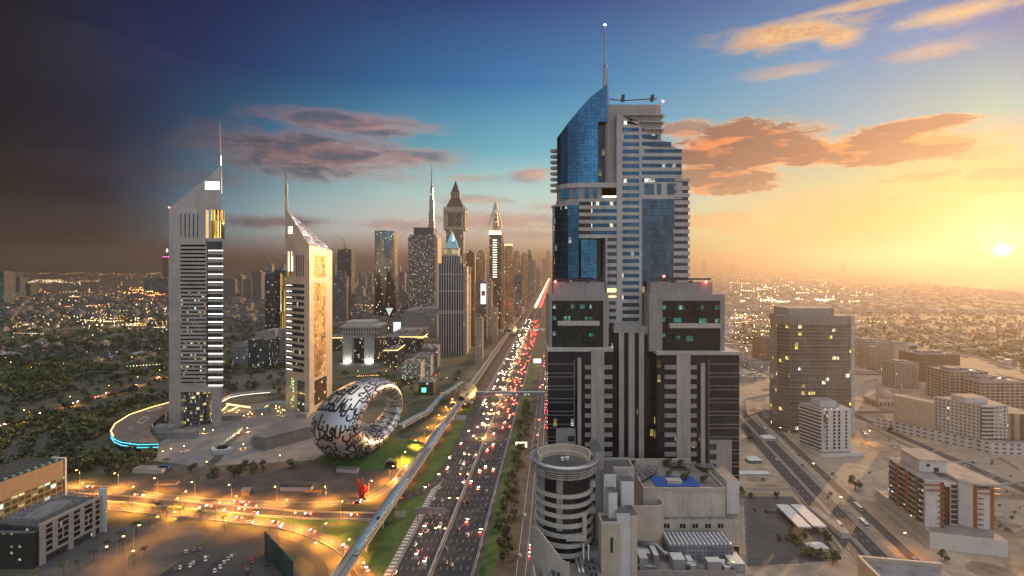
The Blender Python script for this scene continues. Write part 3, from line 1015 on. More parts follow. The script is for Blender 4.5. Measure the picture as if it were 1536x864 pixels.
# five floors of ribbon windows and balconies over the deep opening
mb = MB()
DT = D1 - 2.9
rows_m = [302.5 + 10.9 * k for k in range(5)]
prev = 301
for y in rows_m:
    fb(mb, 868.6, 924.95, prev, y, DT, 1.0)
    prev = y + 5.6
fb(mb, 868.6, 924.95, prev, 357, DT, 22)
part(mb, 'spandrel', CLAD, tower)
for y in rows_m:
    window(887, 924.9, y, y + 5.6, D=DT, rec=.5)
    window(868.7, 886.8, y, y + 5.6, D=DT, mat=M['black'], rec=.9, name='balcony_recess')
part(fb(MB(), 868.7, 924.8, 301.2, 352, DT, 18, proud=-1.3), 'floor_block', CLADP, tower)
part(fb(MB(), 873, 897, 357.05, 430, D1, 12, proud=-4), 'inner_glass', BLUE, tower)
part(fb(MB(), 897.05, 909, 357.05, 430, D1, 10, proud=-5), 'recess_glass', BLACKGLASS, tower)
mb = MB()
for k in range(9):
    y = 362 + k * 10.9
    fb(mb, 911, 924.6, y, y + 5.3, DT, 10, proud=0)
fb(mb, 908.6, 911, 357.1, 470, DT, 10)
part(mb, 'balcony_stack', CLAD, tower)
part(fb(MB(), 911.1, 924.5, 357.2, 428, DT, 9, proud=-1.2), 'balcony_glazing', DARKRIB, tower)
part(fb(MB(), 911.1, 924.5, 428.2, 446, DT, 9, proud=-1.2), 'lit_lobby', M['lit_yellow'], tower)
mb = MB()
fb(mb, 908.7, 925, 446.2, 492, DT, 8, proud=-.1)
part(mb, 'lower_column', CLAD, tower)
for k in range(4):
    window(914, 924, 452 + k * 10.9, 457 + k * 10.9, D=DT - .2, mat=DARKRIB, rec=-.05)

# two front wings -------------------------------------------------
for s_, X in enumerate(((831, 908, 823, 913, 828, 905, 836, 898, 821, 920), (978, 1071, 974, 1087, 993.5, 1080.5, 1003, 1078, 985, 1110.5))):
    c0, c1, l0, l1, g0, g1, h0, h1, b0, b1 = X
    mb = MB()
    fb(mb, c0, c1, 423.5, 444, D0, 14, proud=-2)
    fb(mb, l0, l1, 441.5, 451, D0, 20)
    fb(mb, l0, g0, 451, 527, D0, 20)
    fb(mb, g1, l1, 451, 527, D0, 20)
    part(mb, 'wing_frame', CLAD2, tower)
    WG = facade('wing_glass', (0.012, 0.016, 0.018), (0.03, 0.05, 0.05), 3.6, 1.7, (0.04, 1), (0.04, 1), 0.0, gmetal=0.55, grough=0.05, wobble=0.6)
    part(fb(MB(), g0 + .02, g1 - .02, 451.05, 526, D0, 18, proud=-.5), 'wing_glazing', WG, tower)
    xs = ((829, 834, 457, 463), (855.5, 862.5, 457, 463), (870.5, 877.5, 457, 463), (885, 888.5, 457, 463), (829, 834, 474.5, 480), (845, 856, 474.5, 481), (878, 888.5, 475.5, 481), (829, 834, 497, 503), (884, 890, 500, 505)) if s_ == 0 else \
         ((992.9, 998.5, 457, 464), (1018.5, 1027, 457.5, 464.5), (1052, 1056, 458, 464.5), (1073, 1079.5, 458, 464.5), (993.2, 998.5, 476, 483), (1010.5, 1023, 477, 483.5), (1048, 1060, 477.5, 485), (1073, 1079, 478, 483.5), (993.3, 998.5, 500, 506), (1015, 1020.5, 504, 509), (1030, 1039, 504, 512))
    for q_ in xs:
        window(max(q_[0], g0 + .3), q_[1], q_[2], q_[3], D=D0, mat=M['lit_teal'], rec=.42, name='lit_window')
    mb = MB()
    fb(mb, h0, h1, 481.5 if s_ == 0 else 485, 487.5 if s_ == 0 else 491.3, D0, 3.0, proud=2.6)
    part(mb, 'canopy_ledge', M['pale'], tower)
    DB = D0 - 4
    yb0 = 523 if s_ == 0 else 528
    mb = MB()
    fb(mb, b0, b1, yb0, yb0 + 4.5, DB, 25)
    part(mb, 'terrace_ledge', M['pale'], tower)
    mb = MB()
    a, c = W(b0 + .8, 0, DB), W(b1 - .5, 0, DB)
    mb.box(a.x, c.x, DB + .8, DB + 24, 0, zpx(yb0 + 4.4, DB))
    part(mb, 'block_glazing', BLACKGLASS, tower)
    mb = MB()
    if s_ == 0:
        cols = [(866.3, 871.7, 537), (886.5, 906, 524.5)]
        wc = [(877.5, 886.4), (906.1, 918.5)]
        gl = (821.8, 861.5)
    else:
        cols = [(1014.6, 1035.2, 529.5), (1051, 1057, 545)]
        wc = [(997, 1014.5), (1035.3, 1045)]
        gl = (1063, 1110)
    for x0, x1, yt in cols:
        a, c = W(x0, yt, DB), W(x1, 0, DB)
        mb.box(a.x, c.x, DB - .6, DB + 2, 0, a.z)
    part(mb, 'stone_pier', FINC, tower)
    for x0, x1 in wc:
        k = 0
        while True:
            y = 548 + k * 14.5
            if y > 900:
                break
            part(fb(MB(), x0, x1, y, y + 6, DB, 1.2, proud=.1), 'spandrel', CLAD2, tower)
            k += 1
    mb = MB()                                # thin pale lines across the dark glass
    k = 0
    while True:
        y = 546 + k * 9.6 + (4 if k % 2 else 0)
        if y > 900:
            break
        fb(mb, gl[0], gl[1], y, y + .8, DB, .9, proud=-.2)
        k += 1
    fb(mb, gl[0] if s_ else gl[1] - .5, (gl[0] + .9) if s_ else gl[1] + .4, 540, 900, DB, .9, proud=-.15)
    part(mb, 'glazing_bar', M['metal'], tower)
mb = MB()
DB = D0 - 4
fb(mb, 1064, 1097, 660, 1100, DB, 1.2, proud=.4)
fb(mb, 834, 863, 643, 1100, DB, 1.2, proud=.4)
part(mb, 'stone_panel', CLAD2, tower)
for k in range(6):
    window(1064.5, 1075, 666 + k * 15, 674.5 + k * 15, D=DB - .4, mat=DARKRIB, rec=-.06)
for x0, x1 in ((835, 863), ):
    window(852, 862, 654, 662, D=DB - .4, mat=DARKRIB, rec=-.06)
# the dark slot between the wings, ribbed with pale fins
mb = MB()
a, c = W(919, 0, D0), W(986, 0, D0)
mb.box(a.x, c.x, D0 + 3.5, D0 + 20, 0, zpx(497, D0))
part(mb, 'slot_glazing', BLACKGLASS, tower)
mb = MB()
for x0, x1 in ((929.5, 937), (944, 953), (959.8, 967.3)):
    a, c = W(x0, 0, D0), W(x1, 0, D0)
    mb.box(a.x, c.x, D0 + 1.5, D0 + 3.4, 0, zpx(500, D0))
part(mb, 'pale_fin', FINC, tower)
mb = MB()
fb(mb, 921.5, 978, 491, 500, D0, 18, proud=-1.4)
fb(mb, 923, 963, 486.5, 491, D0, 16, proud=-3)
fb(mb, 963, 983, 496, 503, D0, 16, proud=-2.2)
part(mb, 'slot_cap', CLAD2, tower)
mb = MB()
fb(mb, 834, 905, 418.5, 421, D0, 1.4, proud=-3)
fb(mb, 1000, 1068, 417.5, 420, D0, 1.4, proud=-3)
for x in (850, 880, 1010, 1036):
    fb(mb, x, x + 5, 421, 423.6, D0, 1.4, proud=-3)
part(mb, 'cleaning_rail', M['dark_metal'], tower)
for x, y, d in ((833, 422.5, D0 - .4), (996, 414.5, DS - .6), (1059, 423, D0 + 1), (994.5, 152, D1 + 3)):
    p = W(x, y, d)
    mb = MB()
    mb.lathe(p.x, p.y, [(.05, p.z - .5), (.5, p.z), (.05, p.z + .5)], 8, caps=True)
    part(mb, 'warning_beacon', M['red_beacon'], tower)
# ------------------------------------------------------------------ the round-ended building in front of the tower
hotel = thing('hotel_building', 'pale stepped building with round ringed drum and cluttered roofs below the glass tower', 'building', (46, 195, 0))
CREAMP = facade('cream_panels', (0.58, 0.50, 0.40), (.3, .3, .3), 3.4, 1.6, (2, 3), (2, 3), 0, panel=3.2, wrough=0.7)
PALEP = facade('pale_panels', (0.46, 0.44, 0.40), (.3, .3, .3), 3.4, 1.6, (2, 3), (2, 3), 0, panel=2.4, wrough=0.7)
BANDG = facade('band_glass', (0.015, 0.017, 0.02), (0.035, 0.045, 0.055), 50.0, 1.6, (0, 1), (0.06, 1), 0.02, (1, .8, .5), .5, gmetal=0.5, grough=0.1)


def hp(mb, name, mat, smooth=False):
    return part(mb, name, mat, hotel, smooth)


hp(MB().box(8, 70, 158, 191, 0, 73.5), 'podium', [PALEP, M['roof']])
hp(MB().box(40, 86.5, 191.02, 240, 0, 76), 'podium_wing', [CREAMP, M['roof']])
hp(MB().box(13, 39.98, 191.02, 222, 0, 84), 'deck_block', [PALEP, M['roof']])
# the drum: stacked bands, ring roof
dc = ((846 - 768) / 4.0, 200.0)
mb = MB()
mb.cyl(*dc, 0, 112.4, 10.2, n=48)
hp(mb, 'drum_core', [BANDG, M['roof_dark']])
for k in range(9):
    z = 75.5 + k * 3.5
    r0 = 11.1 if k < 6 else 10.9
    mb = MB()
    mb.lathe(*dc, [(10.3, z), (r0, z), (r0, z + 1.35), (10.3, z + 1.35)], 48)
    hp(mb, 'drum_band', M['pale'])
mb = MB()
for a0, a1 in ((200, 222), (250, 262)):
    n_ = 6
    pts = [(dc[0] + 10.75 * math.cos(math.radians(a0 + (a1 - a0) * i / n_)), dc[1] + 10.75 * math.sin(math.radians(a0 + (a1 - a0) * i / n_))) for i in range(n_ + 1)]
    pin = [(dc[0] + 10.0 * math.cos(math.radians(a0 + (a1 - a0) * i / n_)), dc[1] + 10.0 * math.sin(math.radians(a0 + (a1 - a0) * i / n_))) for i in range(n_, -1, -1)]
    mb.prism(pts + pin, 92, 111.8)
hp(mb, 'drum_pier', M['concrete'])
for z, r0, r1 in ((114.2, 13.0, 10.9), (113.1, 12.5, 12.2), (112.2, 12.2, 11.9), (111.3, 11.9, 11.6), (110.4, 11.6, 11.3)):
    mb = MB()
    if r1 < 11.2:
        mb.lathe(*dc, [(r1, z), (r1, z + 1.0), (r0 - .5, z + 1.25), (r0, z + .9), (r0, z + .1), (r0 - .6, z - .1), (r1, z)], 64)
        hp(mb, 'ring_roof', M['steel'], True)
    else:
        mb.lathe(*dc, [(r1, z), (r0, z), (r0, z + .35), (r1, z + .35), (r1, z)], 64)
        hp(mb, 'ring_louvre', M['pale'])
mb = MB()
for k in range(20):
    a = 2 * math.pi * k / 20
    mb.tube([(dc[0] + 12.4 * math.cos(a), dc[1] + 12.4 * math.sin(a), 110.2), (dc[0] + 12.6 * math.cos(a), dc[1] + 12.6 * math.sin(a), 116.2)], .07, 4)
hp(mb, 'ring_bracket', M['dark_metal'])
mb = MB()
n_ = 40
arc = lambda r, a0, a1: [(dc[0] + r * math.cos(math.radians(a0 + (a1 - a0) * i / n_)), dc[1] + r * math.sin(math.radians(a0 + (a1 - a0) * i / n_))) for i in range(n_ + 1)]
mb.prism(arc(10.0, -20, 200) + arc(9.5, 200, -20), 112.4, 116.4)
mb.prism(arc(9.4, -10, 190) + arc(8.6, 190, -10), 112.4, 114.0)
hp(mb, 'terrace_wall', M['cream'])
mb = MB()
mb.box(18.6, 19.8, 202, 203.2, 112.45, 113.6).box(20.4, 21.8, 203, 204.4, 112.45, 113.4)
hp(mb, 'roof_hatch', M['white'])

# wall blocks east of the drum: columns, top row, bottom row, distance, depth
bw = [(893, 906, 678, 800, 198, 14, M['concrete']), (906.1, 924, 711, 840, 194, 12, M['white']), (906.3, 951, 704, 760, 202, 10, PALEP), (932, 951, 722, 800, 197, 6, M['white']),
      (913, 926, 739, 770, 188.5, 5, M['white']), (902, 930, 787, 846, 184, 7, M['cream']), (925.2, 945, 770, 846, 186, 5, M['white']), (945.2, 956, 773, 840, 187, 8, M['cream'])]
for x0, x1, yt, yb, D, dep, mt in bw:
    mb = MB()
    fb(mb, x0, x1, yt, yb + 60, D, dep)
    hp(mb, 'roof_block', [mt, M['roof_dark']])
for x0, x1, yt, D, dep in ((906.3, 951, 704, 202, 10), (902, 930, 787, 184, 7)):
    mb = MB()
    a, c = W(x0, yt, D), W(x1, yt, D)
    for q_ in ((a.x, c.x, D, D + .4), (a.x, c.x, D + dep - .4, D + dep), (a.x, a.x + .4, D + .41, D + dep - .41), (c.x - .4, c.x, D + .41, D + dep - .41)):
        mb.box(*q_, a.z + .01, a.z + .9)
    hp(mb, 'parapet', M['pale'])
mb = MB()
fb(mb, 915.5, 919.5, 806, 829, 184, .2, proud=.1)
hp(mb, 'strip_window', simple('green_pane', (0.02, 0.07, 0.05), 0.1, 0.4))
# drum-side balconies and the sail-shaped screen wall
for k in range(4):
    y = 702 + k * 20
    mb = MB()
    fb(mb, 881, 893, y, y + 9, 196, 8)
    hp(mb, 'side_balcony', M['pale'])
mb = MB()
sc_ = []
for i in range(15):
    u = i / 14
    a = math.radians(185 + 85 * u)
    x, y = 19.2 + 12.6 * math.cos(a), 196 + 15.5 * math.sin(a)
    zt = 86 + 9.5 * math.sin(math.pi * min(1, .12 + u)) ** .8 * (1 - .45 * u)
    sc_.append((x, y, zt))
for i in range(14):
    (x0, y0, t0), (x1, y1, t1) = sc_[i], sc_[i + 1]
    mb.prism([(x0, y0), (x1, y1), (x1 + .35, y1 + .5), (x0 + .6, y0 + .1)], 70, 0, topz=[t0, t1, t1, t0])
hp(mb, 'sail_screen', M['pale'], False)
mb = MB()
for i in range(12):
    u0, u1 = i / 12, (i + 1) / 12
    p = lambda u: (7.2 + 2.6 * (1 - math.cos(u * 1.6)), 186 - 22 * u)
    (x0, y0), (x1, y1) = p(u1), p(u0)
    mb.prism([(x1, y1), (x0, y0), (x0 + .5, y0), (x1 + .5, y1)], 60, 82)
hp(mb, 'curved_parapet', M['pale'])
mb = MB()
fb(mb, 849, 880, 806, 812, 189, 1.2)
fb(mb, 874, 880, 775, 812, 189.5, 10)
hp(mb, 'terrace_kerb', M['pale'])
hp(fb(MB(), 861, 876, 789, 806, 194, 3), 'terrace_hut', M['metal'])

# the long cream wall, its lower wall with windows, curved end
a, c = W(965, 735, 211.5), W(1088, 740, 211.5)
hp(MB().box(a.x, c.x, 211.5, 239.9, 76.02, 97.4), 'upper_storey', [CREAMP, M['paver']])
mb = MB()
mb.box(a.x, c.x, 211.2, 211.9, 97.42, 98.4)
mb.box(c.x - .5, c.x, 211.91, 232, 97.42, 98.4)
mb.box(a.x, a.x + .5, 211.91, 222, 97.42, 98.4)
mb.box(45, 80, 238.5, 239.2, 97.42, 100)
hp(mb, 'roof_parapet', M['cream'])
a, c = W(990, 778, 209.5), W(1114, 778, 209.5)
hp(MB().box(a.x, c.x, 209.5, 236, 76.03, 86.8), 'lower_storey', [CREAMP, M['roof']])
for x in (1000, 1024, 1043, 1062, 1081):
    w_ = part(fb(MB(), x - 4.3, x + 4.3, 785.5, 792, 209.5, .3, proud=.02), 'window', M['black'], hotel)
    part(fb(MB(), x - .3, x + .3, 785.5, 792, 209.5, .2, proud=.1), 'mullion', M['pale'], w_)
mb = MB()
for x in range(1000, 1085, 13):
    p = W(x, 776.5, 209.3)
    mb.box(p.x - .15, p.x + .15, 209.1, 209.5, p.z - .4, p.z)
hp(mb, 'wall_light', M['dark_metal'])
pts = [W(951, 0, 206), W(970, 0, 206), W(984, 0, 205)]
cx_, cy_ = W(984, 0, 205).x, 209.0
aro = [(cx_ + 4.0 * math.cos(math.radians(t_)), cy_ + 4.0 * math.sin(math.radians(t_))) for t_ in range(-90, 61, 15)]
ari = [(cx_ + 3.5 * math.cos(math.radians(t_)), cy_ + 3.5 * math.sin(math.radians(t_))) for t_ in range(60, -91, -15)]
mb = MB()
mb.prism([(W(951, 0, 205).x, 205)] + aro + ari + [(W(951, 0, 205).x, 205.5)], 76.03, 94.0)
hp(mb, 'curved_wall', M['cream'], False)
mb = MB()
fb(mb, 1090, 1109, 722, 800, 214, 16)
fb(mb, 1072, 1089.9, 728, 745, 226, 10)
hp(mb, 'end_block', [M['white'], M['roof']])
mb = MB()
for i in range(9):
    z = 77 + i * 2.2
    p = W(1118, 0, 209).x
    mb.tube([(p - 1.2, 209.2, z), (p + .6, 208.8, z + .2), (p + .6, 214, z + .2)], .12, 4)
for y in (208.8, 213.8):
    mb.tube([(p + .6, y, 70), (p + .6, y, 96)], .12, 4)
hp(mb, 'scaffold', M['metal'])
# roof terrace: glazed pergola panels, blue seating, planting
grid = facade('pergola_grid', (0.42, 0.40, 0.37), (0.16, 0.17, 0.18), 2.2, 2.2, (0.1, 1), (0.1, 1), 0, gmetal=.3, grough=.3)
for q_ in ([(951, 700, 238, 97.5), (985, 700, 238, 97.5), (985, 0, 226, 99.5), (958, 0, 216, 98.5)], [(1000, 0, 237, 98.3), (1027, 0, 237, 98.3), (1041, 0, 230, 101), (1008, 0, 231, 101)], [(1041, 0, 238, 98.2), (1066, 0, 238, 98.2), (1076, 0, 228, 100), (1052, 0, 229, 100)]):
    v_ = [Vector((W(x, 0, d).x, d, z)) for x, _, d, z in q_]
    mb = MB()
    mb.face(v_[::-1])
    mb.face([p_ - Vector((0, 0, .3)) for p_ in v_])
    mb.strip(v_ + v_[:1], [p_ - Vector((0, 0, .3)) for p_ in v_ + v_[:1]])
    hp(mb, 'pergola_roof', grid)
mb = MB()
for x, y in ((50, 237), (58, 225), (66, 231), (72, 229), (79, 229), (83, 236), (70, 237)):
    mb.box(x - .15, x + .15, y - .15, y + .15, 97.43, 98.6)
hp(mb, 'pergola_post', M['metal'])
hp(MB().box(58, 76, 214, 224, 97.42, 97.9), 'terrace_carpet', M['blue'])
hp(MB().box(63, 69, 216, 219.5, 97.92, 99.2), 'planter', M['pale'])
# the tank roof with its rows of pale domes
mb = MB()
a, c = W(1003, 0, 198), W(1100, 0, 198)
mb.box(a.x, c.x, 198, 207.5, 76.03, 82.4)
hp(mb, 'plant_enclosure', [facade('mesh_screen', (0.10, 0.10, 0.11), (0.20, 0.21, 0.23), 1.4, 1.4, (.15, 1), (.12, 1), 0, grough=.6), M['metal']])
mb = MB()
for i in range(15):
    for j in range(6):
        x = a.x + .9 + i * (c.x - a.x - 1.8) / 14
        y = 198.9 + j * 1.55
        mb.lathe(x, y, [(.68, 82.42), (.66, 82.8), (.4, 83.1), (.02, 83.2)], 8)
hp(mb, 'skylight_dome', M['steel'], True)
# ducts and plant on the lower roofs
mb = MB()
zr = 76.03
for bx in ((47, 52, 200, 208, 78.5), (52.2, 54, 196, 207, 80), (58, 62.5, 192, 197, 80.5), (64, 66, 191, 198, 79), (70, 75, 190.5, 194, 80.5), (76, 78, 190.5, 196, 78.6), (46, 49, 192, 198, 81), (79, 84, 192, 200, 79)):
    hp(MB().box(bx[0], bx[1], bx[2], bx[3], zr, bx[4]), 'plant_box', [M['concrete'], M['white']])
mb = MB()
for pts, r in (([(48, 205, 80), (55, 203, 80), (57, 199, 79), (63, 198.5, 79)], .9), ([(62, 193, 78.5), (66, 192.5, 78.5), (67, 195, 78)], 1.1), ([(38.4, 203, 92), (39.5, 201, 95.5), (40.2, 196, 95.6), (40.4, 194.5, 90), (40.6, 194, 84)], .9),
               ([(77, 193, 78.5), (80, 191.8, 78.5)], 1.2), ([(43, 199, 77), (44.5, 193, 78), (52, 192, 78)], .7)):
    hp(MB().tube(pts, r, 10), 'air_duct', M['metal'], True)
mb = MB()
mb.box(28, 80, 190.4, 190.9, 73.5, 77.4)
hp(mb, 'roof_balustrade', simple('pinkish_screen', (0.34, 0.28, 0.25), .6, ns=.5, na=.2))
hp(MB().box(38, 66, 170, 189, 73.52, 74.2), 'roof_pad', simple('blue_grey_deck', (0.22, 0.26, 0.30), .6, ns=.2, na=.25))
hp(MB().box(32, 50, 172, 186, 74.22, 74.5), 'roof_mat', M['dark_concrete'])
mb = MB()
for x in (22.3, 23.6):
    mb.tube([(x, 186, 74), (x, 186, 84.5), (x, 180, 85), (x, 176, 85)], .38, 8)
for x in (25.2, 27):
    mb.tube([(x, 188, 74), (x, 188, 87.5)], .45, 8)
    mb.lathe(x, 188, [(.7, 87.5), (.05, 88.4)], 8)
hp(mb, 'vent_pipe', M['steel'], True)

# condensers: each stands on the roof by itself
zt_ = 80.5
hp(MB().box(10.5, 30.5, 165, 189.5, 73.53, zt_), 'plant_deck', [M['dark_concrete'], M['roof']])


def ac_unit(i, x, y):
    t_ = thing('air_conditioner', 'pale four fan condenser unit ' + ['nearest the curved wall, first of its row', 'nearest the curved wall, second of its row', 'nearest the curved wall, third of its row', 'beside the vent pipes, first of its row',
               'beside the vent pipes, second of its row', 'beside the vent pipes, third of its row'][i], 'air conditioner', (x, y, zt_), 0, 'condenser units on the plant deck')
    mb = MB().box(-1.6, 1.6, -1.5, 1.5, .25, 2.0)
    mb.build('casing', M['steel'], t_)
    mb = MB().box(-1.7, 1.7, -1.45, -1.2, 0, .24).box(-1.7, 1.7, 1.2, 1.45, 0, .24)
    mb.build('base_rail', M['dark_metal'], t_)
    for sx_ in (-.8, .8):
        for sy_ in (-.72, .72):
            f_ = MB().lathe(sx_, sy_, [(.62, 2.0), (.62, 2.14), (.52, 2.14), (.52, 2.03), (.02, 2.03)], 14).build('fan', M['black'], t_)
            MB().lathe(sx_, sy_, [(.2, 2.04), (.2, 2.12), (.02, 2.13)], 8).build('hub', M['steel'], f_)
    return t_


for i in range(6):
    ac_unit(i, 14.8 if i < 3 else 27.4, 187.2 - (i % 3) * 4.2)
for x, y, z, r, lb in ((66.5, 225, 97.42, 2.2, 'dark round shrub beside the blue terrace seating'), (72, 221, 97.42, 2.6, 'bushy shrub at the terrace edge by the cream parapet'), (79, 219, 97.42, 2.2, 'small palm-like shrub at the corner of the roof terrace'),
                       (69, 236.5, 97.42, 2.6, 'wide dark shrub against the glass tower wall'), (75, 237, 97.42, 2.0, 'smaller shrub against the glass tower wall'), (54, 237.5, 97.42, 1.6, 'low hedge-like shrub behind the pergola panels')):
    ROOFPLANTS = globals().get('ROOFPLANTS', [])
    ROOFPLANTS.append((x, y, z, r, lb))
# ------------------------------------------------------------------ landmarks west of the highway
def face_hit(P0, P1, px):
    """where the sight line of photo column px meets the wall line P0-P1: (u, distance)"""
    k = (px - 768) / F
    d = Vector((P1[0] - P0[0], P1[1] - P0[1]))
    u = (k * P0[1] - P0[0]) / (d.x - k * d.y)
    return u, P0[1] + u * d.y


def wallbox(mb, P0, P1, px0, px1, yt, yb, proud=0.0, dep=0.5, mi=None, yr=None):
    """a box on a vertical wall P0-P1 (going counter-clockwise seen from above, so outside is on its right-hand side)"""
    u0, d0 = face_hit(P0, P1, px0)
    u1, d1 = face_hit(P0, P1, px1)
    dm = (d0 + d1) / 2
    d = Vector((P1[0] - P0[0], P1[1] - P0[1]))
    L = d.length
    t_ = d / L
    nrm = Vector((t_.y, -t_.x))
    p0, p1 = Vector(P0[:2]) + d * u0, Vector(P0[:2]) + d * u1
    a, b_, c, e = p0 + nrm * proud, p1 + nrm * proud, p1 - nrm * dep, p0 - nrm * dep
    mb.prism([(a.x, a.y), (b_.x, b_.y), (c.x, c.y), (e.x, e.y)], zpx(yb, dm), zpx(yt, dm), mi=mi)
    return mb


ETC = facade('emirates_clad', (0.55, 0.52, 0.475), (.3, .3, .3), 4.6, 3, (2, 3), (2, 3), 0, panel=3.0, wrough=0.34, wmetal=0.25)
ETW = facade('emirates_ribbon', (0.05, 0.055, 0.06), (0.06, 0.075, 0.09), 60, 2.2, (0, 1), (0.05, 1), 0.16, (1.0, .72, .28), 0.6, gmetal=0.6, grough=0.1)
ETWD = facade('emirates_ribbon_dark', (0.05, 0.055, 0.06), (0.06, 0.075, 0.09), 60, 2.2, (0, 1), (0.05, 1), 0.06, (1.0, .72, .28), 0.5, gmetal=0.6, grough=0.1)
GOLDG = facade('gold_glass', (0.20, 0.15, 0.10), (0.36, 0.24, 0.12), 4.3, 2.2, (0.1, 1), (0.08, 1), 0.02, (1, .7, .3), .8, gmetal=0.55, grough=0.38)
ATRIUM = facade('atrium_glass', (0.12, 0.13, 0.13), (0.10, 0.13, 0.16), 4.4, 3.0, (0.35, 1), (0.06, 1), 0.25, (1.0, .8, .3), .9, gmetal=.5, grough=.15)

# --- taller twin tower
D = 620.0
t1 = thing('office_tower', 'taller grey triangular tower with slanted top, needle mast and lit window bands', 'tower', (W(293, 0, D).x, D + 18, 0))
xl, xr = W(253.5, 0, D).x, W(332.5, 0, D).x
bk = ((xl + xr) / 2 - 14, D + 52)
mb = MB()
zl, zr_, zn = zpx(312, D), zpx(247.5, D), zpx(357, D)
xm = W(308.6, 0, D).x
xp = W(270.7, 0, D).x
mb.prism([(xl, D), (xm - .02, D), (xm - 30, D + 46), bk], zn - 62, 0, topz=[zl, zl + (zr_ - zl) * .68, zl + (zr_ - zl) * .60, zl + 6])
part(mb, 'crown_wall', ETC, t1)
mb = MB()
mb.prism([(xm, D), (xr, D), (xr - 24, D + 40), (xm - 6, D + 44)], zpx(314.5, D), 0, topz=[zl + (zr_ - zl) * .68, zr_, zr_ - 8, zl + (zr_ - zl) * .6])
part(mb, 'crown_wall', ETC, t1)
mb = MB()
mb.cyl(xm + 8.5, D + 10, zpx(357.5, D), zpx(314, D), 7.2, n=20)
part(mb, 'lift_core', facade('gold_core', (0.36, 0.22, 0.08), (.55, .33, .10), 60, 1.4, (0, 1), (.1, 1), .55, (1, .6, .12), 1.4, gmetal=.8, grough=.2), t1, True)
mb = MB()
mb.prism([(xl, D), (xp, D), (xp, D + 44), bk], 0, zn - 62.02)
mb.prism([(xp + .02, D + 1.6), (xr, D + 1.6), (xr - 24, D + 38), (xp + .02, D + 44)], zpx(577, D), zn)
part(mb, 'shaft', ETC, t1)
mb = MB()
mb.box(xp + .02, xm + 1, D, D + 1.55, zpx(367, D), zn - 62.02)
mb.prism([(xp + .02, D), (xr, D), (xr - 20, D + 34), (xp + .02, D + 34)], zpx(588, D), zpx(577.2, D))
mb.prism([(W(318, 0, D).x, D), (xr, D), (xr - 5, D + 8), (W(318, 0, D).x - 5, D + 8)], 0, zpx(588.02, D))
part(mb, 'portal_frame', ETC, t1)
for k in range(36):
    y = 367.5 + k * 5.85
    part(fb(MB(), 270.8, 309.4, y, y + 2.4, D, .5, proud=.1 - .35), 'window', ETW if k % 3 else ETWD, t1)
    part(fb(MB(), 270.8, 309.4, y + 2.45, y + 5.8, D, 1.5, proud=.5), 'spandrel', ETC, t1)
part(fb(MB(), 310, 332.4, 362, 577, D, 1, proud=-.5), 'corner_glazing', ETWD, t1)
for k in range(18):
    y = 375 + k * 11.9
    part(fb(MB(), 313, 334.3, y, y + 1.5, D, .6, proud=1.0), 'light_band', M['white_strip'], t1)
    part(fb(MB(), 312, 334, y + 3.4, y + 6.4, D, .6, proud=.7), 'corner_spandrel', ETC, t1)
for k in range(5):
    x = 270.5 + k * 6.3
    part(fb(MB(), x, x + 1.7, 320.5, 356, D, .4, proud=.08), 'slot_window', ETWD, t1)
for k in range(5):
    part(fb(MB(), 307.5, 329.5, 272.5 + 2.6 * k, 274 + 2.6 * k, D, .3, proud=.1), 'lit_louvre', M['white_strip'], t1)
a = W(331.3, 0, D + 4)
mb = MB()
mb.tube([(a.x - .6, D + 4, zpx(315, D)), (a.x - .6, D + 4, zpx(225, D)), (a.x - 1.0, D + 4, zpx(224, D)), (a.x - 1.2, D + 4, zpx(181, D))], [1.5, 1.2, .8, .25], 8)
part(mb, 'mast', M['metal'], t1)
mb = MB().tube([(a.x + 1.0, D + 3.4, zpx(290, D)), (a.x + .6, D + 3.4, zpx(233, D))], .5, 6)
part(mb, 'mast_light', M['white_strip'], t1)
mb = MB()
mb.cyl(W(295, 0, D + 10).x, D + 16, .1, zpx(588.1, D), 15, n=24)
part(mb, 'lobby_glazing', ATRIUM, t1)
mb = MB()
mb.lathe(xl, D, [(.05, zl), (.7, zl + .8), (.05, zl + 1.6)], 8, caps=True)
part(mb, 'warning_beacon', M['red_beacon'], t1)

# --- shorter twin tower, corner towards the highway
PL, PC, PR = (-296.0, 698.0), (-254.5, 670.0), (-248.5, 737.0)
t2 = thing('hotel_tower', 'shorter triangular tower with golden glazed side and slanted lit roof', 'tower', (-265, 700, 0))
zL, zC, zR = 262.0, 213.0, 208.0
mb = MB()
mb.prism([PL, PC, PR], 0, 0, topz=[zL, zC, zR])
part(mb, 'shaft', ETC, t2)
mb = MB()
c0 = Vector((*PL, zL)).lerp(Vector((*PC, zC)), .06) + Vector((1.2, 1.6, .4))
q0 = [Vector((*PL, zL)).lerp(Vector((*PC, zC)), .12), Vector((*PL, zL)).lerp(Vector((*PC, zC)), .94), Vector((*PR, zR)).lerp(Vector((*PC, zC)), .22), Vector((*PL, zL)).lerp(Vector((*PR, zR)), .9), ]
up_ = Vector((0, 0, .5))
mb.face([p + up_ for p in (q0[0], q0[1], q0[2], q0[3])])
mb.strip([p + up_ for p in q0 + q0[:1]], [p - up_ for p in q0 + q0[:1]])
part(mb, 'roof_glazing', facade('lit_roof', (.5, .5, .52), (.4, .42, .45), 4.5, 4.5, (.25, 1), (.12, 1), .5, (.95, .97, 1), .9, gmetal=.3, grough=.2), t2)
wl = lambda px0, px1, yt, yb, pr=.3, dp=.4: wallbox(MB(), PL, PC, px0, px1, yt, yb, pr, dp)
wr = lambda px0, px1, yt, yb, pr=.3, dp=.4: wallbox(MB(), PC, PR, px0, px1, yt, yb, pr, dp)
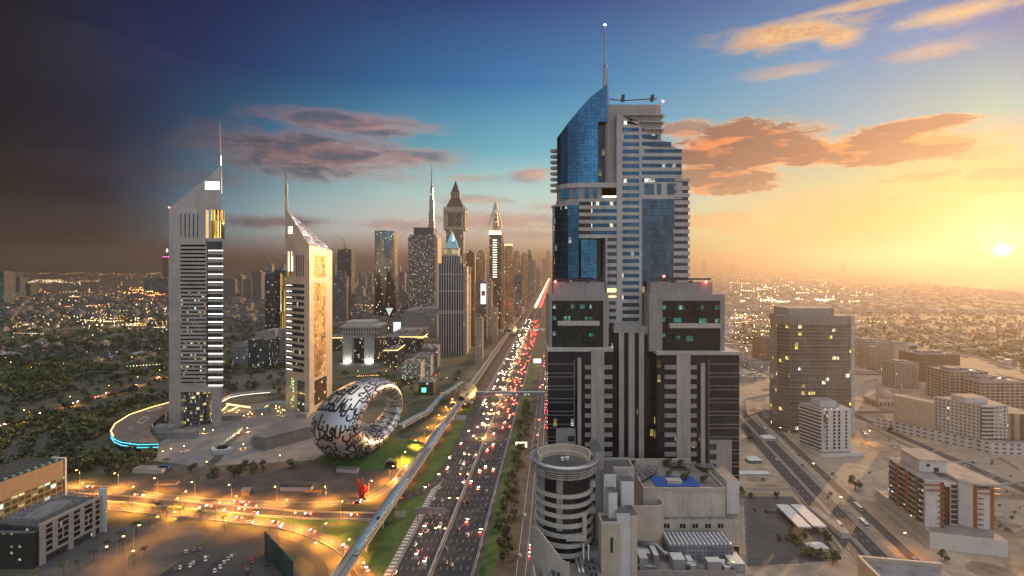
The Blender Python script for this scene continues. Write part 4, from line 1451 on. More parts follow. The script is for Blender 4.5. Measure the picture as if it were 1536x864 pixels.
for k in range(15):
    y = 426 + k * 9
    part(wl(430.2, 456.5, y, y + 5.2, .1, .3), 'window', ETWD, t2)
    part(wl(430.2, 438, y + 1.2, y + 2.4, .5, .3), 'light_band', M['white_strip'], t2)
for k in range(5):
    x = 444 + k * 2.7
    part(wl(x, x + 1.1, 383, 415, .1), 'slot_window', M['black'], t2)
part(wl(432, 440, 377, 415, .1), 'golden_slot', facade('gold_core', (0.36, 0.22, 0.08), (.55, .33, .10)), t2)
for k in range(4):
    part(wl(432, 439, 340 + 3 * k, 341.6 + 3 * k, .1), 'lit_louvre', M['white_strip'], t2)
part(wl(436, 441.5, 567, 612, .1), 'lobby_slot', facade('lobby_lit', (.2, .2, .05), (.3, .35, .1), 4, 3, (.1, 1), (.1, 1), .5, (.75, .9, .25), .9), t2)
part(wl(446, 457, 571, 619, .1), 'lobby_glazing', ATRIUM, t2)
part(wr(471.5, 488, 383, 416, .15), 'upper_glazing', GOLDG, t2)
part(wr(471.5, 488, 424, 563, .15), 'curtain_wall', GOLDG, t2)
part(wr(471.5, 490, 567, 603, .15), 'base_glazing', facade('base_dark', (.07, .06, .05), (.10, .075, .055), 4, 3, (.1, 1), (.06, 1), .05, gmetal=.6, grough=.15), t2)
mb = MB()
mb.tube([(PL[0] + 1.0, PL[1], zL - 60), (PL[0] + 1.0, PL[1], zL + 32), (PL[0] + .2, PL[1], zL + 34), (PL[0] + .2, PL[1], zpx(256, PL[1]))], [2.4, 2.2, 1.2, .8], 8)
part(mb, 'mast', M['metal'], t2)

# --- the ring-shaped museum with its script
MC = Vector(((550 - 768) / F * 528, 528.0, 40.0))
th = math.radians(54)
Hx = Vector((math.cos(th), math.sin(th), 0))
Nx = Vector((math.sin(th), -math.cos(th), 0))
Zx = (Vector((0, 0, 1)) + Nx * 0.10 + Hx * .20).normalized()


def ring_pt(f, p, off=0.0):
    """f round the ring (0 = along Hx), p round the tube (0 = outwards)"""
    cf, sf = math.cos(f), math.sin(f)
    fat = 1.0 + 0.50 * math.cos(f - math.radians(200))
    r1, r2 = 10.5 * fat, 20.6 * fat
    rad = Vector((0, 0, 0)) + Hx * cf + Zx * sf
    cen = Hx * (35.5 * cf) + Zx * (27.0 * sf)
    n = (rad * (math.cos(p) / r1) + Nx * (math.sin(p) / r2)).normalized()
    return MC + cen + rad * (r1 * math.cos(p)) + Nx * (r2 * math.sin(p)) + n * off


museum = thing('museum_building', 'silver ring-shaped museum covered in dark flowing script on a green mound', 'museum', (MC.x, MC.y, 0))
mb = MB()
NU, NV = 96, 48
mb.loft([[ring_pt(2 * math.pi * i / NU, 2 * math.pi * j / NV) for j in range(NV)][::-1] for i in range(NU + 1)], caps=False)
sil, t, b = newmat('museum_steel')
uvn = t.n('ShaderNodeTexCoord').outputs['Object']
b.inputs['Base Color'].default_value = (0.80, 0.80, 0.79, 1)
b.inputs['Metallic'].default_value = 0.85
t.put(b.inputs['Roughness'], t.rng(t.noise(uvn, .15, 4), .3, .7, .30, .40))
part(mb, 'shell', sil, museum, True)
# Arabic letters: base -> (first presentation form, number of forms)
AR = {'ا': (0xFE8D, 2), 'أ': (0xFE83, 2), 'ب': (0xFE8F, 4), 'ت': (0xFE95, 4), 'ة': (0xFE93, 2), 'ج': (0xFE9D, 4), 'ح': (0xFEA1, 4), 'خ': (0xFEA5, 4), 'د': (0xFEA9, 2), 'ذ': (0xFEAB, 2), 'ر': (0xFEAD, 2),
      'س': (0xFEB1, 4), 'ش': (0xFEB5, 4), 'ص': (0xFEB9, 4), 'ض': (0xFEBD, 4), 'ط': (0xFEC1, 4), 'ظ': (0xFEC5, 4), 'ع': (0xFEC9, 4), 'غ': (0xFECD, 4), 'ف': (0xFED1, 4), 'ق': (0xFED5, 4), 'ك': (0xFED9, 4),
      'ل': (0xFEDD, 4), 'م': (0xFEE1, 4), 'ن': (0xFEE5, 4), 'ه': (0xFEE9, 4), 'و': (0xFEED, 2), 'ي': (0xFEF1, 4), 'ئ': (0xFE89, 4)}


def shape_ar(word):
    out = []
    for k, ch in enumerate(word):
        base, n = AR[ch]
        pv_ = k > 0 and AR[word[k - 1]][1] == 4
        nx_ = k < len(word) - 1 and n == 4
        out.append(chr(base + (3 if pv_ and nx_ else 1 if pv_ else 2 if nx_ else 0)))
    return ''.join(out[::-1])


WORDS = 'لن نعيش مئات السنين ولكن يمكن أن نبدع شيئا يستمر لمئات السنين المستقبل سيكون لمن يستطيع تخيله وتصميمه وتنفيذه المستقبل لا ينتظر المستقبل يمكن تصميمه وبناؤه اليوم الحياة وتطور الحضارة وتقدم البشرية الابتكار'.replace('ؤ', 'و').split()
GEO = {}


def word_geo(w):
    if w not in GEO:
        cu = bpy.data.curves.new('word', 'FONT')
        cu.body = shape_ar(w)
        cu.resolution_u = 3
        cu.offset = 0.018
        ob = bpy.data.objects.new('word', cu)
        COL.objects.link(ob)
        dg = bpy.context.evaluated_depsgraph_get()
        me = ob.evaluated_get(dg).to_mesh()
        bm = bmesh.new()
        bm.from_mesh(me)
        bmesh.ops.triangulate(bm, faces=bm.faces)
        for _ in range(2):
            bmesh.ops.subdivide_edges(bm, edges=[e for e in bm.edges if e.calc_length() > .22], cuts=1)
            bmesh.ops.triangulate(bm, faces=[f for f in bm.faces if len(f.verts) > 3])
        vs = [(v.co.x, v.co.y) for v in bm.verts]
        fs = [[v.index for v in f.verts] for f in bm.faces]
        bm.free()
        ob.evaluated_get(dg).to_mesh_clear()
        bpy.data.objects.remove(ob)
        GEO[w] = (vs, fs, max(v[0] for v in vs) - min(v[0] for v in vs), min(v[0] for v in vs))
    return GEO[w]


mb = MB()
wi = 0
rr = random.Random(3)
NR = 25
for row in range(NR):                                  # lines of words round the tube, stacked along the ring
    fc = 2 * math.pi * row / NR
    fat = 1.0 + 0.50 * math.cos(fc - math.radians(200))
    eff = 15.0 * fat
    size = 2 * math.pi * 31 / NR * 1.28 * min(1.2, max(.62, fat))
    p = rr.uniform(0, 1)
    p_end = p + 2 * math.pi
    while p < p_end - .1:
        sz = size * rr.uniform(.85, 1.2)
        for _ in range(45):
            vs, fs, wd_, x0 = word_geo(WORDS[wi % len(WORDS)])
            wi += 1
            span = wd_ * sz / eff
            if p + span < p_end:
                break
        else:
            break
        tw, lift = rr.uniform(-.12, .12), rr.uniform(-1.2, 1.2)
        i0 = len(mb.v)
        for x, y in vs:
            xx, yy = (x - x0) * sz, (y - .3) * sz + lift
            mb.v.append(tuple(ring_pt(fc - (yy + xx * tw) / 31.0, p + xx / eff, .18)))
        for q_ in fs:
            mb.f.append(tuple(i0 + k for k in q_))
            mb.mi.append(None)
        p += span + .25 / eff
part(mb, 'calligraphy', simple('script_window', (0.012, 0.014, 0.02), 0.15, ns=.2, na=.1), museum)
mb = MB()
mb.lathe(0, 0, [(1.0, -0.2), (.86, .38), (.62, .78), (.3, 1.0), (.01, 1.02)], 40)
hill = mb.build('mound', M['grass'], None, True, (MC.x + 12, MC.y + 2, 0))
hill.scale = (58, 44, 9.5)
tag(hill, kind='structure')
arch = thing('entrance_arch', 'curved pale arch at the foot of the museum mound beside the viaduct', 'arch', G(585, 703))
mb = MB()
mb.tube([(-7 + 14 * i / 12, 0, 9 * math.sin(math.pi * i / 12)) for i in range(13)], .6, 6)
mb.build('arch_rib', M['steel'], arch)
MB().box(-6.2, 6.2, .3, .8, 0, 6).build('glazing', BLACKGLASS, arch)

# --- curved terrace building west of the taller twin
tz = 12.0
ol = [(254, 603.5), (227, 611), (194, 622), (172, 636), (165.5, 647), (170, 654), (181, 659), (207, 662.5), (238, 662), (231, 655), (224, 645), (227, 635), (254, 613)]
P = [G(x, y, tz) for x, y in ol]
P = [(p.x, p.y) for p in P]
ter = thing('terrace_building', 'low curved building with broad roof deck, golden rim and teal lit edge', 'building', (sum(p[0] for p in P) / len(P), sum(p[1] for p in P) / len(P), 0))
ar = sum(P[i][0] * P[(i + 1) % len(P)][1] - P[(i + 1) % len(P)][0] * P[i][1] for i in range(len(P)))
if ar < 0:
    P = P[::-1]
cxy = Vector((sum(p[0] for p in P) / len(P), sum(p[1] for p in P) / len(P)))
sc_p = lambda s_: [tuple(cxy + (Vector(p) - cxy) * s_) for p in P]
mb = MB().prism(sc_p(.93), 0, tz - .4)
part(mb, 'lower_storey', [BANDG, M['roof']], ter)
mb = MB().prism(P, tz - 1.4, tz)
part(mb, 'roof_deck', [M['pale'], simple('deck_brown', (0.20, 0.155, 0.125), .8, ns=.1, na=.2)], ter)
mb = MB().prism(sc_p(.965), 4.4, 5.4)
part(mb, 'floor_edge', M['pale'], ter)


def edge_strip(idx, z, s_, mat, name, h=.35, w=.5):
    pts = [Vector((*(cxy + (Vector(G(*ol[i], tz)[:2]) - cxy) * s_), z)) for i in idx]
    mb_ = MB()
    kerb_line(mb_, pts, h, w, z)
    return part(mb_, name, mat, ter)


edge_strip(range(0, 6), tz + .02, .995, M['warm_strip'], 'rim_light', .5, .8)
edge_strip(range(4, 9), tz - 3.6, .985, M['teal_strip'], 'edge_light', .8, .6)
edge_strip(range(4, 9), tz - 6.4, .985, M['teal_strip'], 'edge_light', .6, .6)
mb = MB()
for q_ in ([(205, 634), (214, 635), (224, 626), (215, 624.5)], [(220, 617), (226, 618), (243, 611.5), (238, 610.5)], [(192, 640), (201, 641), (196, 646)]):
    V = [G(*p, tz) + Vector((0, 0, .02)) for p in q_]
    c = sum(V, Vector()) / len(V)
    n_ = len(V)
    for i in range(n_):
        a_, b_ = V[i], V[(i + 1) % n_]
        f_ = [a_, b_, c.lerp(b_, .82), c.lerp(a_, .82)]
        nz = (f_[1] - f_[0]).cross(f_[2] - f_[0]).z
        mb.face(f_ if nz > 0 else f_[::-1])
part(mb, 'deck_marking', M['paint'], ter)
mb = MB()
p = G(232, 648, 6)
mb.box(p.x - 3, p.x + 18, p.y, p.y + 14, 0, 11.2)
part(mb, 'stair_block', [M['concrete'], M['roof']], ter)

# --- mall hall with ribbed roof
ol = [(380, 654), (398, 657), (466, 640), (443, 628), (420, 631)]
P = [G(x, y, 13) for x, y in ol]
P = [(p.x, p.y) for p in P]
if sum(P[i][0] * P[(i + 1) % 5][1] - P[(i + 1) % 5][0] * P[i][1] for i in range(5)) < 0:
    P = P[::-1]
hall = thing('exhibition_hall', 'grey hall with ribbed sloping roof between the twin towers and museum', 'hall', (sum(p[0] for p in P) / 5, sum(p[1] for p in P) / 5, 0))
part(MB().prism(P, 0, 13), 'hall_wall', [facade('hall_wall', (.22, .21, .20), (.1, .1, .11), 3, 3, (2, 3), (2, 3), 0, panel=3), facade('rib_roof', (.20, .20, .205), (.12, .12, .125), 60, 2.2, (0, 1), (.5, 1), 0, grough=.6)], hall)
cx_ = Vector((sum(p[0] for p in P) / 5, sum(p[1] for p in P) / 5))
part(MB().prism([tuple(cx_ + (Vector(p) - cx_) * 1.03) for p in P], 13.02, 13.8, top=[tuple(cx_ + (Vector(p) - cx_) * .97) for p in P]), 'roof_rim', [M['concrete'], facade('rib_roof', (0, 0, 0), (0, 0, 0))], hall)
q1, q2 = G(398, 672), G(470, 652)
mb = MB().prism([(q1.x - 18, q1.y + 6), (q2.x, q2.y), (q2.x + 3, q2.y + 12), (q1.x - 15, q1.y + 18)], 0, 8.5)
part(mb, 'side_wing', [M['concrete'], M['roof']], hall)
pav = thing('pavilion', 'small white boat shaped pavilion on the paved plaza', 'pavilion', G(332, 680))
MB().prism([(-9, 0), (-4, -5), (6, -4), (10, 1), (5, 4), (-6, 4)], 0, 5, top=[(-10, 0), (-5, -6), (7, -5), (11, 1), (6, 5), (-7, 5)]).build('hull_wall', M['white'], pav)
MB().prism([(-6, 0), (-3, -3), (4, -2.5), (6, 1), (3, 2.5), (-4, 2.5)], 5.02, 7.5).build('upper_cabin', BANDG, pav)
br = thing('lit_walkway', 'glazed bridge with glowing green-white side across the plaza', 'walkway', G(340, 655))
a, c = G(322, 672, 6), G(362, 642, 6)
mb = MB()
dv = (c - a).normalized()
nv = Vector((-dv.y, dv.x, 0)) * 2
mb.prism([tuple((p)[:2]) for p in (a - nv, c - nv, c + nv, a + nv)] if (c - a).cross(nv).z > 0 else [tuple(p[:2]) for p in (a + nv, c + nv, c - nv, a - nv)], 4, 7.6)
part(mb, 'deck', [facade('bridge_lit', (.2, .2, .2), (.3, .35, .3), 4, 2, (.2, .9), (.1, 1), .7, (.75, 1, .7), .8), M['roof']], br)
mb = MB()
for k in range(5):
    p = a.lerp(c, k / 4)
    mb.cyl(p.x, p.y, 0, 4, .5, n=8)
part(mb, 'support', M['concrete'], br)
can = thing('canopy_frame', 'golden lit canopy frame with crossing beams beside the taller twin tower', 'canopy', G(353, 612))
for x0, y0, x1, y1 in ((333, 616, 344, 606), (340, 606, 375, 611), (346, 616, 358, 609.5)):
    a, c = G(x0, y0, 5), G(x1, y1, 5)
    part(MB().tube([a, c], 1.0, 4), 'beam', M['warm_strip'], can)
    part(MB().tube([G(x0, y0, 5), Vector((a.x, a.y, 0))], .3, 5), 'post', M['metal'], can)
cw = MB()
kerb_line(cw, [G(x, y, 0) for x, y in ((333, 603), (345, 597), (362, 593.5), (385, 591), (405, 589.5), (430, 590))], 4.5, 1.5)
o = cw.build('curved_wall', M['pale'])
tag(o, 'long curved pale wall behind the twin tower plaza', 'wall')
cw = MB()
kerb_line(cw, [G(x, y, 5) for x, y in ((333, 602), (345, 596), (362, 592.5), (385, 590), (405, 588.5))], .5, .8, 4.55)
part(cw, 'rim_light', M['white_strip'], o)
for (x, y, w_, d_, h_, lb) in ((350, 628, 26, 14, 5, 'flat grey kiosk roof beside the glowing plaza lamps'), (395, 620, 16, 10, 6, 'small pale kiosk with teal canopy on the tower plaza'), (455, 626, 12, 9, 5, 'low grey entrance hut at the golden tower foot'), (265, 655, 40, 12, 6, 'long grey service wing in front of the taller twin tower'), (420, 610, 22, 9, 5, 'teal roofed shelter beside the shorter twin tower')):
    g = G(x, y)
    k_ = thing('kiosk', lb, 'kiosk', g)
    MB().box(-w_ / 2, w_ / 2, -d_ / 2, d_ / 2, 0, h_).build('wall', [M['concrete'], M['roof']], k_)
    MB().box(-w_ / 2 - .6, w_ / 2 + .6, -d_ / 2 - .6, d_ / 2 + .6, h_ + .02, h_ + .5).build('roof', M['roof'] if 'teal' not in lb else simple('teal_roof', (.12, .3, .3), .5), k_)

# --- the arch-shaped gate building
D = 1026.0
gate = thing('gate_building', 'pale square arch building with deep tall opening and lattice top storey', 'gate building', (W(540, 0, D).x, D + 30, 0))
Xp = lambda x: W(x, 0, D).x
z1 = zpx(501.5, D)
mb = MB()
mb.box(Xp(514), Xp(528), D, D + 60, 0, z1)
mb.box(Xp(546), Xp(561), D, D + 60, 0, z1)
mb.box(Xp(528) + .02, Xp(546) - .02, D, D + 60, zpx(507, D), z1)
part(mb, 'arch_wall', CLADP, gate)
part(MB().box(Xp(528) + .05, Xp(546) - .05, D + 14, D + 58, 0, zpx(507.1, D)), 'inner_glazing', facade('gate_glass', (.07, .08, .07), (.06, .07, .06), 4, 2.5, (.1, 1), (.1, 1), .12, (1, .8, .3), .6, gmetal=.5), gate)
xe = Xp(561) + 11
part(MB().box(Xp(561) - 4, Xp(561) + 9, D + 6, D + 56, 8, z1 - 8), 'side_glazing', facade('gate_side', (.3, .28, .25), (.1, .1, .1), 4, 2.5, (.1, 1), (.12, 1), .06, gmetal=.6), gate)
mb = MB()
mb.box(Xp(514) - 2, Xp(561) + 11, D - 2, D + 62, z1 + .02, zpx(492, D))
part(mb, 'lattice_storey', facade('lattice', (.36, .34, .30), (.04, .04, .04), 12, 5, (.15, .85), (.3, .7), .0), gate)
mb = MB()
mb.box(Xp(514) - 3, Xp(561) + 12, D - 3, D + 63, zpx(491.9, D), zpx(488.5, D))
mb.box(Xp(517), Xp(558), D + 8, D + 52, zpx(488.4, D), zpx(483, D))
part(mb, 'roof_slab', M['pale'], gate)
for x, y in ((520, 540), (553, 541)):
    p = W(x, y, D - 6)
    l_ = bpy.data.lights.new('uplight', 'POINT')
    l_.energy = 9000
    l_.color = (.9, 1, .9)
    l_.shadow_soft_size = 1
    lo = bpy.data.objects.new('uplight', l_)
    lo.parent = gate
    lo.location = Vector((p.x, D - 6, 3)) - gate.location
    COL.objects.link(lo)
# ------------------------------------------------------------------ skyline towers
FM = {
    'grey': facade('far_grey', (0.33, 0.31, 0.30), (0.07, 0.08, 0.09), 3.8, 3.0, (0.35, 1), (0.15, 1), 0.03, (1, .7, .3), .7, gmetal=.4),
    'dark': facade('far_dark', (0.13, 0.125, 0.125), (0.04, 0.05, 0.06), 3.8, 3.0, (0.25, 1), (0.12, 1), 0.04, (1, .7, .3), .7, gmetal=.5),
    'dots': facade('far_dots', (0.24, 0.21, 0.19), (0.04, 0.045, 0.05), 3.9, 3.4, (0.3, .8), (0.25, .8), 0.2, (1, .8, .35), 1.0, gmetal=.3),
    'brown': facade('far_brown', (0.42, 0.25, 0.15), (0.10, 0.07, 0.05), 3.6, 2.8, (0.3, 1), (0.3, 1), 0.02, gmetal=.3),
    'cream': facade('far_cream', (0.60, 0.50, 0.38), (0.16, 0.13, 0.10), 3.6, 3.2, (0.3, .9), (0.35, 1), 0.03, gmetal=.3),
    'gold': facade('far_gold', (0.42, 0.32, 0.20), (0.5, 0.31, 0.18), 3.8, 2.4, (0.15, 1), (0.12, 1), 0.02, gmetal=.7, grough=.2),
    'blue': facade('far_blue', (0.10, 0.13, 0.16), (0.16, 0.24, 0.30), 3.8, 2.4, (0.12, 1), (0.1, 1), 0.03, gmetal=.8),
    'stripe': facade('far_stripe', (0.58, 0.55, 0.51), (0.05, 0.07, 0.10), 4.2, 5.2, (0.0, 1), (0.32, 1), 0.0, gmetal=.6),
    'pale': facade('far_pale', (0.46, 0.44, 0.42), (0.14, 0.15, 0.16), 3.6, 3.4, (0.3, .85), (0.3, .9), 0.03, gmetal=.3),
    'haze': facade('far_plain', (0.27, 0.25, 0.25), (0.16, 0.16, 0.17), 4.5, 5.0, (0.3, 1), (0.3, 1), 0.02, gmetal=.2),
}


def gtower(label, x0, x1, yt, D, mat='grey', dep=None, crown=(), name='skyscraper', group=None, mast=None, steps=()):
    """a far tower: shaft with real height on the ground, roof plant, optional crown steps (shrink each side, px height)"""
    a, c = W(x0, yt, D), W(x1, yt, D)
    w = c.x - a.x
    dep = dep or max(w, 25)
    t_ = thing(name, label, 'building' if name != 'skyscraper' else 'skyscraper', ((a.x + c.x) / 2, D + dep / 2, 0), 0, group)
    lx = w / 2
    m_ = [FM.get(mat, mat) if isinstance(mat, str) else mat, M['roof']]
    z = a.z
    MB().box(-lx, lx, -dep / 2, dep / 2, 0, z, bottom=False).build('shaft', m_, t_)
    for k, (sx_, hpx) in enumerate(crown):
        h = hpx / F * D
        l2, d2 = lx * sx_, dep / 2 * sx_
        MB().box(-l2, l2, -d2, d2, z + .02, z + h).build('crown_step', m_, t_)
        z += h
    for sx_, yy in steps:                     # lower shoulders either side
        MB().box(-lx * sx_, lx * sx_, -dep / 2 - 3, dep / 2 + 3, 0, zpx(yy, D), bottom=False).build('shoulder', m_, t_)
    MB().box(-lx * .45, lx * .3, -dep * .2, dep * .2, z + .02, z + 4).build('roof_plant', M['dark_concrete'], t_)
    if mast:
        MB().tube([(0, 0, z), (0, 0, z + mast / F * D)], [1.2, .3], 6).build('mast', M['metal'], t_)
    return t_


CR = [
    ('dark slab tower with square top beside the gold-edged tower', 397, 411, 412, 1490, 'dark', 30, ((.8, 2),)),
    ('dark tower with a bright golden edge and fin crown', 411, 429, 405, 1510, 'dark', 40, ()),
    ('dark unfinished tower with a crane on its roof', 506, 527, 374, 2400, 'dark', 60, ()),
    ('stepped grey brown tower standing before the crane-topped tower', 497, 520, 416, 1800, 'grey', 45, ((.8, 4), (.5, 3))),
    ('slim far tower just east of the golden twin tower', 500, 503, 396, 3600, 'haze', 20, ()),
    ('hazy tower with flat top seen past the twisted glass tower', 594, 600, 400, 3300, 'haze', 40, ((.6, 2),)),
    ('hazy broad tower nearer the dotted brown tower', 600, 607, 408, 3000, 'haze', 40, ()),
    ('hazy slim tower tucked against the dotted brown tower', 607, 612, 404, 3500, 'haze', 30, ((.5, 2),)),
    ('tall brown slab tower close behind the striped pyramid tower', 699, 712, 382, 1300, 'brown', 42, ((.9, 4),)),
    ('lower brown tower between striped pyramid tower and brown slab', 697, 705, 400, 1230, 'brown', 30, ()),
    ('cream stepped tower at the foot of the brown slab', 697, 704.5, 412, 1190, 'cream', 30, ()),
    ('grey gold twin-faced tower behind the billboard tower', 715, 728, 380, 2050, 'gold', 50, ((.75, 3),)),
    ('grey tower carrying a big white screen near its top', 716, 730, 422, 1340, 'grey', 40, ()),
    ('cream classical tower with arched top beside the screen tower', 729, 738, 422, 1420, 'cream', 34, ((.8, 2), (.5, 3))),
    ('low cream apartment tower by the elevated railway', 713, 724, 478, 1020, 'cream', 26, ((.7, 2),)),
    ('tan tower with balconies near the railway bend', 738, 746, 462, 1300, 'cream', 30, ()),
    ('tower with a glowing green gold cap beyond the crowned tower', 756, 769, 372, 1720, 'gold', 50, ((.8, 4),)),
    ('golden tower with slanted bright crown on the highway', 770, 780, 384, 2000, 'gold', 45, ((.8, 6),)),
    ('shorter glass tower before the slanted crown tower', 773, 783, 412, 1850, 'blue', 34, ()),
    ('wide hazy tower before the pointed spire tower', 782, 792, 382, 2500, 'gold', 50, ((.7, 2),)),
    ('tower with a pointed dark spire among the far highway towers', 791, 798, 384, 2750, 'grey', 46, ((.7, 5), (.4, 4))),
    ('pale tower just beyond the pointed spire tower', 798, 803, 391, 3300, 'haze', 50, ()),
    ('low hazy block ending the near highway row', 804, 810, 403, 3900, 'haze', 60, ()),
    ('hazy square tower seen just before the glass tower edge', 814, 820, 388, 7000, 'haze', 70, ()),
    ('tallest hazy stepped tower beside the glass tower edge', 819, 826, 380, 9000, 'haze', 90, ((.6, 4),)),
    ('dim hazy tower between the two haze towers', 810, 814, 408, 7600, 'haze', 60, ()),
    ('narrow golden tower close to the crowned tower', 748, 756, 398, 2300, 'gold', 40, ((.6, 3),)),
    ('slim grey tower far behind the billboard tower', 711, 716, 391, 2900, 'haze', 40, ()),
]
TW = {}
for r_ in CR:
    TW[r_[0]] = gtower(r_[0], *r_[1:7], crown=r_[7], mast=9 if 'spire' in r_[0] else None)
# details that single some of them out
o = TW[CR[1][0]]
MB().prism([(2, -21), (17, -21), (17, -10), (2, -10)], 0, 0, topz=[170, 152, 152, 170]).build('golden_fin', facade('gold_core', (0, 0, 0), (0, 0, 0)), o)
MB().box(17, 24, -24, -12, 0, 150).build('balcony_stack', facade('gold_fins', (.5, .36, .2), (.08, .07, .06), 4, 60, (.5, 1), (0, 1), .0), o)
o = TW[CR[2][0]]
zt_ = zpx(374, 2400)
MB().tube([(-8, 0, zt_), (-8, 0, zt_ + 22)], 1.2, 5).build('crane_mast', M['dark_metal'], o)
MB().tube([(-2, 0, zt_ + 18), (-20, 0, zt_ + 55)], 1.2, 5).build('crane_jib', M['dark_metal'], o)
MB().box(27, 31, -28, 30, 0, zt_ - 10).build('side_wall', M['cream'], o)
o = TW[CR[12][0]]
p = W(721, 425.5, 1340)
q2 = W(729, 456, 1340)
MB().box(p.x - o.location.x, q2.x - o.location.x, -21.2, -20.2, q2.z, p.z).build('screen', glow('white_screen', (.9, .88, .86), 0.75, False), o)
MB().box(p.x - o.location.x + 2.5, q2.x - o.location.x - 2.5, -21.4, -21.25, p.z - 30, p.z - 18).build('screen_text', M['red'], o)
o = TW[CR[16][0]]
MB().box(-13, 13, -20, 20, zpx(372, 1720) + 9, zpx(372, 1720) + 13).build('cap_light', glow('cap_gold', (.9, .8, .25), 1.6, False), o)
# far clusters on the plain, each its own building
k = 0
for x0, x1, yt, D_ in ((335, 349, 418, 3300), (351, 363, 414, 3500), (364, 377, 419, 3100), (378, 392, 408, 3000), (388, 400, 404, 3400), (400, 408, 397, 2900), (408, 420, 402, 3300), (419, 427, 399, 3200),
                       (531, 536, 417, 4400), (537, 543, 411, 4600), (543, 549, 414, 4200), (549, 553, 407, 4700), (553, 558, 410, 4400), (532, 545, 432, 3300), (546, 559, 430, 3500), (527, 533, 424, 3900), (594, 603, 428, 2600), (602, 611, 440, 2300), (610, 618, 448, 2100),
                       (655, 659, 420, 4800), (740, 745, 424, 3600), (767, 771, 396, 3100), (779, 783, 399, 3300), (786, 790, 396, 3700)):
    lb = ['hazy grey block on the plain between the twin towers', 'hazy cluster tower between golden twin tower and twisted glass tower', 'hazy block between twisted and dotted brown towers', 'hazy filler tower in the highway row'][0 if x0 < 430 else 1 if x0 < 590 else 2 if x0 < 650 else 3]
    lb += ', ' + ['squat', 'slim', 'square-topped', 'tall', 'stepped', 'plain', 'paler', 'short', 'nearest', 'darker'][k % 10] + ' one ' + ['with flat roof', 'with roof box', 'with high shoulder'][k // 10]
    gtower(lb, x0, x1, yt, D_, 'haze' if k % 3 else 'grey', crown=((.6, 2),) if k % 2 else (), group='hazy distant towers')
    k += 1
# dim towers beyond the taller twin
o = gtower('slim dark tower with magenta lit top west of taller twin tower', 244, 252.5, 386, 4600, 'dark', 40, ((.7, 6),))
MB().box(-25, 25, -24, 24, zpx(386, 4600) + 2, zpx(386, 4600) + 8).build('magenta_band', glow('magenta', (.9, .15, .8), 2.0, False), o)
MB().lathe(0, 0, [(.1, zpx(379, 4600)), (10, zpx(376, 4600)), (.1, zpx(372, 4600))], 8, caps=True).build('top_light', M['white_strip'], o)
for i, (x0, x1, yt, D_, lb) in enumerate(((216, 229, 418, 3900, 'dim wide block with teal windows near the airport lights'), (229, 243, 416, 3700, 'dim square block with red roof beacon near the airport lights'), (241, 252, 417, 3500, 'dim tower block touching the taller twin tower outline'),
                                         (20, 30, 416, 3600, 'dim block with columns of green-white windows on the night plain'), (38, 46, 426, 3400, 'small dark block beside the green-windowed night block'), (-6, 6, 408, 2600, 'dark tall block at the night edge of the city'))):
    gtower(lb, x0, x1, yt, D_, facade('night_block', (.05, .055, .06), (.03, .04, .045), 4, 4, (.3, .8), (.2, .8), .2, (.5, .95, .8), .9), 60)

# twisted prism of glass
D = 1950.0
s_ = D / F
tp = thing('glass_skyscraper', 'faceted glass tower of folded triangles in gold and teal', 'skyscraper', (W(576, 0, D).x, D + 40, 0))
zt_, zm_ = zpx(345, D), zpx(400, D)
hw = 14.5 * s_
pts_t = [(-hw, -hw), (hw, -hw), (hw, hw), (-hw, hw)]
FG1 = facade('facet_gold', (.22, .18, .13), (.46, .38, .28), 4, 3, (.08, 1), (.06, 1), .02, gmetal=.85, grough=.12)
FG2 = facade('facet_teal', (.08, .12, .14), (.18, .30, .34), 4, 3, (.08, 1), (.06, 1), .02, gmetal=.85, grough=.1)
FG3 = facade('facet_dark', (.06, .055, .05), (.12, .10, .08), 4, 3, (.08, 1), (.06, 1), .02, gmetal=.8, grough=.12)
V = lambda x, y, z: Vector((x, y, z))
top = [V(-hw, -hw, zt_ - 3), V(0, -hw * .7, zt_), V(hw, -hw, zt_ - 3), V(hw, hw, zt_ - 3), V(-hw, hw, zt_ - 3)]
zb_ = 40
b1, b2, b3 = V(-hw * 1.05, -hw, 0), V(hw * 1.15, -hw * .8, 0), V(hw * 1.05, hw, 0)
mid = V(-hw * .1, -hw * 1.05, zpx(420, D))
lo_ = V(hw * .55, -hw * 1.1, zpx(470, D))
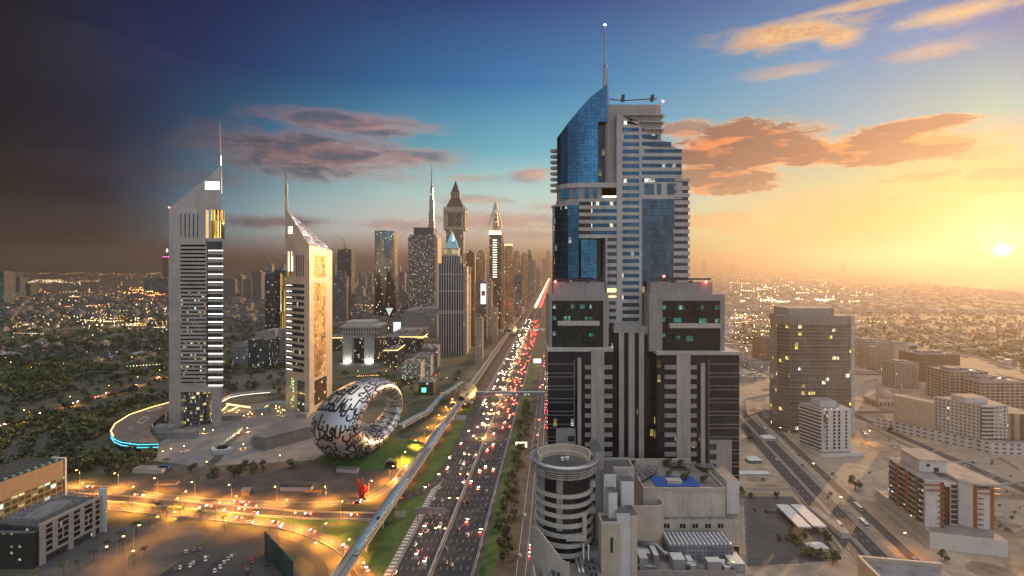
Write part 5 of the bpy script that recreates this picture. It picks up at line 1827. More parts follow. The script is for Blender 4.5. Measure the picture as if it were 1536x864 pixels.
for mt_, fs in ((FG2, ([top[0], V(-hw * 1.0, -hw, zpx(392, D)), V(-hw * .35, -hw * 1.02, zt_ - 1)], [V(-hw * .35, -hw * 1.02, zt_ - 1), V(hw * .35, -hw * 1.08, zpx(402, D)), top[2]])),
                (FG1, ([V(-hw * 1.0, -hw, zpx(392, D)), b1, V(-hw * .6, -hw * 1.05, zpx(405, D)), V(-hw * .35, -hw * 1.02, zt_ - 1)], [top[2], V(hw * .35, -hw * 1.08, zpx(402, D)), V(hw * 1.1, -hw * .9, zpx(430, D))], [V(-hw * .35, -hw * 1.02, zt_ - 1), V(-hw * .6, -hw * 1.05, zpx(405, D)), V(-.1, -hw * 1.1, zpx(460, D)), V(hw * .35, -hw * 1.08, zpx(402, D))])),
                (FG3, ([V(-hw * .6, -hw * 1.05, zpx(405, D)), b1, V(-hw * .1, -hw, 0), V(-.1, -hw * 1.1, zpx(460, D))], [V(hw * .35, -hw * 1.08, zpx(402, D)), V(-.1, -hw * 1.1, zpx(460, D)), V(-hw * .1, -hw, 0), b2, V(hw * 1.1, -hw * .9, zpx(430, D))])),
                (FG1, ([top[2], V(hw * 1.1, -hw * .9, zpx(430, D)), b2, b3, top[3]],)), (FG3, ([top[0], top[4], V(-hw, hw, 0), b1, V(-hw * 1.0, -hw, zpx(392, D))], [top[3], b3, V(-hw, hw, 0), top[4]], [top[0], V(-hw * .35, -hw * 1.02, zt_ - 1), top[2], top[3], top[4]]))):
    for f_ in fs:
        MB().face(f_).build('glass_facet', mt_, tp)
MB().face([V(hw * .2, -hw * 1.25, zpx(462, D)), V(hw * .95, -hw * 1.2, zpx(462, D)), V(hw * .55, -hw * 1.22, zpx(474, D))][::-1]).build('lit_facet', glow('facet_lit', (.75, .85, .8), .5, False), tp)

# dotted brown tower with ribbed top
D = 1700.0
o = gtower('broad brown tower with ribbed top and many small lit windows', 614, 654, 352, D, 'dots', 90)
MB().box(-14 / F * D, 16 / F * D, -38, 38, zpx(352, D) + .1, zpx(341, D)).build('ribbed_top', facade('ribbed', (.14, .13, .125), (.05, .05, .05), 60, 8, (0, 1), (.5, 1), 0), o)
MB().box(-22 / F * D, -20.2 / F * D, -46, 46, 0, zpx(356, D)).build('side_rib', M['grey_clad'], o)
MB().box(18.5 / F * D, 22.5 / F * D, -46, 46, 0, zpx(356, D)).build('side_rib', M['cream'], o)
# the pair of sail-shaped towers
for x0, x1, yt, lb in ((607, 627.5, 405, 'western sail-shaped blue tower with white slanted tip'), (628.5, 640, 404, 'eastern sail-shaped blue tower with white slanted tip')):
    D = 1800.0
    a, c = W(x0, 0, D), W(x1, 0, D)
    t_ = thing('sail_tower', lb, 'tower', ((a.x + c.x) / 2, D + 20, 0), 0, 'pair of sail towers')
    l_ = (c.x - a.x) / 2
    z0_, z1_ = zpx(440, D), zpx(yt + 9, D)
    mb = MB()
    n_ = 8
    for i in range(n_):                            # curved leaning edge in slices
        h0, h1 = z1_ * i / n_, z1_ * (i + 1) / n_
        f0_, f1_ = -l_ + 2 * l_ * .45 * (i / n_) ** 2.4, -l_ + 2 * l_ * .45 * ((i + 1) / n_) ** 2.4
        mb.prism([(f0_, -18), (l_, -18), (l_, 18), (f0_, 18)], h0, h1, top=[(f1_, -18), (l_, -18), (l_, 18), (f1_, 18)], bottom=False)
    mb.build('shaft', FM['blue'], t_)
    MB().prism([(f1_, -18.2), (l_, -18.2), (l_, 18.2), (f1_, 18.2)], z1_ + .05, 0, topz=[z1_ + 4, zpx(yt, D), zpx(yt, D), z1_ + 4]).build('white_tip', M['white'], t_)
    MB().box(l_ + .05, l_ + 3, -19, 19, 0, zpx(yt, D)).build('edge_fin', M['white'], t_)

# the very tall stepped spire on the horizon
D = 1830.0
bkt = thing('spire_skyscraper', 'immensely tall slender stepped tower tapering to a needle', 'skyscraper', (W(645.5, 0, D).x, D + 30, 0))
lv = [(0, 5.2), (345, 4.8), (322, 4.2), (306, 3.5), (292, 2.9), (280, 2.2), (270, 1.5), (262, .9), (252, .75), (243, .4)]
zz = 0.0
for i in range(1, len(lv)):
    z1_ = zpx(lv[i][0], D)
    r0 = lv[i][1] / F * D
    mb = MB()
    mb.cyl(0, 0, zz, z1_, r0, r0 * .97 if i < 6 else lv[min(i + 1, len(lv) - 1)][1] / F * D, n=12)
    if i < 6:
        mb.cyl(r0 * .6, -r0 * .5, zz, z1_ - (z1_ - zz) * .4, r0 * .62, n=10)
        mb.cyl(-r0 * .7, -r0 * .3, zz, z1_ - (z1_ - zz) * .65, r0 * .55, n=10)
    mb.build('tier', facade('spire_steel', (.42, .42, .42), (.26, .28, .30), 12, 6, (.2, 1), (.3, 1), .02, (1, .9, .6), .6, gmetal=.7, wmetal=.6, grough=.25, wrough=.35), bkt, i > 5)
    zz = z1_

# clock tower
D = 1260.0
ck = thing('clock_tower', 'tall tan clock tower with square dial stage and steep pointed roof', 'clock tower', (W(682, 0, D).x, D + 22, 0))
u = D / F
def bx(hwpx, yb, yt, name, mat, hw2=None, ins=0):
    a, b_ = hwpx * u, (hw2 if hw2 is not None else hwpx) * u
    z0, z1_ = (0 if yb is None else zpx(yb, D)), zpx(yt, D)
    return MB().prism([(-a, -a), (a, -a), (a, a), (-a, a)], z0, 0, top=[(-b_, -b_), (b_, -b_), (b_, b_), (-b_, b_)], topz=[z1_] * 4).build(name, mat, ck)
CKM = facade('clock_shaft', (.46, .37, .25), (.10, .08, .06), 4.2, 4.2, (.15, 1), (.45, 1), .02)
TAN = simple('tan_stone', (.46, .38, .27), .6, ns=.1, na=.15)
SLATE = simple('brown_slate', (.10, .075, .055), .6, ns=.1, na=.2)
bx(13, None, 345, 'shaft', [CKM, M['roof']])
bx(16.4, 345, 342, 'cornice', TAN)
bx(15.2, 341.95, 318, 'clock_stage', TAN)
bx(16.6, 317.95, 315, 'cornice', TAN)
bx(13, 314.95, 310, 'parapet', TAN)
bx(13.2, 309.95, 296, 'lower_roof', SLATE, 6.4)
bx(6.6, 295.95, 289, 'belfry', CKM)
bx(7.4, 288.95, 287.6, 'cornice', TAN)
bx(6.4, 287.5, 269, 'spire_roof', SLATE, .3)
for sx_ in (-1, 1):
    for sy_ in (-1, 1):
        MB().tube([(sx_ * 15 * u, sy_ * 15 * u, zpx(345, D)), (sx_ * 15 * u, sy_ * 15 * u, zpx(312, D)), (sx_ * 15 * u, sy_ * 15 * u, zpx(308, D))], [1.6 * u, 1.6 * u, .1], 6).build('turret', TAN, ck)
zc_ = zpx(330, D)
for ang_ in (0, 90):
    rot = Matrix.Rotation(math.radians(ang_), 4, 'Z')
    mb = MB()
    q_ = 9.5 * u
    y_ = -15.2 * u
    mb.box(-q_, q_, y_ - .6, y_ - .1, zc_ - q_, zc_ + q_)
    f_ = mb.build('clock_face', SLATE, ck)
    f_.matrix_local = rot
    mb = MB()
    rr_ = [(8.6, 7.8), (4.2, 3.4), (1.6, 0.1)]
    for ro, ri in rr_:
        n_ = 28
        for i in range(n_):
            a0, a1 = 2 * math.pi * i / n_, 2 * math.pi * (i + 1) / n_
            mb.face([(ro * u * math.cos(a0), y_ - .8, zc_ + ro * u * math.sin(a0)), (ro * u * math.cos(a1), y_ - .8, zc_ + ro * u * math.sin(a1)), (ri * u * math.cos(a1), y_ - .8, zc_ + ri * u * math.sin(a1)), (ri * u * math.cos(a0), y_ - .8, zc_ + ri * u * math.sin(a0))])
    for i in range(8):
        a0 = math.pi * i / 4 + .2
        c_, s2 = math.cos(a0), math.sin(a0)
        mb.face([(4 * u * c_ - .5 * s2, y_ - .85, zc_ + 4 * u * s2 + .5 * c_), (8 * u * c_ - .5 * s2, y_ - .85, zc_ + 8 * u * s2 + .5 * c_), (8 * u * c_ + .5 * s2, y_ - .85, zc_ + 8 * u * s2 - .5 * c_), (4 * u * c_ + .5 * s2, y_ - .85, zc_ + 4 * u * s2 - .5 * c_)])
    d_ = mb.build('dial', TAN, f_)
    mb = MB()
    mb.box(-.5, .5, y_ - 1.0, y_ - .9, zc_, zc_ + 6 * u)
    h_ = mb.build('clock_hand', TAN, f_)
    mb = MB()
    mb.box(0, 4 * u, y_ - 1.15, y_ - 1.05, zc_ - .6, zc_ + .6)
    mb.build('clock_hand', TAN, f_)
# striped tower with glass pyramid
D = 1127.0
u = D / F
py_ = thing('pyramid_tower', 'grey striped tower topped by a lit glass pyramid on columns', 'tower', (W(676.5, 0, D).x, D + 22, 0))
ck_save, ck = ck, py_
STR = [FM['stripe'], M['roof']]
bx(19, None, 395, 'shaft', STR)
MB().box(19 * u + .05, 19 * u + 7, -17 * u, 19 * u, 0, zpx(400, D)).build('side_wall', FM['cream'], py_)
for yy in (412, 437, 467, 470, 543, 548):
    z_ = zpx(yy, D)
    MB().box(-19.3 * u, 19.3 * u, -19.3 * u, 19.3 * u, z_, z_ + 2).build('belt', M['pale'], py_)
bx(13.5, 394.9, 384, 'upper_storey', STR)
bx(10.5, 383.9, 373, 'colonnade', facade('colonnade', (.55, .48, .36), (.25, .17, .06), 30, 3.2, (0.1, 1), (.4, 1), .9, (1, .75, .3), .5))
bx(11.6, 372.9, 371.5, 'cornice', M['pale'])
bx(9.6, 371.4, 345, 'glass_pyramid', facade('pyramid_glass', (.75, .8, .78), (.2, .45, .48), 60, 6.5, (0, 1), (.16, 1), .9, (.45, .85, .85), .55, gmetal=.4), .2)
ck = ck_save
# crowned tower with open cage spire
D = 1600.0
u = D / F
rt = thing('crowned_tower', 'slim tower with white open cage crown and a column of lit windows', 'tower', (W(744, 0, D).x, D + 22, 0))
MB().box(-10 * u, 7.5 * u, -20, 20, 0, zpx(352, D)).build('shaft', [facade('rose_shaft', (.20, .16, .11), (.10, .08, .06), 3.8, 3, (.15, 1), (.1, 1), .03, gmetal=.5), M['roof']], rt)
MB().prism([(7.55 * u, -18), (12.5 * u, -14), (12.5 * u, 20), (7.55 * u, 20)], 0, 0, topz=[zpx(337, D), zpx(368, D), zpx(368, D), zpx(337, D)]).build('curved_wing', FM['gold'], rt)
for k in range(16):
    z_ = zpx(352 + 8 + k * 3.7, D)
    MB().box(-5 * u, 1.5 * u, -21.2, -20.1, z_ - 1.6 * u * .5, z_ + 1.6 * u * .5).build('lit_window', glow('lit_pale', (1, .93, .75), 1.0, False), rt)
MB().box(-10.5 * u, 8 * u, -21, 21, zpx(352, D) + .05, zpx(346, D)).build('lit_belt', glow('lit_belt', (1, .85, .5), 1.3, False), rt)
mb = MB()
prof = [(9.2, 346), (9.0, 334), (6.0, 322), (3.4, 312), (1.2, 302)]
WS = simple('white_steel', (.72, .68, .6), .5, .2)
for i in range(10):
    a0 = 2 * math.pi * i / 10
    mb = MB().tube([(-1 * u + r_ * u * math.cos(a0), r_ * u * .8 * math.sin(a0), zpx(y_, D)) for r_, y_ in prof], 1.3, 5)
    mb.build('cage_rib', WS, rt)
for r_, y_ in prof[1:4]:
    MB().tube([(-1 * u + r_ * u * math.cos(2 * math.pi * i / 16), r_ * u * .8 * math.sin(2 * math.pi * i / 16), zpx(y_, D)) for i in range(17)], 1.0, 5).build('cage_ring', WS, rt)
MB().cyl(-1 * u, 0, zpx(345.9, D), zpx(318, D), 5.2 * u, 3.0 * u, n=12).build('inner_core', FM['gold'], rt)
MB().tube([(-1 * u, 0, zpx(312, D)), (-1 * u, 0, zpx(299, D))], [1.4, .4], 6).build('mast', M['metal'], rt)

# mid-rise buildings round the gate and below the twin towers
def block(label, x0, x1, yt, yb, D_, mat, dep, name='office_building', parts=(), rz=0.0, roofmat=None):
    """mid-rise with front face on these photo columns; yb None = down to the ground"""
    a, c = W(x0, yt, D_), W(x1, yt, D_)
    t_ = thing(name, label, 'building', ((a.x + c.x) / 2, D_ + dep / 2, 0), rz)
    l_ = (c.x - a.x) / 2
    m_ = [FM.get(mat, M.get(mat)) if isinstance(mat, str) else mat, roofmat or M['roof']]
    MB().box(-l_, l_, -dep / 2, dep / 2, 0, a.z, bottom=False).build('wall', m_, t_)
    mb = MB()
    z = a.z
    for q_ in ((-l_, l_, -dep / 2, -dep / 2 + .5), (-l_, l_, dep / 2 - .5, dep / 2), (-l_, -l_ + .5, -dep / 2 + .51, dep / 2 - .51), (l_ - .5, l_, -dep / 2 + .51, dep / 2 - .51)):
        mb.box(*q_, z + .01, z + 1.2)
    mb.build('parapet', m_[0] if mat in M else M['concrete'], t_)
    for _ in range(6):
        ux, uy, us = rnd.uniform(-.85, .8), rnd.uniform(-.8, .75), rnd.uniform(.8, 2.0)
        MB().box(l_ * ux - us, l_ * ux + us, dep / 2 * uy - us * .7, dep / 2 * uy + us * .7, z + .02, z + rnd.uniform(1, 2.4)).build('roof_unit', M['steel'] if rnd.random() < .5 else M['white'], t_)
    for (fx0, fx1, fy0, fy1, h) in parts or ((.2, .45, .3, .7, 4), (.6, .8, .4, .8, 3)):
        MB().box(-l_ + 2 * l_ * fx0, -l_ + 2 * l_ * fx1, -dep / 2 + dep * fy0, -dep / 2 + dep * fy1, z + .02, z + h).build('roof_plant', [M['concrete'], M['roof']], t_)
    return t_


MID = facade('mid_office', (.36, .36, .36), (.07, .10, .12), 3.8, 2.6, (.35, .9), (.2, .95), .05, (.9, .95, .8), .6, gmetal=.5)
MIDG = facade('mid_glass', (.12, .15, .17), (.10, .15, .18), 3.8, 2.2, (.12, 1), (.08, 1), .08, (1, .8, .4), .6, gmetal=.7)
CARP = facade('parking_deck', (.40, .37, .33), (.06, .07, .06), 3.2, 2.8, (.45, .95), (.15, .9), .28, (.75, 1, .75), .55, gmetal=.1)
block('grey blue glazed office with white roof blocks between the twin towers', 372, 404, 509, 555, 960, MIDG, 60, parts=((.1, .5, .3, .8, 9), (.55, .9, .2, .9, 14)))
block('white gridded office wing joined beside the glazed office', 404, 428, 505, 548, 1000, MID, 70, parts=((.0, .5, .2, .7, 12), (.6, .9, .3, .8, 7)))
block('pale low wing in front of the glazed office', 349, 372, 521, 552, 985, MID, 50, parts=((.3, .9, .2, .7, 8),))
block('long pale hotel with white roof plant south of dotted brown tower', 602, 656, 472, 506, 1400, 'pale', 160, parts=((.05, .4, .1, .9, 9), (.5, .95, .2, .8, 13), (.3, .6, .0, .3, 6)))
o = block('teal terraced gallery wing with golden lit roof edge behind gate building', 577, 622, 506, 545, 1150, MIDG, 190)
part(MB().box(-.2, 60, -96, -95, 0, 1), 'roof_light', M['warm_strip'], o).location = (0, 0, zpx(506, 1150) + .6)
for x0, x1, yt, D_, lb in ((576, 596, 527, 1000, 'low glazed block with golden roof line beside the gate building'), (597, 634, 508, 1190, 'long glazed block with two golden roof lines by the hotel'), (487, 513, 508, 1180, 'golden edged low wing west of the gate building')):
    o = block(lb, x0, x1, yt, 550, D_, facade('village_glass', (.10, .09, .08), (.09, .09, .08), 4, 3, (.2, 1), (.1, 1), .14, (1, .75, .3), .5, gmetal=.4), 70)
    l_ = (x1 - x0) / 2 / F * D_
    z_ = zpx(yt, D_) + 1.3
    MB().box(-l_ - .5, l_ + .5, -35.6, -34.4, z_, z_ + .9).build('roof_light', M['warm_strip'], o)
    MB().box(l_ - .6, l_ + .6, -34.3, 35, z_, z_ + .9).build('roof_light', M['warm_strip'], o)
block('cream parking deck glowing green inside beside the striped tower', 603, 631, 546, 577, 855, CARP, 40)
block('cream parking wing behind the glowing deck', 620, 646, 536, 566, 905, CARP, 45)
block('grey green low block east of the parking deck', 632, 656, 522, 560, 980, 'grey', 40)
o = block('low block with a bright video screen by the gate village', 583, 603, 488, 512, 1500, 'grey', 60)
MB().box(-5, 15, -30.8, -30.2, 3, 30).build('screen', glow('video_screen', (.55, .7, 1), 1.2, False), o)
o = block('dark low block under the mall with a pale sign', 628, 650, 574, 600, 770, 'dark', 30)
MB().box(-6, 0, -15.6, -15.1, 5, 11).build('green_light', M['lit_green'], o)
# ------------------------------------------------------------------ gridded apartment block and its taller neighbour
PA, PB = (-293.0, 331.0), (-287.0, 373.0)
bt = thing('apartment_building', 'pale gridded apartment block with corner blade wall beside the golden road', 'building', (-310, 350, 0))
zt_ = 25.5
LW = simple('pale_grid', (.50, .44, .37), .7, ns=.2, na=.1, stain=.2)
dv = (Vector(PB) - Vector(PA)).normalized()
nv = Vector((dv.y, -dv.x))
back = lambda p, d: tuple(Vector(p) - nv * d)
part(MB().prism([back(PA, .6), back(PB, .6), back(PB, 34), back(PA, 34)], 0, zt_ - 1), 'wall', [facade('apt_dark', (.07, .065, .06), (.05, .06, .06), 4, 4, (.3, .8), (.3, .7), .1, (.7, 1, .5), .5), M['roof_dark']], bt)
mb = MB()


def gridbox(u0, u1, z0, z1, pr=0.0, dp=.6):
    L = (Vector(PB) - Vector(PA)).length
    a, b_ = Vector(PA) + dv * u0 * L, Vector(PA) + dv * u1 * L
    mb.prism([tuple(a + nv * pr), tuple(b_ + nv * pr), tuple(b_ - nv * dp), tuple(a - nv * dp)], z0, z1)


for u0, u1 in ((0, .09), (.19, .27), (.44, .52), (.63, .70), (.84, .89), (.97, 1.0)):
    gridbox(u0, u1, 0 if u0 in (0, .44, .84, .97) else 5, zt_)
for z0, z1 in ((5, 6.6), (9.6, 10.4), (13.4, 14.2), (17.2, 18.0), (21, 21.8), (24, zt_)):
    for u0, u1 in ((.0901, .1899), (.2701, .4399), (.5201, .6299), (.7001, .8399), (.8901, .9699)):
        gridbox(u0, u1, z0, z1, -.05)
for u0 in (.345, .76):
    gridbox(u0, u0 + .02, 10.41, 13.39, -.1)
    gridbox(u0, u0 + .02, 14.21, 17.19, -.1)
part(mb, 'grid_front', LW, bt)
for u0, u1 in ((.0901, .1899), (.2701, .4399), (.5201, .6299), (.7001, .8399), (.8901, .9699)):
    for z0, z1 in ((6.6, 9.6), (10.4, 13.4), (14.2, 17.2), (18, 21), (21.8, 24)):
        mb = MB()
        gridbox(u0, u1, z0 + .03, z1 - .03, -.35, .55)
        part(mb, 'window', BANDG, bt)
mb = MB()
gridbox(1.015, 1.04, 0, zt_ + 5, 2.5, 3)
part(mb, 'blade_wall', M['white'], bt)
mb = MB()
gridbox(0, 1, zt_ - .99, zt_ + .4, -.6, 1.2)
part(mb, 'parapet', LW, bt)
mb = MB()
for k in range(7):
    p = Vector(PA) - nv * (4 + 4 * k)
    q_ = p + dv * 42
    mb.tube([(p.x, p.y, zt_ + 2.6), (q_.x, q_.y, zt_ + 2.6)], .14, 4)
for k in range(8):
    p = Vector(PA) + dv * (2 + 5.4 * k) - nv * 3
    q_ = p - nv * 26
    mb.tube([(p.x, p.y, zt_ - 1), (p.x, p.y, zt_ + 2.75), (q_.x, q_.y, zt_ + 2.75), (q_.x, q_.y, zt_ - 1)], .14, 4)
part(mb, 'roof_frame', M['steel'], bt)
a = Vector(PA) - nv * 16 + dv * 10
part(MB().box(a.x - 6, a.x + 6, a.y, a.y + 22, zt_ - .98, zt_ + .5), 'roof_terrace', [M['pale'], M['roof']], bt)
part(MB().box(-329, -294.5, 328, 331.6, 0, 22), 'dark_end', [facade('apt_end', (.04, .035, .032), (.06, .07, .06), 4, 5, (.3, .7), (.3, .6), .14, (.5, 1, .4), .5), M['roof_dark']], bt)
ap = thing('apartment_tower', 'taller brown walled block with dark roof screens behind the gridded apartments', 'building', (-365, 385, 0))
QA, QB = (-349.0, 360.0), (-341.5, 407.0)
dv2 = (Vector(QB) - Vector(QA)).normalized()
nv2 = Vector((dv2.y, -dv2.x))
bq = lambda p, d: tuple(Vector(p) - nv2 * d)
part(MB().prism([QA, QB, bq(QB, 34), bq(QA, 34)], 0, 26), 'lower_wall', facade('apt_mixed', (.22, .17, .12), (.06, .07, .05), 4, 4.5, (.15, .9), (.08, .92), .35, (1, .85, .35), .7), ap)
part(MB().prism([QA, QB, bq(QB, 34), bq(QA, 34)], 26.02, 39), 'upper_wall', [simple('brown_wall', (.30, .22, .15), .75, ns=.2, na=.12, stain=.2), facade('roof_grid', (.10, .10, .10), (.05, .06, .06), 3, 3, (.2, 1), (.2, 1), .02, (.2, 1, .6), .5)], ap)
part(MB().prism([tuple(Vector(QB) + nv2 * .6), tuple(Vector(QB) + nv2 * .6 + dv2 * 1.2), bq(Vector(QB) + dv2 * 1.2, 12), bq(QB, 12)], 0, 40), 'blade_wall', M['white'], ap)
mb = MB()
for k in range(9):
    p = Vector(QA) + dv2 * (3 + 5 * k) - nv2 * 3
    mb.box(p.x - 1.2, p.x + 1.2, p.y - 1.2, p.y + 1.2, 39.02, 40.2)
part(mb, 'roof_vent', simple('teal_vent', (.10, .22, .2), .5), ap)

# ------------------------------------------------------------------ buildings east of the tower
D = 595.0
ot = thing('office_tower', 'brown grey gridded office tower with scattered yellow lit windows and blank crown', 'office tower', (W(1228, 0, D).x, D + 25, 0))
X_ = lambda x: W(x, 0, D).x
OGL = facade('office_grid', (.38, .35, .31), (.14, .135, .12), 3.9, 1.9, (.08, 1), (.14, 1), .035, (1, .78, .18), 1.3, gmetal=.45, cluster=2)
P = [(X_(1184), D), (X_(1277), D), (X_(1281), D + 6), (X_(1281), D + 46), (X_(1184), D + 46), (X_(1173.5), D + 12)]
zt_ = zpx(486, D)
part(MB().prism(P, 0, zt_), 'glazing', [OGL, M['roof']], ot)
part(MB().prism(P, zt_ + .02, zpx(474, D)), 'crown_screen', [facade('crown_screen', (.38, .35, .31), (.18, .17, .15), 60, 1.9, (0, 1), (.5, 1), 0, grough=.5), M['roof']], ot)
part(MB().box(X_(1187), X_(1256), D + 6, D + 40, zpx(474, D) + .02, zpx(463, D)), 'roof_house', [M['grey_clad'], M['roof']], ot)
for k in range(16):
    z = zt_ - k * 7.75
    if z > 4:
        part(MB().box(X_(1184), X_(1277), D - .5, D - .02, z - .5, z), 'floor_band', M['grey_clad'], ot)
mb = MB()
mb.box(X_(1276), X_(1281.5), D - 1.0, D - .55, 0, zpx(474, D))
part(mb, 'edge_fin', simple('pale_edge', (.5, .47, .42), .5), ot)
g0 = G(1163, 626)
part(MB().prism([(g0.x, g0.y), (X_(1216), D - 34), (X_(1235), D - 20), (X_(1235), D + 8), (X_(1182), D + 60), (g0.x - 1, g0.y + 30)], 0, 11), 'podium', [M['pale'], M['roof']], ot)
D = 526.0
wb = thing('apartment_block', 'narrow white block with vertical window slits before the gridded office tower', 'building', (W(1248, 0, D).x, D + 14, 0))
X_ = lambda x: W(x, 0, D).x
zt_ = 45.5
P = [(X_(1233), D), (X_(1278.5), D + 2), (X_(1279), D + 26), (X_(1233) - 8, D + 26)]
part(MB().prism(P, 0, zt_), 'wall', [M['white'], M['roof']], wb)
for x0, w_ in ((1239, 3), (1250.5, 3.4), (1258, 3.4), (1269.5, 2.8)):
    for k in range(11):
        a = X_(x0)
        yy = D + 2 * (x0 - 1233) / 45
        part(MB().box(a, a + w_ * .66, yy - .12, yy + .3, 6 + k * 3.5, 8.3 + k * 3.5), 'window', BANDG, wb)
mb = MB()
for k in range(12):
    z = 4 + k * 3.5
    mb.prism([(X_(1233) - .05, D + .6), (X_(1233) - 7.6, D + 25), (X_(1233) - 9.2, D + 25), (X_(1233) - 1.6, D + .6)], z, z + 1.3)
part(mb, 'balcony', M['white'], wb)
part(MB().prism([(X_(1233) - .3, D + .7), (X_(1233) - 7.9, D + 25), (X_(1233) - 8.6, D + 25), (X_(1233) - 1.0, D + .7)], 3, zt_ - 1), 'balcony_glazing', DARKRIB, wb)
part(MB().box(X_(1237), X_(1262), D + 8, D + 24, zt_ + .02, zt_ + 6), 'roof_house', [M['white'], M['roof']], wb)
part(MB().box(X_(1235.2), X_(1239.8), D - .3, D - .05, 32, 40), 'sign_panel', M['brown'], wb)
part(MB().box(X_(1235.6), X_(1238.6), D - .28, D - .05, 12, 31), 'banner', simple('pale_blue_banner', (.45, .52, .6), .6), wb)
for k, m_ in ((0, 'white_strip'), (1, 'lit_yellow'), (2, 'white_strip')):
    part(MB().lathe(X_(1238 + 9 * k), D - .2, [(.02, zt_ - .2), (.45, zt_ + .2), (.02, zt_ + .6)], 6, caps=True), 'roof_lamp', M[m_], wb)
part(MB().prism([(X_(1226), D - 6), (X_(1295), D - 2), (X_(1290), D + 24), (X_(1279) + .1, D + 27), (X_(1225), D + 27)], 0, 3.5), 'plinth', [M['white'], M['paver']], wb)

RES = facade('res_cream', (.44, .39, .33), (.10, .09, .08), 3.5, 3.4, (.3, .85), (.25, .8), .02, gmetal=.3)
RESB = facade('res_brown', (.26, .19, .14), (.08, .065, .055), 3.5, 60, (.38, 1), (0, 1), .0, gmetal=.3)
RESW = facade('res_white', (.60, .57, .52), (.09, .09, .09), 3.5, 3.6, (.3, .8), (.3, .8), .02, gmetal=.3)
CELL = facade('res_cell', (.58, .53, .46), (.09, .075, .065), 4.2, 6.5, (.18, .92), (.1, .92), .0, gmetal=.3)
for a in (('white and brown framed block with square portal at its corner', 1292, 1334, 513, None, 1000, RES, 40), ('cream balconied block before the white and brown framed block', 1304, 1338, 524, None, 960, RES, 26),
          ('white portal framed block with a dark square opening', 1340, 1377, 517, None, 1010, RESW, 36), ('cream gridded block with white balconies at its corner', 1341, 1379, 546, None, 812, RES, 26),
          ('broad brown block with thin floor lines in the sunset haze', 1378, 1440, 532, None, 860, RESB, 44),
          ('brown block with pale cell frames round its windows', 1426, 1482, 559, None, 730, CELL, 44), ('long brown block with pale cell frames and grey roof house', 1470, 1545, 573, None, 700, CELL, 48),
          ('small brown block with lit flat roof seen beside the dark tower edge', 1142, 1170, 508, None, 1050, 'brown', 40), ('low flat warehouse with pale roof near the avenue', 1124, 1152, 545, None, 960, 'pale', 50)):
    block(a[0], a[1], a[2], a[3], a[4], a[5], a[6], a[7])
o = [x for x in bpy.data.objects if x.get('label') == 'white portal framed block with a dark square opening'][0]
mb = MB().box(4, 20, -19, -18.2, 12, 36)
mb.build('portal_opening', M['black'], o)
mb = MB().box(2, 4, -20, -18, 6, 40).box(20, 22, -20, -18, 6, 40).box(4.02, 19.98, -20, -18, 36.02, 40)
mb.build('portal_frame', M['white'], o)
# white apartment tower on a walled podium
D = 540.0
wt = thing('apartment_tower', 'white apartment tower with stacked balconies on a long white walled podium', 'building', (W(1475, 0, D).x, D + 20, 0))
X_ = lambda x: W(x, 0, D).x
zt_ = 186 - 205 / 800 * 545
part(MB().prism([(X_(1468), D), (X_(1508), D - 3), (X_(1512), D + 30), (X_(1440), D + 34)], 12.02, zt_), 'wall', [RESW, M['roof']], wt)
for k in range(9):
    z = 13.5 + k * 3.9
    part(MB().box(X_(1470), X_(1498), D - 3.6, D - 1.2, z, z + 1.2), 'balcony', M['white'], wt)
part(MB().box(X_(1470), X_(1498), D - 1.5, D, 13, zt_ - 3), 'balcony_glazing', DARKRIB, wt)
part(MB().box(X_(1458), X_(1492), D + 8, D + 26, zt_ + .02, zt_ + 5), 'roof_house', [M['white'], M['roof']], wt)
part(MB().prism([(X_(1410), D + 66), (X_(1436), D + 30), (X_(1452), D + 36), (X_(1425), D + 76)], 0, 40), 'tan_wing', [M['cream'], M['roof']], wt)
part(MB().prism([(X_(1509) + .5, D - 2), (X_(1545), D - 8), (X_(1550), D + 30), (X_(1513), D + 30)], 0, 38), 'brown_wing', [facade('wing_brown', (.42, .33, .23), (.15, .08, .05), 60, 8, (0, 1), (.45, .9), 0), M['roof']], wt)
pod = [(X_(1388), D + 78), (X_(1470), D - 12), (X_(1560), D - 22), (X_(1560), D - 9), (X_(1474), D - 3.9), (X_(1412), D + 62)]
part(MB().prism(pod, 0, 11.9), 'podium', [facade('podium_white', (.62, .60, .57), (.07, .06, .06), 4.2, 6.5, (.35, .7), (.3, .8), 0), M['roof']], wt)
# mosque with twin minarets
ms = thing('mosque', 'pale pink mosque with low dome and two slim minarets in the haze', 'mosque', (W(1334, 0, 705).x, 715, 0))
PK = simple('pink_stone', (.50, .38, .30), .7, ns=.1, na=.1)
MB().box(-17, 17, -12, 14, 0, 9).build('prayer_hall', [facade('mosque_wall', (.50, .38, .30), (.15, .11, .09), 9, 5, (.1, .7), (.3, .75), 0), PK], ms)
MB().lathe(6, 4, [(8, 9), (8.4, 11), (7.8, 15), (5.2, 18.4), (2, 20), (.3, 21.5)], 20).build('dome', PK, ms, True)
for x in (-15.5, 15.5):
    MB().lathe(x, -10, [(2.0, 0), (1.9, 14), (2.5, 14.4), (2.5, 15.4), (1.5, 15.6), (1.4, 25), (2.0, 25.4), (2.0, 26), (1.1, 26.4), (1.0, 29), (.1, 33)], 10).build('minaret', PK, ms)
MB().cyl(-8, -20, 0, 2.5, 11, n=20).build('entrance_court', [PK, M['paver']], ms)

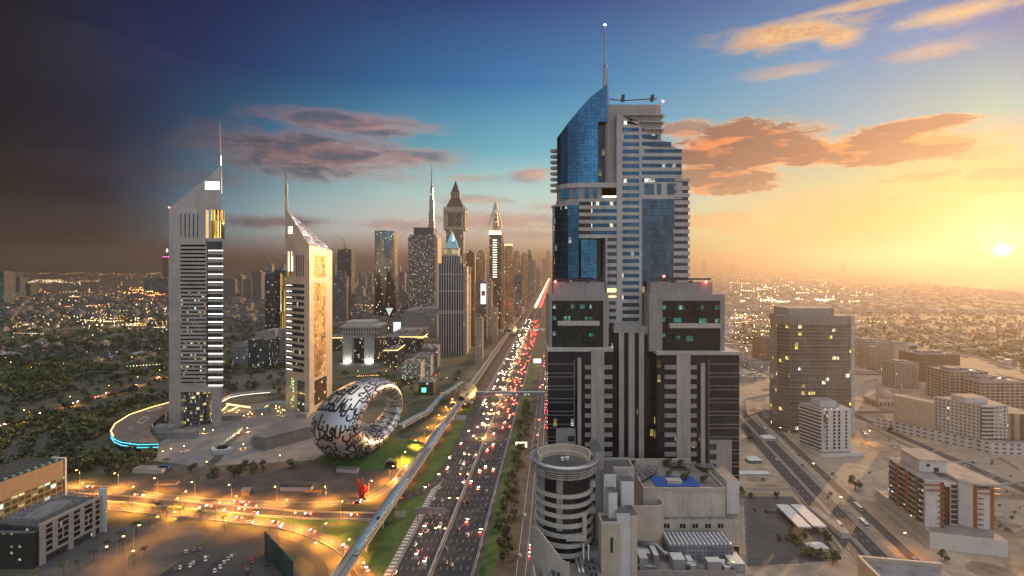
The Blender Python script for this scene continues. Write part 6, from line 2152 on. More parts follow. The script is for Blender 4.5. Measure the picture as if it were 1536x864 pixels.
# white and rust apartment building with podium
ra = thing('apartment_building', 'white and rust balconied apartment building on a blank white podium by the avenue', 'building', (296, 380, 0))
BAND = lambda *q_: MB().box(*q_)
part(MB().prism([(275.7, 352), (316.6, 340.5), (322, 405), (285.6, 419)], 0, 11), 'podium', [M['white'], M['paver']], ra)
part(MB().prism([(275.2, 352.5), (285.0, 419.4), (284.4, 419.4), (274.6, 352.5)], 6.2, 7.6), 'podium_band', M['cream'], ra)
part(MB().prism([(275.2, 352.5), (285.0, 419.4), (284.4, 419.4), (274.6, 352.5)], 11.02, 12.2), 'podium_band', M['cream'], ra)
RUST = simple('rust_panel', (.34, .12, .045), .6, ns=.3, na=.15)
WH = M['white']
part(MB().prism([(278, 359), (289, 357.5), (292.5, 398), (283, 400)], 11.03, 42), 'west_wall', [WH, M['roof']], ra)
part(MB().prism([(277.0, 358), (290, 356.4), (293.5, 399), (282, 401)], 42.02, 43.2), 'roof_slab', [WH, M['roof']], ra)
for k in range(8):
    z = 12 + k * 3.75
    part(MB().prism([(276.6, 360), (278, 359.6), (282.8, 399), (281.4, 399.4)], z, z + 1.1), 'balcony', facade('balc', (.5, .47, .43), (.3, .3, .3)), ra)
part(MB().prism([(277.5, 360.5), (277.95, 360.3), (282.9, 399.4), (282.4, 399.6)], 11.05, 41.8), 'side_glazing', DARKRIB, ra)
for i, u in enumerate((.12, .42, .7)):
    p = Vector((277.2, 360)).lerp(Vector((282.3, 399)), u)
    part(MB().box(p.x - 1.0, p.x + .4, p.y - 1.3, p.y + 1.3, 11.05, 41.9), 'rust_panel', RUST if i else simple('bronze_screen', (.20, .12, .07), .5), ra)
for k in range(8):
    z = 13.5 + k * 3.7
    part(MB().prism([(285.2, 357.6), (289.6, 356.6), (289.9, 357.4), (285.5, 358)], z, z + .7), 'balcony_slab', RUST, ra)
part(MB().prism([(287.2, 357.5), (289.3, 357.1), (289.4, 357.45), (287.3, 357.8)], 11.05, 41.9), 'balcony_recess', M['brown'], ra)
for z in (35.5, 39.0):
    part(MB().prism([(278.2, 358.0), (289.7, 356.3), (289.8, 357.2), (278.3, 358.9)], z, z + .8), 'rust_band', RUST, ra)
part(MB().prism([(289.9, 362), (300.5, 360.5), (303, 396), (292.8, 397)], 11.03, 40), 'middle_wall', [WH, M['roof']], ra)
part(MB().prism([(291, 361.4), (296.2, 360.7), (296.4, 361.2), (291.2, 361.9)], 11.05, 37), 'stair_glazing', simple('bronze_glass', (.07, .05, .04), .12, .5, ns=.3, na=.2), ra)
for k in range(8):
    z = 12.5 + k * 3.4
    part(MB().prism([(297, 360.2), (300.6, 359.8), (300.7, 360.5), (297.1, 360.9)], z, z + 2.3), 'balcony_recess', BANDG, ra)
part(MB().prism([(284, 372), (301, 369), (303.5, 392), (287, 394)], 43.25, 51), 'penthouse', [WH, M['roof']], ra)
part(MB().box(288.5, 290.4, 370.6, 371.3, 47, 48.8), 'window', BANDG, ra)
part(MB().box(293, 296, 369.8, 370.7, 43.6, 46.5), 'window', BANDG, ra)
part(MB().prism([(283.4, 371.4), (301.6, 368.2), (304, 393), (286.4, 395)], 51.02, 51.9), 'penthouse_parapet', [M['cream'], M['roof']], ra)
part(MB().prism([(303, 362), (308.4, 357), (320.8, 355), (323.5, 392), (306, 396)], 11.03, 41), 'east_wall', [WH, M['roof']], ra)
part(MB().prism([(302, 361.6), (308, 356.2), (324, 353.6), (325, 393), (305, 397)], 41.02, 42), 'roof_slab', [WH, M['roof']], ra)
part(MB().prism([(308.6, 356.7), (310.8, 356.3), (310.9, 356.8), (308.7, 357.1)], 11.05, 40), 'rust_panel', RUST, ra)
part(MB().prism([(318.6, 355), (320.7, 354.6), (320.8, 355.2), (318.7, 355.5)], 11.05, 40), 'rust_panel', RUST, ra)
for k in range(8):
    z = 13.5 + k * 3.5
    part(MB().prism([(309, 355.8), (314 if k < 6 else 324, 354.8 if k < 6 else 353.2), (314 if k < 6 else 324, 355.9 if k < 6 else 354.3), (309.1, 356.6)], z, z + .6), 'balcony_slab', RUST, ra)
part(MB().box(311, 320, 355.4, 355.9, 37.4, 39.6), 'window', BANDG, ra)
# roofs closest to the camera east of the round-ended building
nb = thing('near_building', 'flat tan roof and parapet just above the avenue at the picture edge', 'building', (145, 198, 0))
part(MB().prism([(131, 202), (128, 170), (158, 166), (158, 197)], 0, 75), 'wall', [M['cream'], M['roof']], nb)
part(MB().prism([(130.8, 202.4), (158.2, 197.3), (158.2, 196.3), (130.9, 201.3)], 75.02, 76.6), 'parapet', M['cream'], nb)
part(MB().prism([(130.7, 201.2), (131.7, 201.2), (128.6, 170), (127.6, 170)], 75.02, 76.6), 'parapet', M['cream'], nb)
st_ = thing('filling_station', 'filling station yard with long white canopy and forecourt beside the avenue', 'filling station', G(1205, 785))
for i, (x0, x1) in enumerate(((-13, -2.5), (-2, 8.5))):
    MB().prism([(x0, -17 + i), (x0 + 9, -18 + i), (x0 + 11, 17), (x0 + 2, 18)], 5, 6).build('canopy', M['white'], st_)
for x, y in ((-8, -14), (-5, 0), (-3, 14), (3, -14), (5, 0), (7, 14)):
    MB().box(x - .3, x + .3, y - .3, y + .3, 0, 4.98).build('canopy_post', M['steel'], st_)
MB().box(14, 20, -22, 18, 0, 4).build('shop_wall', [M['pale'], M['roof']], st_)
for x, y, w_, d_, h_, lb in ((1130, 693, 12, 9, 5, 'small white tent-roofed hut with green base by the tower foot'), (1128, 712, 30, 6, 3, 'low pale boundary building beside the tower foot'), (1152, 660, 14, 8, 5, 'low grey hut at the avenue verge near the office tower podium'), (1225, 824, 12, 7, 4, 'tan kiosk with rounded lawn at the avenue edge')):
    g = G(x, y)
    k_ = thing('kiosk', lb, 'kiosk', g)
    MB().box(-w_ / 2, w_ / 2, -d_ / 2, d_ / 2, 0, h_ * .6).build('wall', [M['pale'] if 'green' not in lb else simple('green_base', (.10, .2, .12), .7), M['roof']], k_)
    MB().prism([(-w_ / 2 - .3, -d_ / 2 - .3), (w_ / 2 + .3, -d_ / 2 - .3), (w_ / 2 + .3, d_ / 2 + .3), (-w_ / 2 - .3, d_ / 2 + .3)], h_ * .6 + .02, h_, top=[(-w_ / 4, -d_ / 4), (w_ / 4, -d_ / 4), (w_ / 4, d_ / 4), (-w_ / 4, d_ / 4)]).build('roof', M['white'], k_)
# far silhouettes over the sea
for x0, x1, yt, D_, lb in ((1055, 1059.5, 391, 13000, 'sail shaped hotel silhouette on the hazy shore'), (1099, 1103, 392, 15000, 'lone slab silhouette beyond the hazy shore'), (1263, 1266, 392, 14000, 'western stub of the twin silhouette over the sea'), (1268, 1270, 391, 14000, 'eastern stub of the twin silhouette over the sea')):
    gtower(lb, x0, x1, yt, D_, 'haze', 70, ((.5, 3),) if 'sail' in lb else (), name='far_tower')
tag(MB().prism([(4900, 13500), (9500, 13500), (9700, 14200), (4800, 14200)], 0.65, 18).build('headland', M['sand']), kind='structure')
# ------------------------------------------------------------------ elevated railway, station, footbridges
VX = -122.5
VH = 10.0
mt = thing('viaduct', 'long elevated concrete railway viaduct curving past the museum', 'viaduct', R(VX, 600))
vp = lambda o, d, z: R(VX + o, d, z)
prof = [(-4.6, VH), (-4.6, VH + 1.5), (-4.2, VH + 1.5), (-4.2, VH + .5), (4.2, VH + .5), (4.2, VH + 1.5), (4.6, VH + 1.5), (4.6, VH), (2.0, VH - 1.9), (-2.0, VH - 1.9)]
part(MB().loft([[vp(o, d, z) for o, z in prof] for d in (240, 1000, 2200)]), 'deck', M['concrete'], mt)
for o0 in (-2.9, -1.5, 1.5, 2.9):
    part(MB().strip([vp(o0 - .18, 240, VH + .66), vp(o0 - .18, 2200, VH + .66)][::-1], [vp(o0 + .18, 240, VH + .66), vp(o0 + .18, 2200, VH + .66)][::-1]), 'rail', M['steel'], mt)
part(MB().strip([vp(-.7, 240, VH + .6), vp(-.7, 2200, VH + .6)][::-1], [vp(.7, 240, VH + .6), vp(.7, 2200, VH + .6)][::-1]), 'walkway', M['dark_concrete'], mt)
d = 255.0
while d < 1500:
    if not 705 < d < 765:
        c = vp(0, d, 0)
        MBp = MB()
        MBp.cyl(c.x, c.y, 0, VH - 3.4, 1.0, n=10)
        MBp.loft([[(c.x + sx_ * w_, c.y + sy_ * .9, z) for sx_, sy_ in ((-1, -1), (1, -1), (1, 1), (-1, 1))] for w_, z in ((1.0, VH - 3.6), (3.0, VH - 2.0))])
        part(MBp, 'pier', M['concrete'], mt)
    d += 31
for i, (d0, lb) in enumerate(((548, 'blue and white metro train running beside the museum'), (398, 'blue and white metro train crossing over the golden road'), (345, 'second blue and white metro train over the loop lawn'))):
    tr = thing('metro_train', lb, 'train', vp(1.9 if i != 1 else 2.2, d0, VH + .7), math.atan2(-RD, 1))
    n_ = 5 if i != 2 else 3
    for k in range(n_):
        y0 = (k - n_ / 2) * 14.6
        car = MB().box(-1.35, 1.35, y0, y0 + 14.0, .5, 3.5).build('carriage', simple('train_white', (.66, .70, .74), .3, .2), tr)
        MB().box(-1.4, 1.4, y0 + .6, y0 + 13.4, 1.7, 2.7).build('window_band', BANDG, car)
        MB().box(-1.2, 1.2, y0 + .2, y0 + 13.8, 3.52, 3.7).build('roof_panel', simple('train_blue', (.12, .36, .62), .4), car)
        MB().box(-1.1, 1.1, y0 + 1, y0 + 13, .0, .48).build('bogie', M['dark_metal'], car)


def shell_station(label, d0, s_):
    st = thing('metro_station', label, 'station', vp(0, d0, 0), math.atan2(-RD, 1))
    SH = facade('station_shell', (.50, .38, .22), (.50, .38, .22), 3, 3, (.04, 1), (.04, 1), 0, gmetal=.65, grough=.3, wrough=.4, wmetal=.5)
    rings = []
    for i in range(15):
        u = -1 + 2 * i / 14
        w_ = 15.5 * s_ * math.sqrt(max(0.02, 1 - (u * .93) ** 2))
        h_ = 15.0 * s_ * math.sqrt(max(0.03, 1 - (u * .86) ** 2))
        rings.append([(w_ * math.cos(a_), u * 36 * s_, 8.2 + h_ * math.sin(a_)) for a_ in [math.pi * j / 14 for j in range(15)]])
    mb = MB()
    for k in range(14):
        for j in range(14):
            mb.face([rings[k][j + 1], rings[k][j], rings[k + 1][j], rings[k + 1][j + 1]][::-1])
    mb.build('shell', SH, st, True)
    MB().box(-13 * s_, 13 * s_, -34 * s_, 34 * s_, 4.6, 8.1).build('concourse', [facade('concourse', (.3, .3, .3), (.15, .14, .1), 3.4, 3, (.2, .9), (.1, 1), .4, (1, .8, .4), .9), M['roof']], st)
    MB().box(-14 * s_, 14 * s_, -36 * s_, -34.2 * s_, 7.0, 8.6).build('canopy_edge', M['steel'], st)
    for x in (-10, 10):
        for y in (-26, 0, 26):
            MB().box(x * s_ - .8, x * s_ + .8, y * s_ - .8, y * s_ + .8, 0, 4.58).build('column', M['concrete'], st)
    return st


shell_station('golden shell-roofed metro station beside the striped pyramid tower', 735, 1.0)
shell_station('second shell-roofed metro station far along the highway', 1480, 1.2)


def footbridge(label, d0, o0, o1, z=8.5, lit=False):
    a, c = R(o0, d0), R(o1, d0)
    fbk = thing('footbridge', label, 'footbridge', R((o0 + o1) / 2, d0))
    part(MB().box(a.x, c.x, d0 - 2.4, d0 + 2.4, z, z + .6), 'deck', M['concrete'], fbk)
    part(MB().box(a.x, c.x, d0 - 2.2, d0 + 2.2, z + .62, z + 4.8), 'glazed_tube', facade('bridge_tube_lit' if lit else 'bridge_tube', (.30, .33, .33), (.14, .18, .19), 3, 2.4, (.2, .8), (.1, 1), .7 if lit else .12, (1, .9, .6), 1.4 if lit else .7, gmetal=.4), fbk)
    part(MB().box(a.x, c.x, d0 - 2.6, d0 + 2.6, z + 4.82, z + 5.4), 'roof', simple('bridge_roof', (.36, .42, .42), .5), fbk)
    for o in (-100, -75.5, -48, -30):
        p = R(o, d0)
        part(MB().box(p.x - .7, p.x + .7, d0 - 1, d0 + 1, 0, z - .02), 'pier', M['concrete'], fbk)
    return fbk


f1 = footbridge('grey glazed footbridge crossing the highway from the near metro station', 735, VX + 14, -8)
footbridge('glowing footbridge crossing the highway far beyond', 1480, VX + 15, 10, lit=True)
part(MB().box(R(-80, 735).x, R(-58, 735).x, 732.2, 732.5, 9.2, 11.6), 'sign_board', M['white'], f1)
# covered walkway snaking from station to museum
wk = thing('covered_walkway', 'pale blue roofed walkway zigzagging from station towards the museum', 'walkway', G(640, 620))
pts = [G(693, 573, 9), G(664, 592, 9), G(641, 617, 9), G(625, 624, 9), G(600, 638, 9)]
mb, m2, m3 = MB(), MB(), MB()
for k in range(len(pts) - 1):
    a, c = pts[k], pts[k + 1]
    dd = (c - a).normalized()
    nn_ = Vector((-dd.y, dd.x, 0))
    Q = [a - nn_ * 3.2, c - nn_ * 3.2, c + nn_ * 3.2, a + nn_ * 3.2]
    mb.prism([tuple(p[:2]) for p in Q], 9, 9.6)
    Q = [a - nn_ * 2.8, c - nn_ * 2.8, c + nn_ * 2.8, a + nn_ * 2.8]
    m2.prism([tuple(p[:2]) for p in Q], 5.4 + .01 * k, 8.98)
    for u in (.2, .7):
        p = a.lerp(c, u)
        m3.cyl(p.x, p.y, 0, 5.4, .6, n=8)
part(mb, 'roof', simple('pale_blue_roof', (.42, .50, .54), .35, .4), wk)
part(m2, 'glazed_tube', facade('bridge_tube', (0, 0, 0), (0, 0, 0)), wk)
part(m3, 'support', M['concrete'], wk)
# street furniture seen large: gantry sign, billboards, hand sculpture, noise wall
gs = thing('sign_gantry', 'grey back of an overhead sign gantry standing by the near highway lanes', 'sign gantry', R(-99.5, 388), math.atan2(-RD, 1))
MB().box(-2, 20, -.6, .6, 6.5, 11).build('sign_panel', facade('gantry_back', (.30, .33, .33), (.22, .25, .25), 60, 1.1, (0, 1), (.4, 1), 0, grough=.5), gs)
MB().tube([(0, 0, 0), (0, 0, 6.4)], .45, 8).build('post', M['metal'], gs)
MB().tube([(22.5, 0, 0), (22.5, 0, 9), (20.1, 0, 9.4)], .4, 8).build('post', M['metal'], gs)
for i, (x, y, w_, h_, m_, lb) in enumerate(((782, 676, 12, 6, glow('ad_yellow', (1, .86, .5), 1.6), 'bright yellow-white billboard beside the service road'), (806, 547, 14, 8, glow('ad_white', (.95, 1, .8), 2.2), 'glowing white billboard by the glass tower edge'), (690, 634, 14, 6, simple('ad_pale', (.5, .6, .62), .5), 'pale blue billboard on the lawn under the viaduct'), (600, 778, 9, 5, M['pale'], 'small pale board on the lawn beside the viaduct'))):
    g = G(x, y)
    bb = thing('billboard', lb, 'billboard', (g.x, g.y, 0))
    z0 = 3.2 if i < 3 else 1
    MB().box(-w_ / 2, w_ / 2, -.3, .3, z0, z0 + h_).build('frame', M['metal'], bb)
    MB().box(-w_ / 2 + .3, w_ / 2 - .3, -.38, -.31, z0 + .3, z0 + h_ - .3).build('face', m_, bb)
    for x_ in (-w_ / 3, w_ / 3):
        MB().box(x_ - .25, x_ + .25, -.25, .25, 0, z0 - .02).build('post', M['metal'], bb)
nw = thing('screen_wall', 'tall dark green glazed screen wall beside the car park and loop road', 'screen wall', G(430, 850))
a, c = G(398, 832), G(440, 880)
dd = (c - a).normalized()
nn_ = Vector((dd.y, -dd.x, 0))
P = [tuple((a)[:2]), tuple(c[:2]), tuple((c + nn_ * .6)[:2]), tuple((a + nn_ * .6)[:2])]
if (c - a).cross(nn_).z < 0:
    P = P[::-1]
part(MB().prism(P, 0, 15), 'glass_panel', facade('screen_glass', (.05, .07, .07), (.05, .11, .11), 15.5, 2.0, (.03, .97), (.12, 1), 0, gmetal=.4, grough=.2), nw)
mb = MB()
for k in range(12):
    p = a.lerp(c, k / 11) - nn_ * 3.0
    q_ = a.lerp(c, k / 11) - nn_ * .1
    mb.tube([(p.x, p.y, 0), (q_.x, q_.y, 9)], .16, 4)
part(mb, 'brace', M['steel'], nw)
hd = thing('hand_sculpture', 'red hand sculpture raising two fingers on the plot below the museum', 'sculpture', G(543, 747))
RD_ = simple('sculpture_red', (.62, .03, .02), .45, ns=.3, na=.08)
mb = MB()
mb.loft([[(w_ * math.cos(t_), d_ * math.sin(t_), z) for t_ in [2 * math.pi * i / 14 for i in range(14)]] for w_, d_, z in ((2.4, 1.8, 0), (2.1, 1.6, 3), (2.8, 1.6, 4.5), (3.2, 1.6, 7.5), (2.9, 1.5, 9.4), (1.8, 1.1, 10))])
for x0, x1, z1, r in ((-1.9, -3.4, 15.6, .75), (-.3, .2, 16.4, .8)):
    mb.tube([(x0, 0, 8.5), ((x0 + x1) / 2, 0, 12), (x1, 0, z1 - .8), (x1, 0, z1)], [r * 1.1, r, r * .95, r * .3], 10)
for x0, zt_ in ((1.2, 10.8), (2.5, 10.0)):
    mb.tube([(x0, -.2, 8.5), (x0 + .1, -.5, zt_), (x0, -1.3, zt_ - .3), (x0 - .2, -1.6, zt_ - 2)], [.8, .8, .75, .6], 10)
mb.tube([(2.4, -.4, 5), (4.2, -.8, 7), (4.9, -1.0, 8.3), (5.0, -1.0, 9.2)], [1.0, .85, .75, .3], 10)
mb.build('hand', RD_, hd, True)
# site sheds and materials below the museum
for i, (x, y, w_, d_, h_, m_, lb) in enumerate(((445, 735, 26, 5, 4, 'dark_metal', 'long dark site container below the museum mound'), (470, 742, 12, 4, 3, 'warm_shed', 'orange site container beside the long dark container'), (522, 708, 20, 5, 4, 'metal', 'grey roofed shed on the plot west of the arch'), (370, 742, 7, 5, 5, 'steel', 'pale arched frame shed on the building plot'),
        (226, 708, 28, 9, 4, 'roof', 'flat grey site office with red base by the golden road'), (247, 706, 9, 7, 4, 'blue', 'blue roofed site cabin beside the grey site office'), (250, 726, 18, 6, 2, 'brown', 'reddish low store by the site road'), (545, 690, 16, 6, 3, 'concrete', 'grey retaining hut on the museum slope'))):
    g = G(x, y)
    if m_ == 'warm_shed':
        M[m_] = simple('orange_shed', (.5, .2, .03), .6)
    s_ = thing('site_cabin', lb, 'cabin', (g.x, g.y, 0), rnd.uniform(-.2, .2))
    MB().box(-w_ / 2, w_ / 2, -d_ / 2, d_ / 2, 0, h_ - .4).build('wall', M['dark_concrete'] if i % 2 else M['pale'], s_)
    MB().box(-w_ / 2 - .3, w_ / 2 + .3, -d_ / 2 - .3, d_ / 2 + .3, h_ - .38, h_).build('roof', M[m_], s_)
# ------------------------------------------------------------------ trees, houses, lights
def bulk(name, V_, F_, mats, mi=None, smooth=False):
    """one big mesh from arrays: V_ (n,3), F_ (m,k)"""
    me = bpy.data.meshes.new(name)
    n, m = len(V_), len(F_)
    k = F_.shape[1]
    me.vertices.add(n)
    me.vertices.foreach_set('co', np.ascontiguousarray(V_, dtype=np.float32).ravel())
    me.loops.add(m * k)
    me.loops.foreach_set('vertex_index', np.ascontiguousarray(F_, dtype=np.int32).ravel())
    me.polygons.add(m)
    me.polygons.foreach_set('loop_start', np.arange(0, m * k, k, dtype=np.int32))
    for q_ in mats:
        me.materials.append(q_)
    if mi is not None:
        me.polygons.foreach_set('material_index', np.ascontiguousarray(mi, dtype=np.int32))
    me.update(calc_edges=True)
    me.validate()
    o = bpy.data.objects.new(name, me)
    COL.objects.link(o)
    return o


def leaf_mat(name, c0, c1):
    m, t, b = newmat(name)
    oi = t.n('ShaderNodeObjectInfo').outputs['Random']
    geo = t.n('ShaderNodeNewGeometry')
    rp = geo.outputs['Random Per Island']
    nz = t.noise(t.n('ShaderNodeTexCoord').outputs['Object'], .35, 3)
    k = t.m('ADD', t.m('MULTIPLY', rp, .5), t.m('ADD', t.m('MULTIPLY', nz, .5), t.m('MULTIPLY', t.m('SUBTRACT', oi, .5), .5)))
    t.put(b.inputs['Base Color'], t.mix(t.rng(k, .2, .85), (*c0, 1), (*c1, 1)))
    b.inputs['Roughness'].default_value = .7
    return m


LEAF = leaf_mat('leaf_green', (.030, .050, .016), (.12, .145, .05))
LEAF2 = leaf_mat('leaf_olive', (.045, .052, .02), (.16, .15, .065))
PALMLEAF = leaf_mat('palm_leaf', (.022, .036, .012), (.07, .09, .035))


def crown_arrays(rg, r, h, n, size, lobes=6):
    """leaf-sized quads filling several uneven lobes"""
    cs = []
    for i in range(lobes):
        a = rg.uniform(0, 2 * math.pi)
        q_ = rg.uniform(.15, .8) * r
        cs.append((q_ * math.cos(a), q_ * math.sin(a), h * rg.uniform(.35, .88), r * rg.uniform(.26, .55)))
    V_, F_ = [], []
    for i in range(n):
        cx, cy, cz, cr = cs[rg.randrange(lobes)]
        d = Vector((rg.gauss(0, 1), rg.gauss(0, 1), rg.gauss(0, .8)))
        d.normalize()
        p = Vector((cx, cy, cz)) + d * cr * rg.uniform(.55, 1.05)
        nrm = (d + Vector((rg.uniform(-.7, .7), rg.uniform(-.7, .7), rg.uniform(-.3, .9)))).normalized()
        a = nrm.orthogonal().normalized()
        b_ = nrm.cross(a)
        s_ = size * rg.uniform(.6, 1.3)
        k = len(V_)
        V_ += [tuple(p + a * s_), tuple(p + b_ * s_ * .7), tuple(p - a * s_), tuple(p - b_ * s_ * .7)]
        F_.append((k, k + 1, k + 2, k + 3))
    return np.array(V_), np.array(F_)


TREE_MESH = []
for i in range(6):
    rg = random.Random(40 + i)
    V_, F_ = crown_arrays(rg, 4.6, 8.5 + i * .3, 420, .62, 6 + i % 3)
    c_ = bulk('crown', V_, F_, [LEAF if i % 2 else LEAF2])
    mb = MB()
    mb.tube([(0, 0, 0), (.1, 0, 2), (.2, .1, 4.6)], [.34, .26, .14], 7)
    for k in range(4):
        a = k * 1.7 + i
        mb.tube([(.1, 0, 2.2), (1.5 * math.cos(a), 1.5 * math.sin(a), 4.2), (2.6 * math.cos(a), 2.6 * math.sin(a), 5.6)], [.16, .1, .04], 5)
    tm = mb.mesh('trunk', M['wood'])
    TREE_MESH.append((c_.data, tm))
    bpy.data.objects.remove(c_)
# palms: trunk and arching fronds
rg = random.Random(5)
V_, F_ = [], []
for k in range(22):
    a = 2 * math.pi * k / 22 + rg.uniform(-.1, .1)
    up_ = rg.uniform(-.2, .9)
    pts = [Vector((0, 0, 8))]
    for j in range(1, 6):
        u = j / 5
        pts.append(Vector((3.0 * u * math.cos(a), 3.0 * u * math.sin(a), 8 + up_ * 2.2 * u - 2.6 * u * u)))
    sd_ = Vector((-math.sin(a), math.cos(a), 0))
    for j in range(5):
        w0, w1 = .5 * math.sin(math.pi * min(1, .15 + j / 5)), .5 * math.sin(math.pi * min(1, .15 + (j + 1) / 5))
        for s_ in (-1, 1):
            q0 = len(V_)
            dr = Vector((0, 0, -.25))
            V_ += [tuple(pts[j]), tuple(pts[j + 1]), tuple(pts[j + 1] + sd_ * s_ * w1 + dr), tuple(pts[j] + sd_ * s_ * w0 + dr)]
            F_.append((q0, q0 + 1, q0 + 2, q0 + 3))
po = bulk('fronds', np.array(V_), np.array(F_), [PALMLEAF])
PALM = (po.data, MB().tube([(0, 0, 0), (.05, 0, 4), (0, 0, 8)], [.3, .22, .2], 7).mesh('trunk', M['wood']))
bpy.data.objects.remove(po)
V_, F_ = crown_arrays(random.Random(9), 1.0, 1.5, 150, .2, 5)
so_ = bulk('shrub', V_, F_, [LEAF2])
SHRUB = so_.data
bpy.data.objects.remove(so_)

LANDM = []


def near_words(x, y):
    return min(LANDM, key=lambda q_: (q_[0] - x) ** 2 + (q_[1] - y) ** 2)[2]


for px, py, w_ in ((30, 575, 'the far sports lawn'), (120, 600, 'the lamp-lit parkway'), (220, 575, 'the parkway lamps nearest the taller twin tower'), (60, 660, 'the winding park road'), (130, 650, 'the bend of the winding park lane'), (200, 680, 'the curved terrace building'),
                   (120, 705, 'the back of the brown walled block'), (235, 700, 'the grey site office'), (300, 690, 'the boat shaped pavilion'), (375, 570, 'the curved plaza wall'), (420, 575, 'the shorter twin tower'), (345, 545, 'the glazed office block'), (500, 560, 'the gate building lawn'),
                   (560, 560, 'the gate building street'), (620, 600, 'the zigzag walkway'), (670, 560, 'the striped pyramid tower foot'), (760, 700, 'the middle of the highway planting strip'), (745, 800, 'the near end of the planting strip'), (785, 600, 'the footbridge end of the planting strip'),
                   (1125, 655, 'the tower foot'), (1200, 820, 'the filling station corner'), (1285, 735, 'the sunlit sandy plot'), (1120, 755, 'the filling station wall'), (1390, 640, 'the long white podium'), (1450, 745, 'the street behind the rust apartments'), (1400, 590, 'the mosque'), (1150, 520, 'the low flat warehouse'), (1230, 450, 'the back of the gridded office tower'), (1330, 500, 'the cream framed blocks'), (1500, 560, 'the cell framed blocks'),
                   (1420, 500, 'the hazy open ground'), (1400, 830, 'the blank white podium'), (60, 530, 'the dark park edge'), (180, 520, 'the night district villas'), (560, 800, 'the loop lawn'), (430, 690, 'the ribbed hall'), (560, 690, 'the museum mound'), (100, 830, 'the gridded apartments'), (250, 800, 'the underpass ramp walls')):
    g = G(px, py)
    LANDM.append((g.x, g.y, w_))
TCOUNT = {}


def put_tree(x, y, s_, kind=0, z=0.0, label=None):
    nm, cat, grp = ('palm_tree', 'palm tree', 'palm trees') if kind == 'palm' else ('tree', 'tree', 'broad leafy trees')
    cm, tm = PALM if kind == 'palm' else TREE_MESH[kind]
    o = bpy.data.objects.new(nm, None)
    COL.objects.link(o)
    o.location = (x, y, z)
    o.scale = (s_, s_, s_ * rnd.uniform(.85, 1.15))
    o.rotation_euler = (0, 0, rnd.uniform(0, 6.28))
    for n_, me in (('fronds' if kind == 'palm' else 'crown', cm), ('trunk', tm)):
        c_ = bpy.data.objects.new(n_, me)
        COL.objects.link(c_)
        c_.parent = o
    lb = label or f"{'feathery palm' if kind == 'palm' else ['olive leaved', 'dark green'][kind % 2] + (' big' if s_ > 1.15 else ' small' if s_ < .8 else '') + ' tree'} close to {near_words(x, y)}"
    tag(o, lb, cat, lb if label is None else grp)
    return o


NOGO = []                                  # boxes where nothing grows or stands: x0, x1, y0, y1
for o in list(bpy.data.objects):
    if o.parent is None and o.get('category') and o.get('kind') is None and o.name.split('.')[0] not in ('viaduct', 'barrier', 'median_barrier', 'roadside_barrier', 'retaining_wall', 'footbridge', 'curved_wall'):
        pts = []
        st_k = [o]
        while st_k:
            q_ = st_k.pop()
            st_k += list(q_.children)
            if q_.type == 'MESH':
                off = q_.location.copy()
                pr_ = q_.parent
                while pr_ is not None:
                    off = off + pr_.location
                    pr_ = pr_.parent
                pts += [(v.co.x + off.x, v.co.y + off.y) for v in q_.data.vertices]
        if pts:
            xs, ys = [p[0] for p in pts], [p[1] for p in pts]
            NOGO.append((min(xs) - 3, max(xs) + 3, min(ys) - 3, max(ys) + 3))
ROADPTS = []
for cc, w_ in ((A_c, 9), (B_c, 10), (C_c, 9), (S_c, 8), (E_c, 7), (P_c, 12)):
    for p in cc[::2]:
        ROADPTS.append((p.x, p.y, w_))
for nm, w_ in (('park_road', 17), ('winding_road', 8), ('winding_lane', 7), ('site_road', 8), ('side_street', 9), ('back_street', 9), ('cross_street', 10)):
    vs = bpy.data.objects[nm].data.vertices
    for k in range(0, len(vs), 4):
        c_ = (vs[k].co + vs[k + 1].co) / 2
        ROADPTS.append((c_.x, c_.y, w_))
RP = np.array(ROADPTS)


def free(x, y, m=0.0):
    off = x - RD * y
    if -138 < off < -3:
        return False
    ao = x - 171 - .17 * y
    if -15 - m < ao < 19 + m and y < 3000:
        return False
    for x0, x1, y0, y1 in NOGO:
        if x0 - m < x < x1 + m and y0 - m < y < y1 + m:
            return False
    dd_ = (RP[:, 0] - x) ** 2 + (RP[:, 1] - y) ** 2
    if np.any(dd_ < (RP[:, 2] + m) ** 2):
        return False
    return True


def coast_x(y):
    for k in range(len(coast) - 1):
        if coast[k][1] <= y <= coast[k + 1][1]:
            u = (y - coast[k][1]) / (coast[k + 1][1] - coast[k][1])
            return coast[k][0] + u * (coast[k + 1][0] - coast[k][0])
    return coast[0][0] if y < coast[0][1] else coast[-1][0]


def inpoly(x, y, P):
    c = False
    for i in range(len(P)):
        (x0, y0), (x1, y1) = P[i], P[i - 1]
        if (y0 > y) != (y1 > y) and x < (x1 - x0) * (y - y0) / (y1 - y0) + x0:
            c = not c
    return c


def scatter(P, n, rg, m=0.0):
    xs, ys = [p[0] for p in P], [p[1] for p in P]
    out = []
    for _ in range(n * 6):
        if len(out) >= n:
            break
        px, py = rg.uniform(min(xs), max(xs)), rg.uniform(min(ys), max(ys))
        if not inpoly(px, py, P):
            continue
        g = G(px, py)
        if g.x > coast_x(g.y) - 80 or not free(g.x, g.y, m):
            continue
        out.append((g.x, g.y))
    return out


rg = random.Random(21)
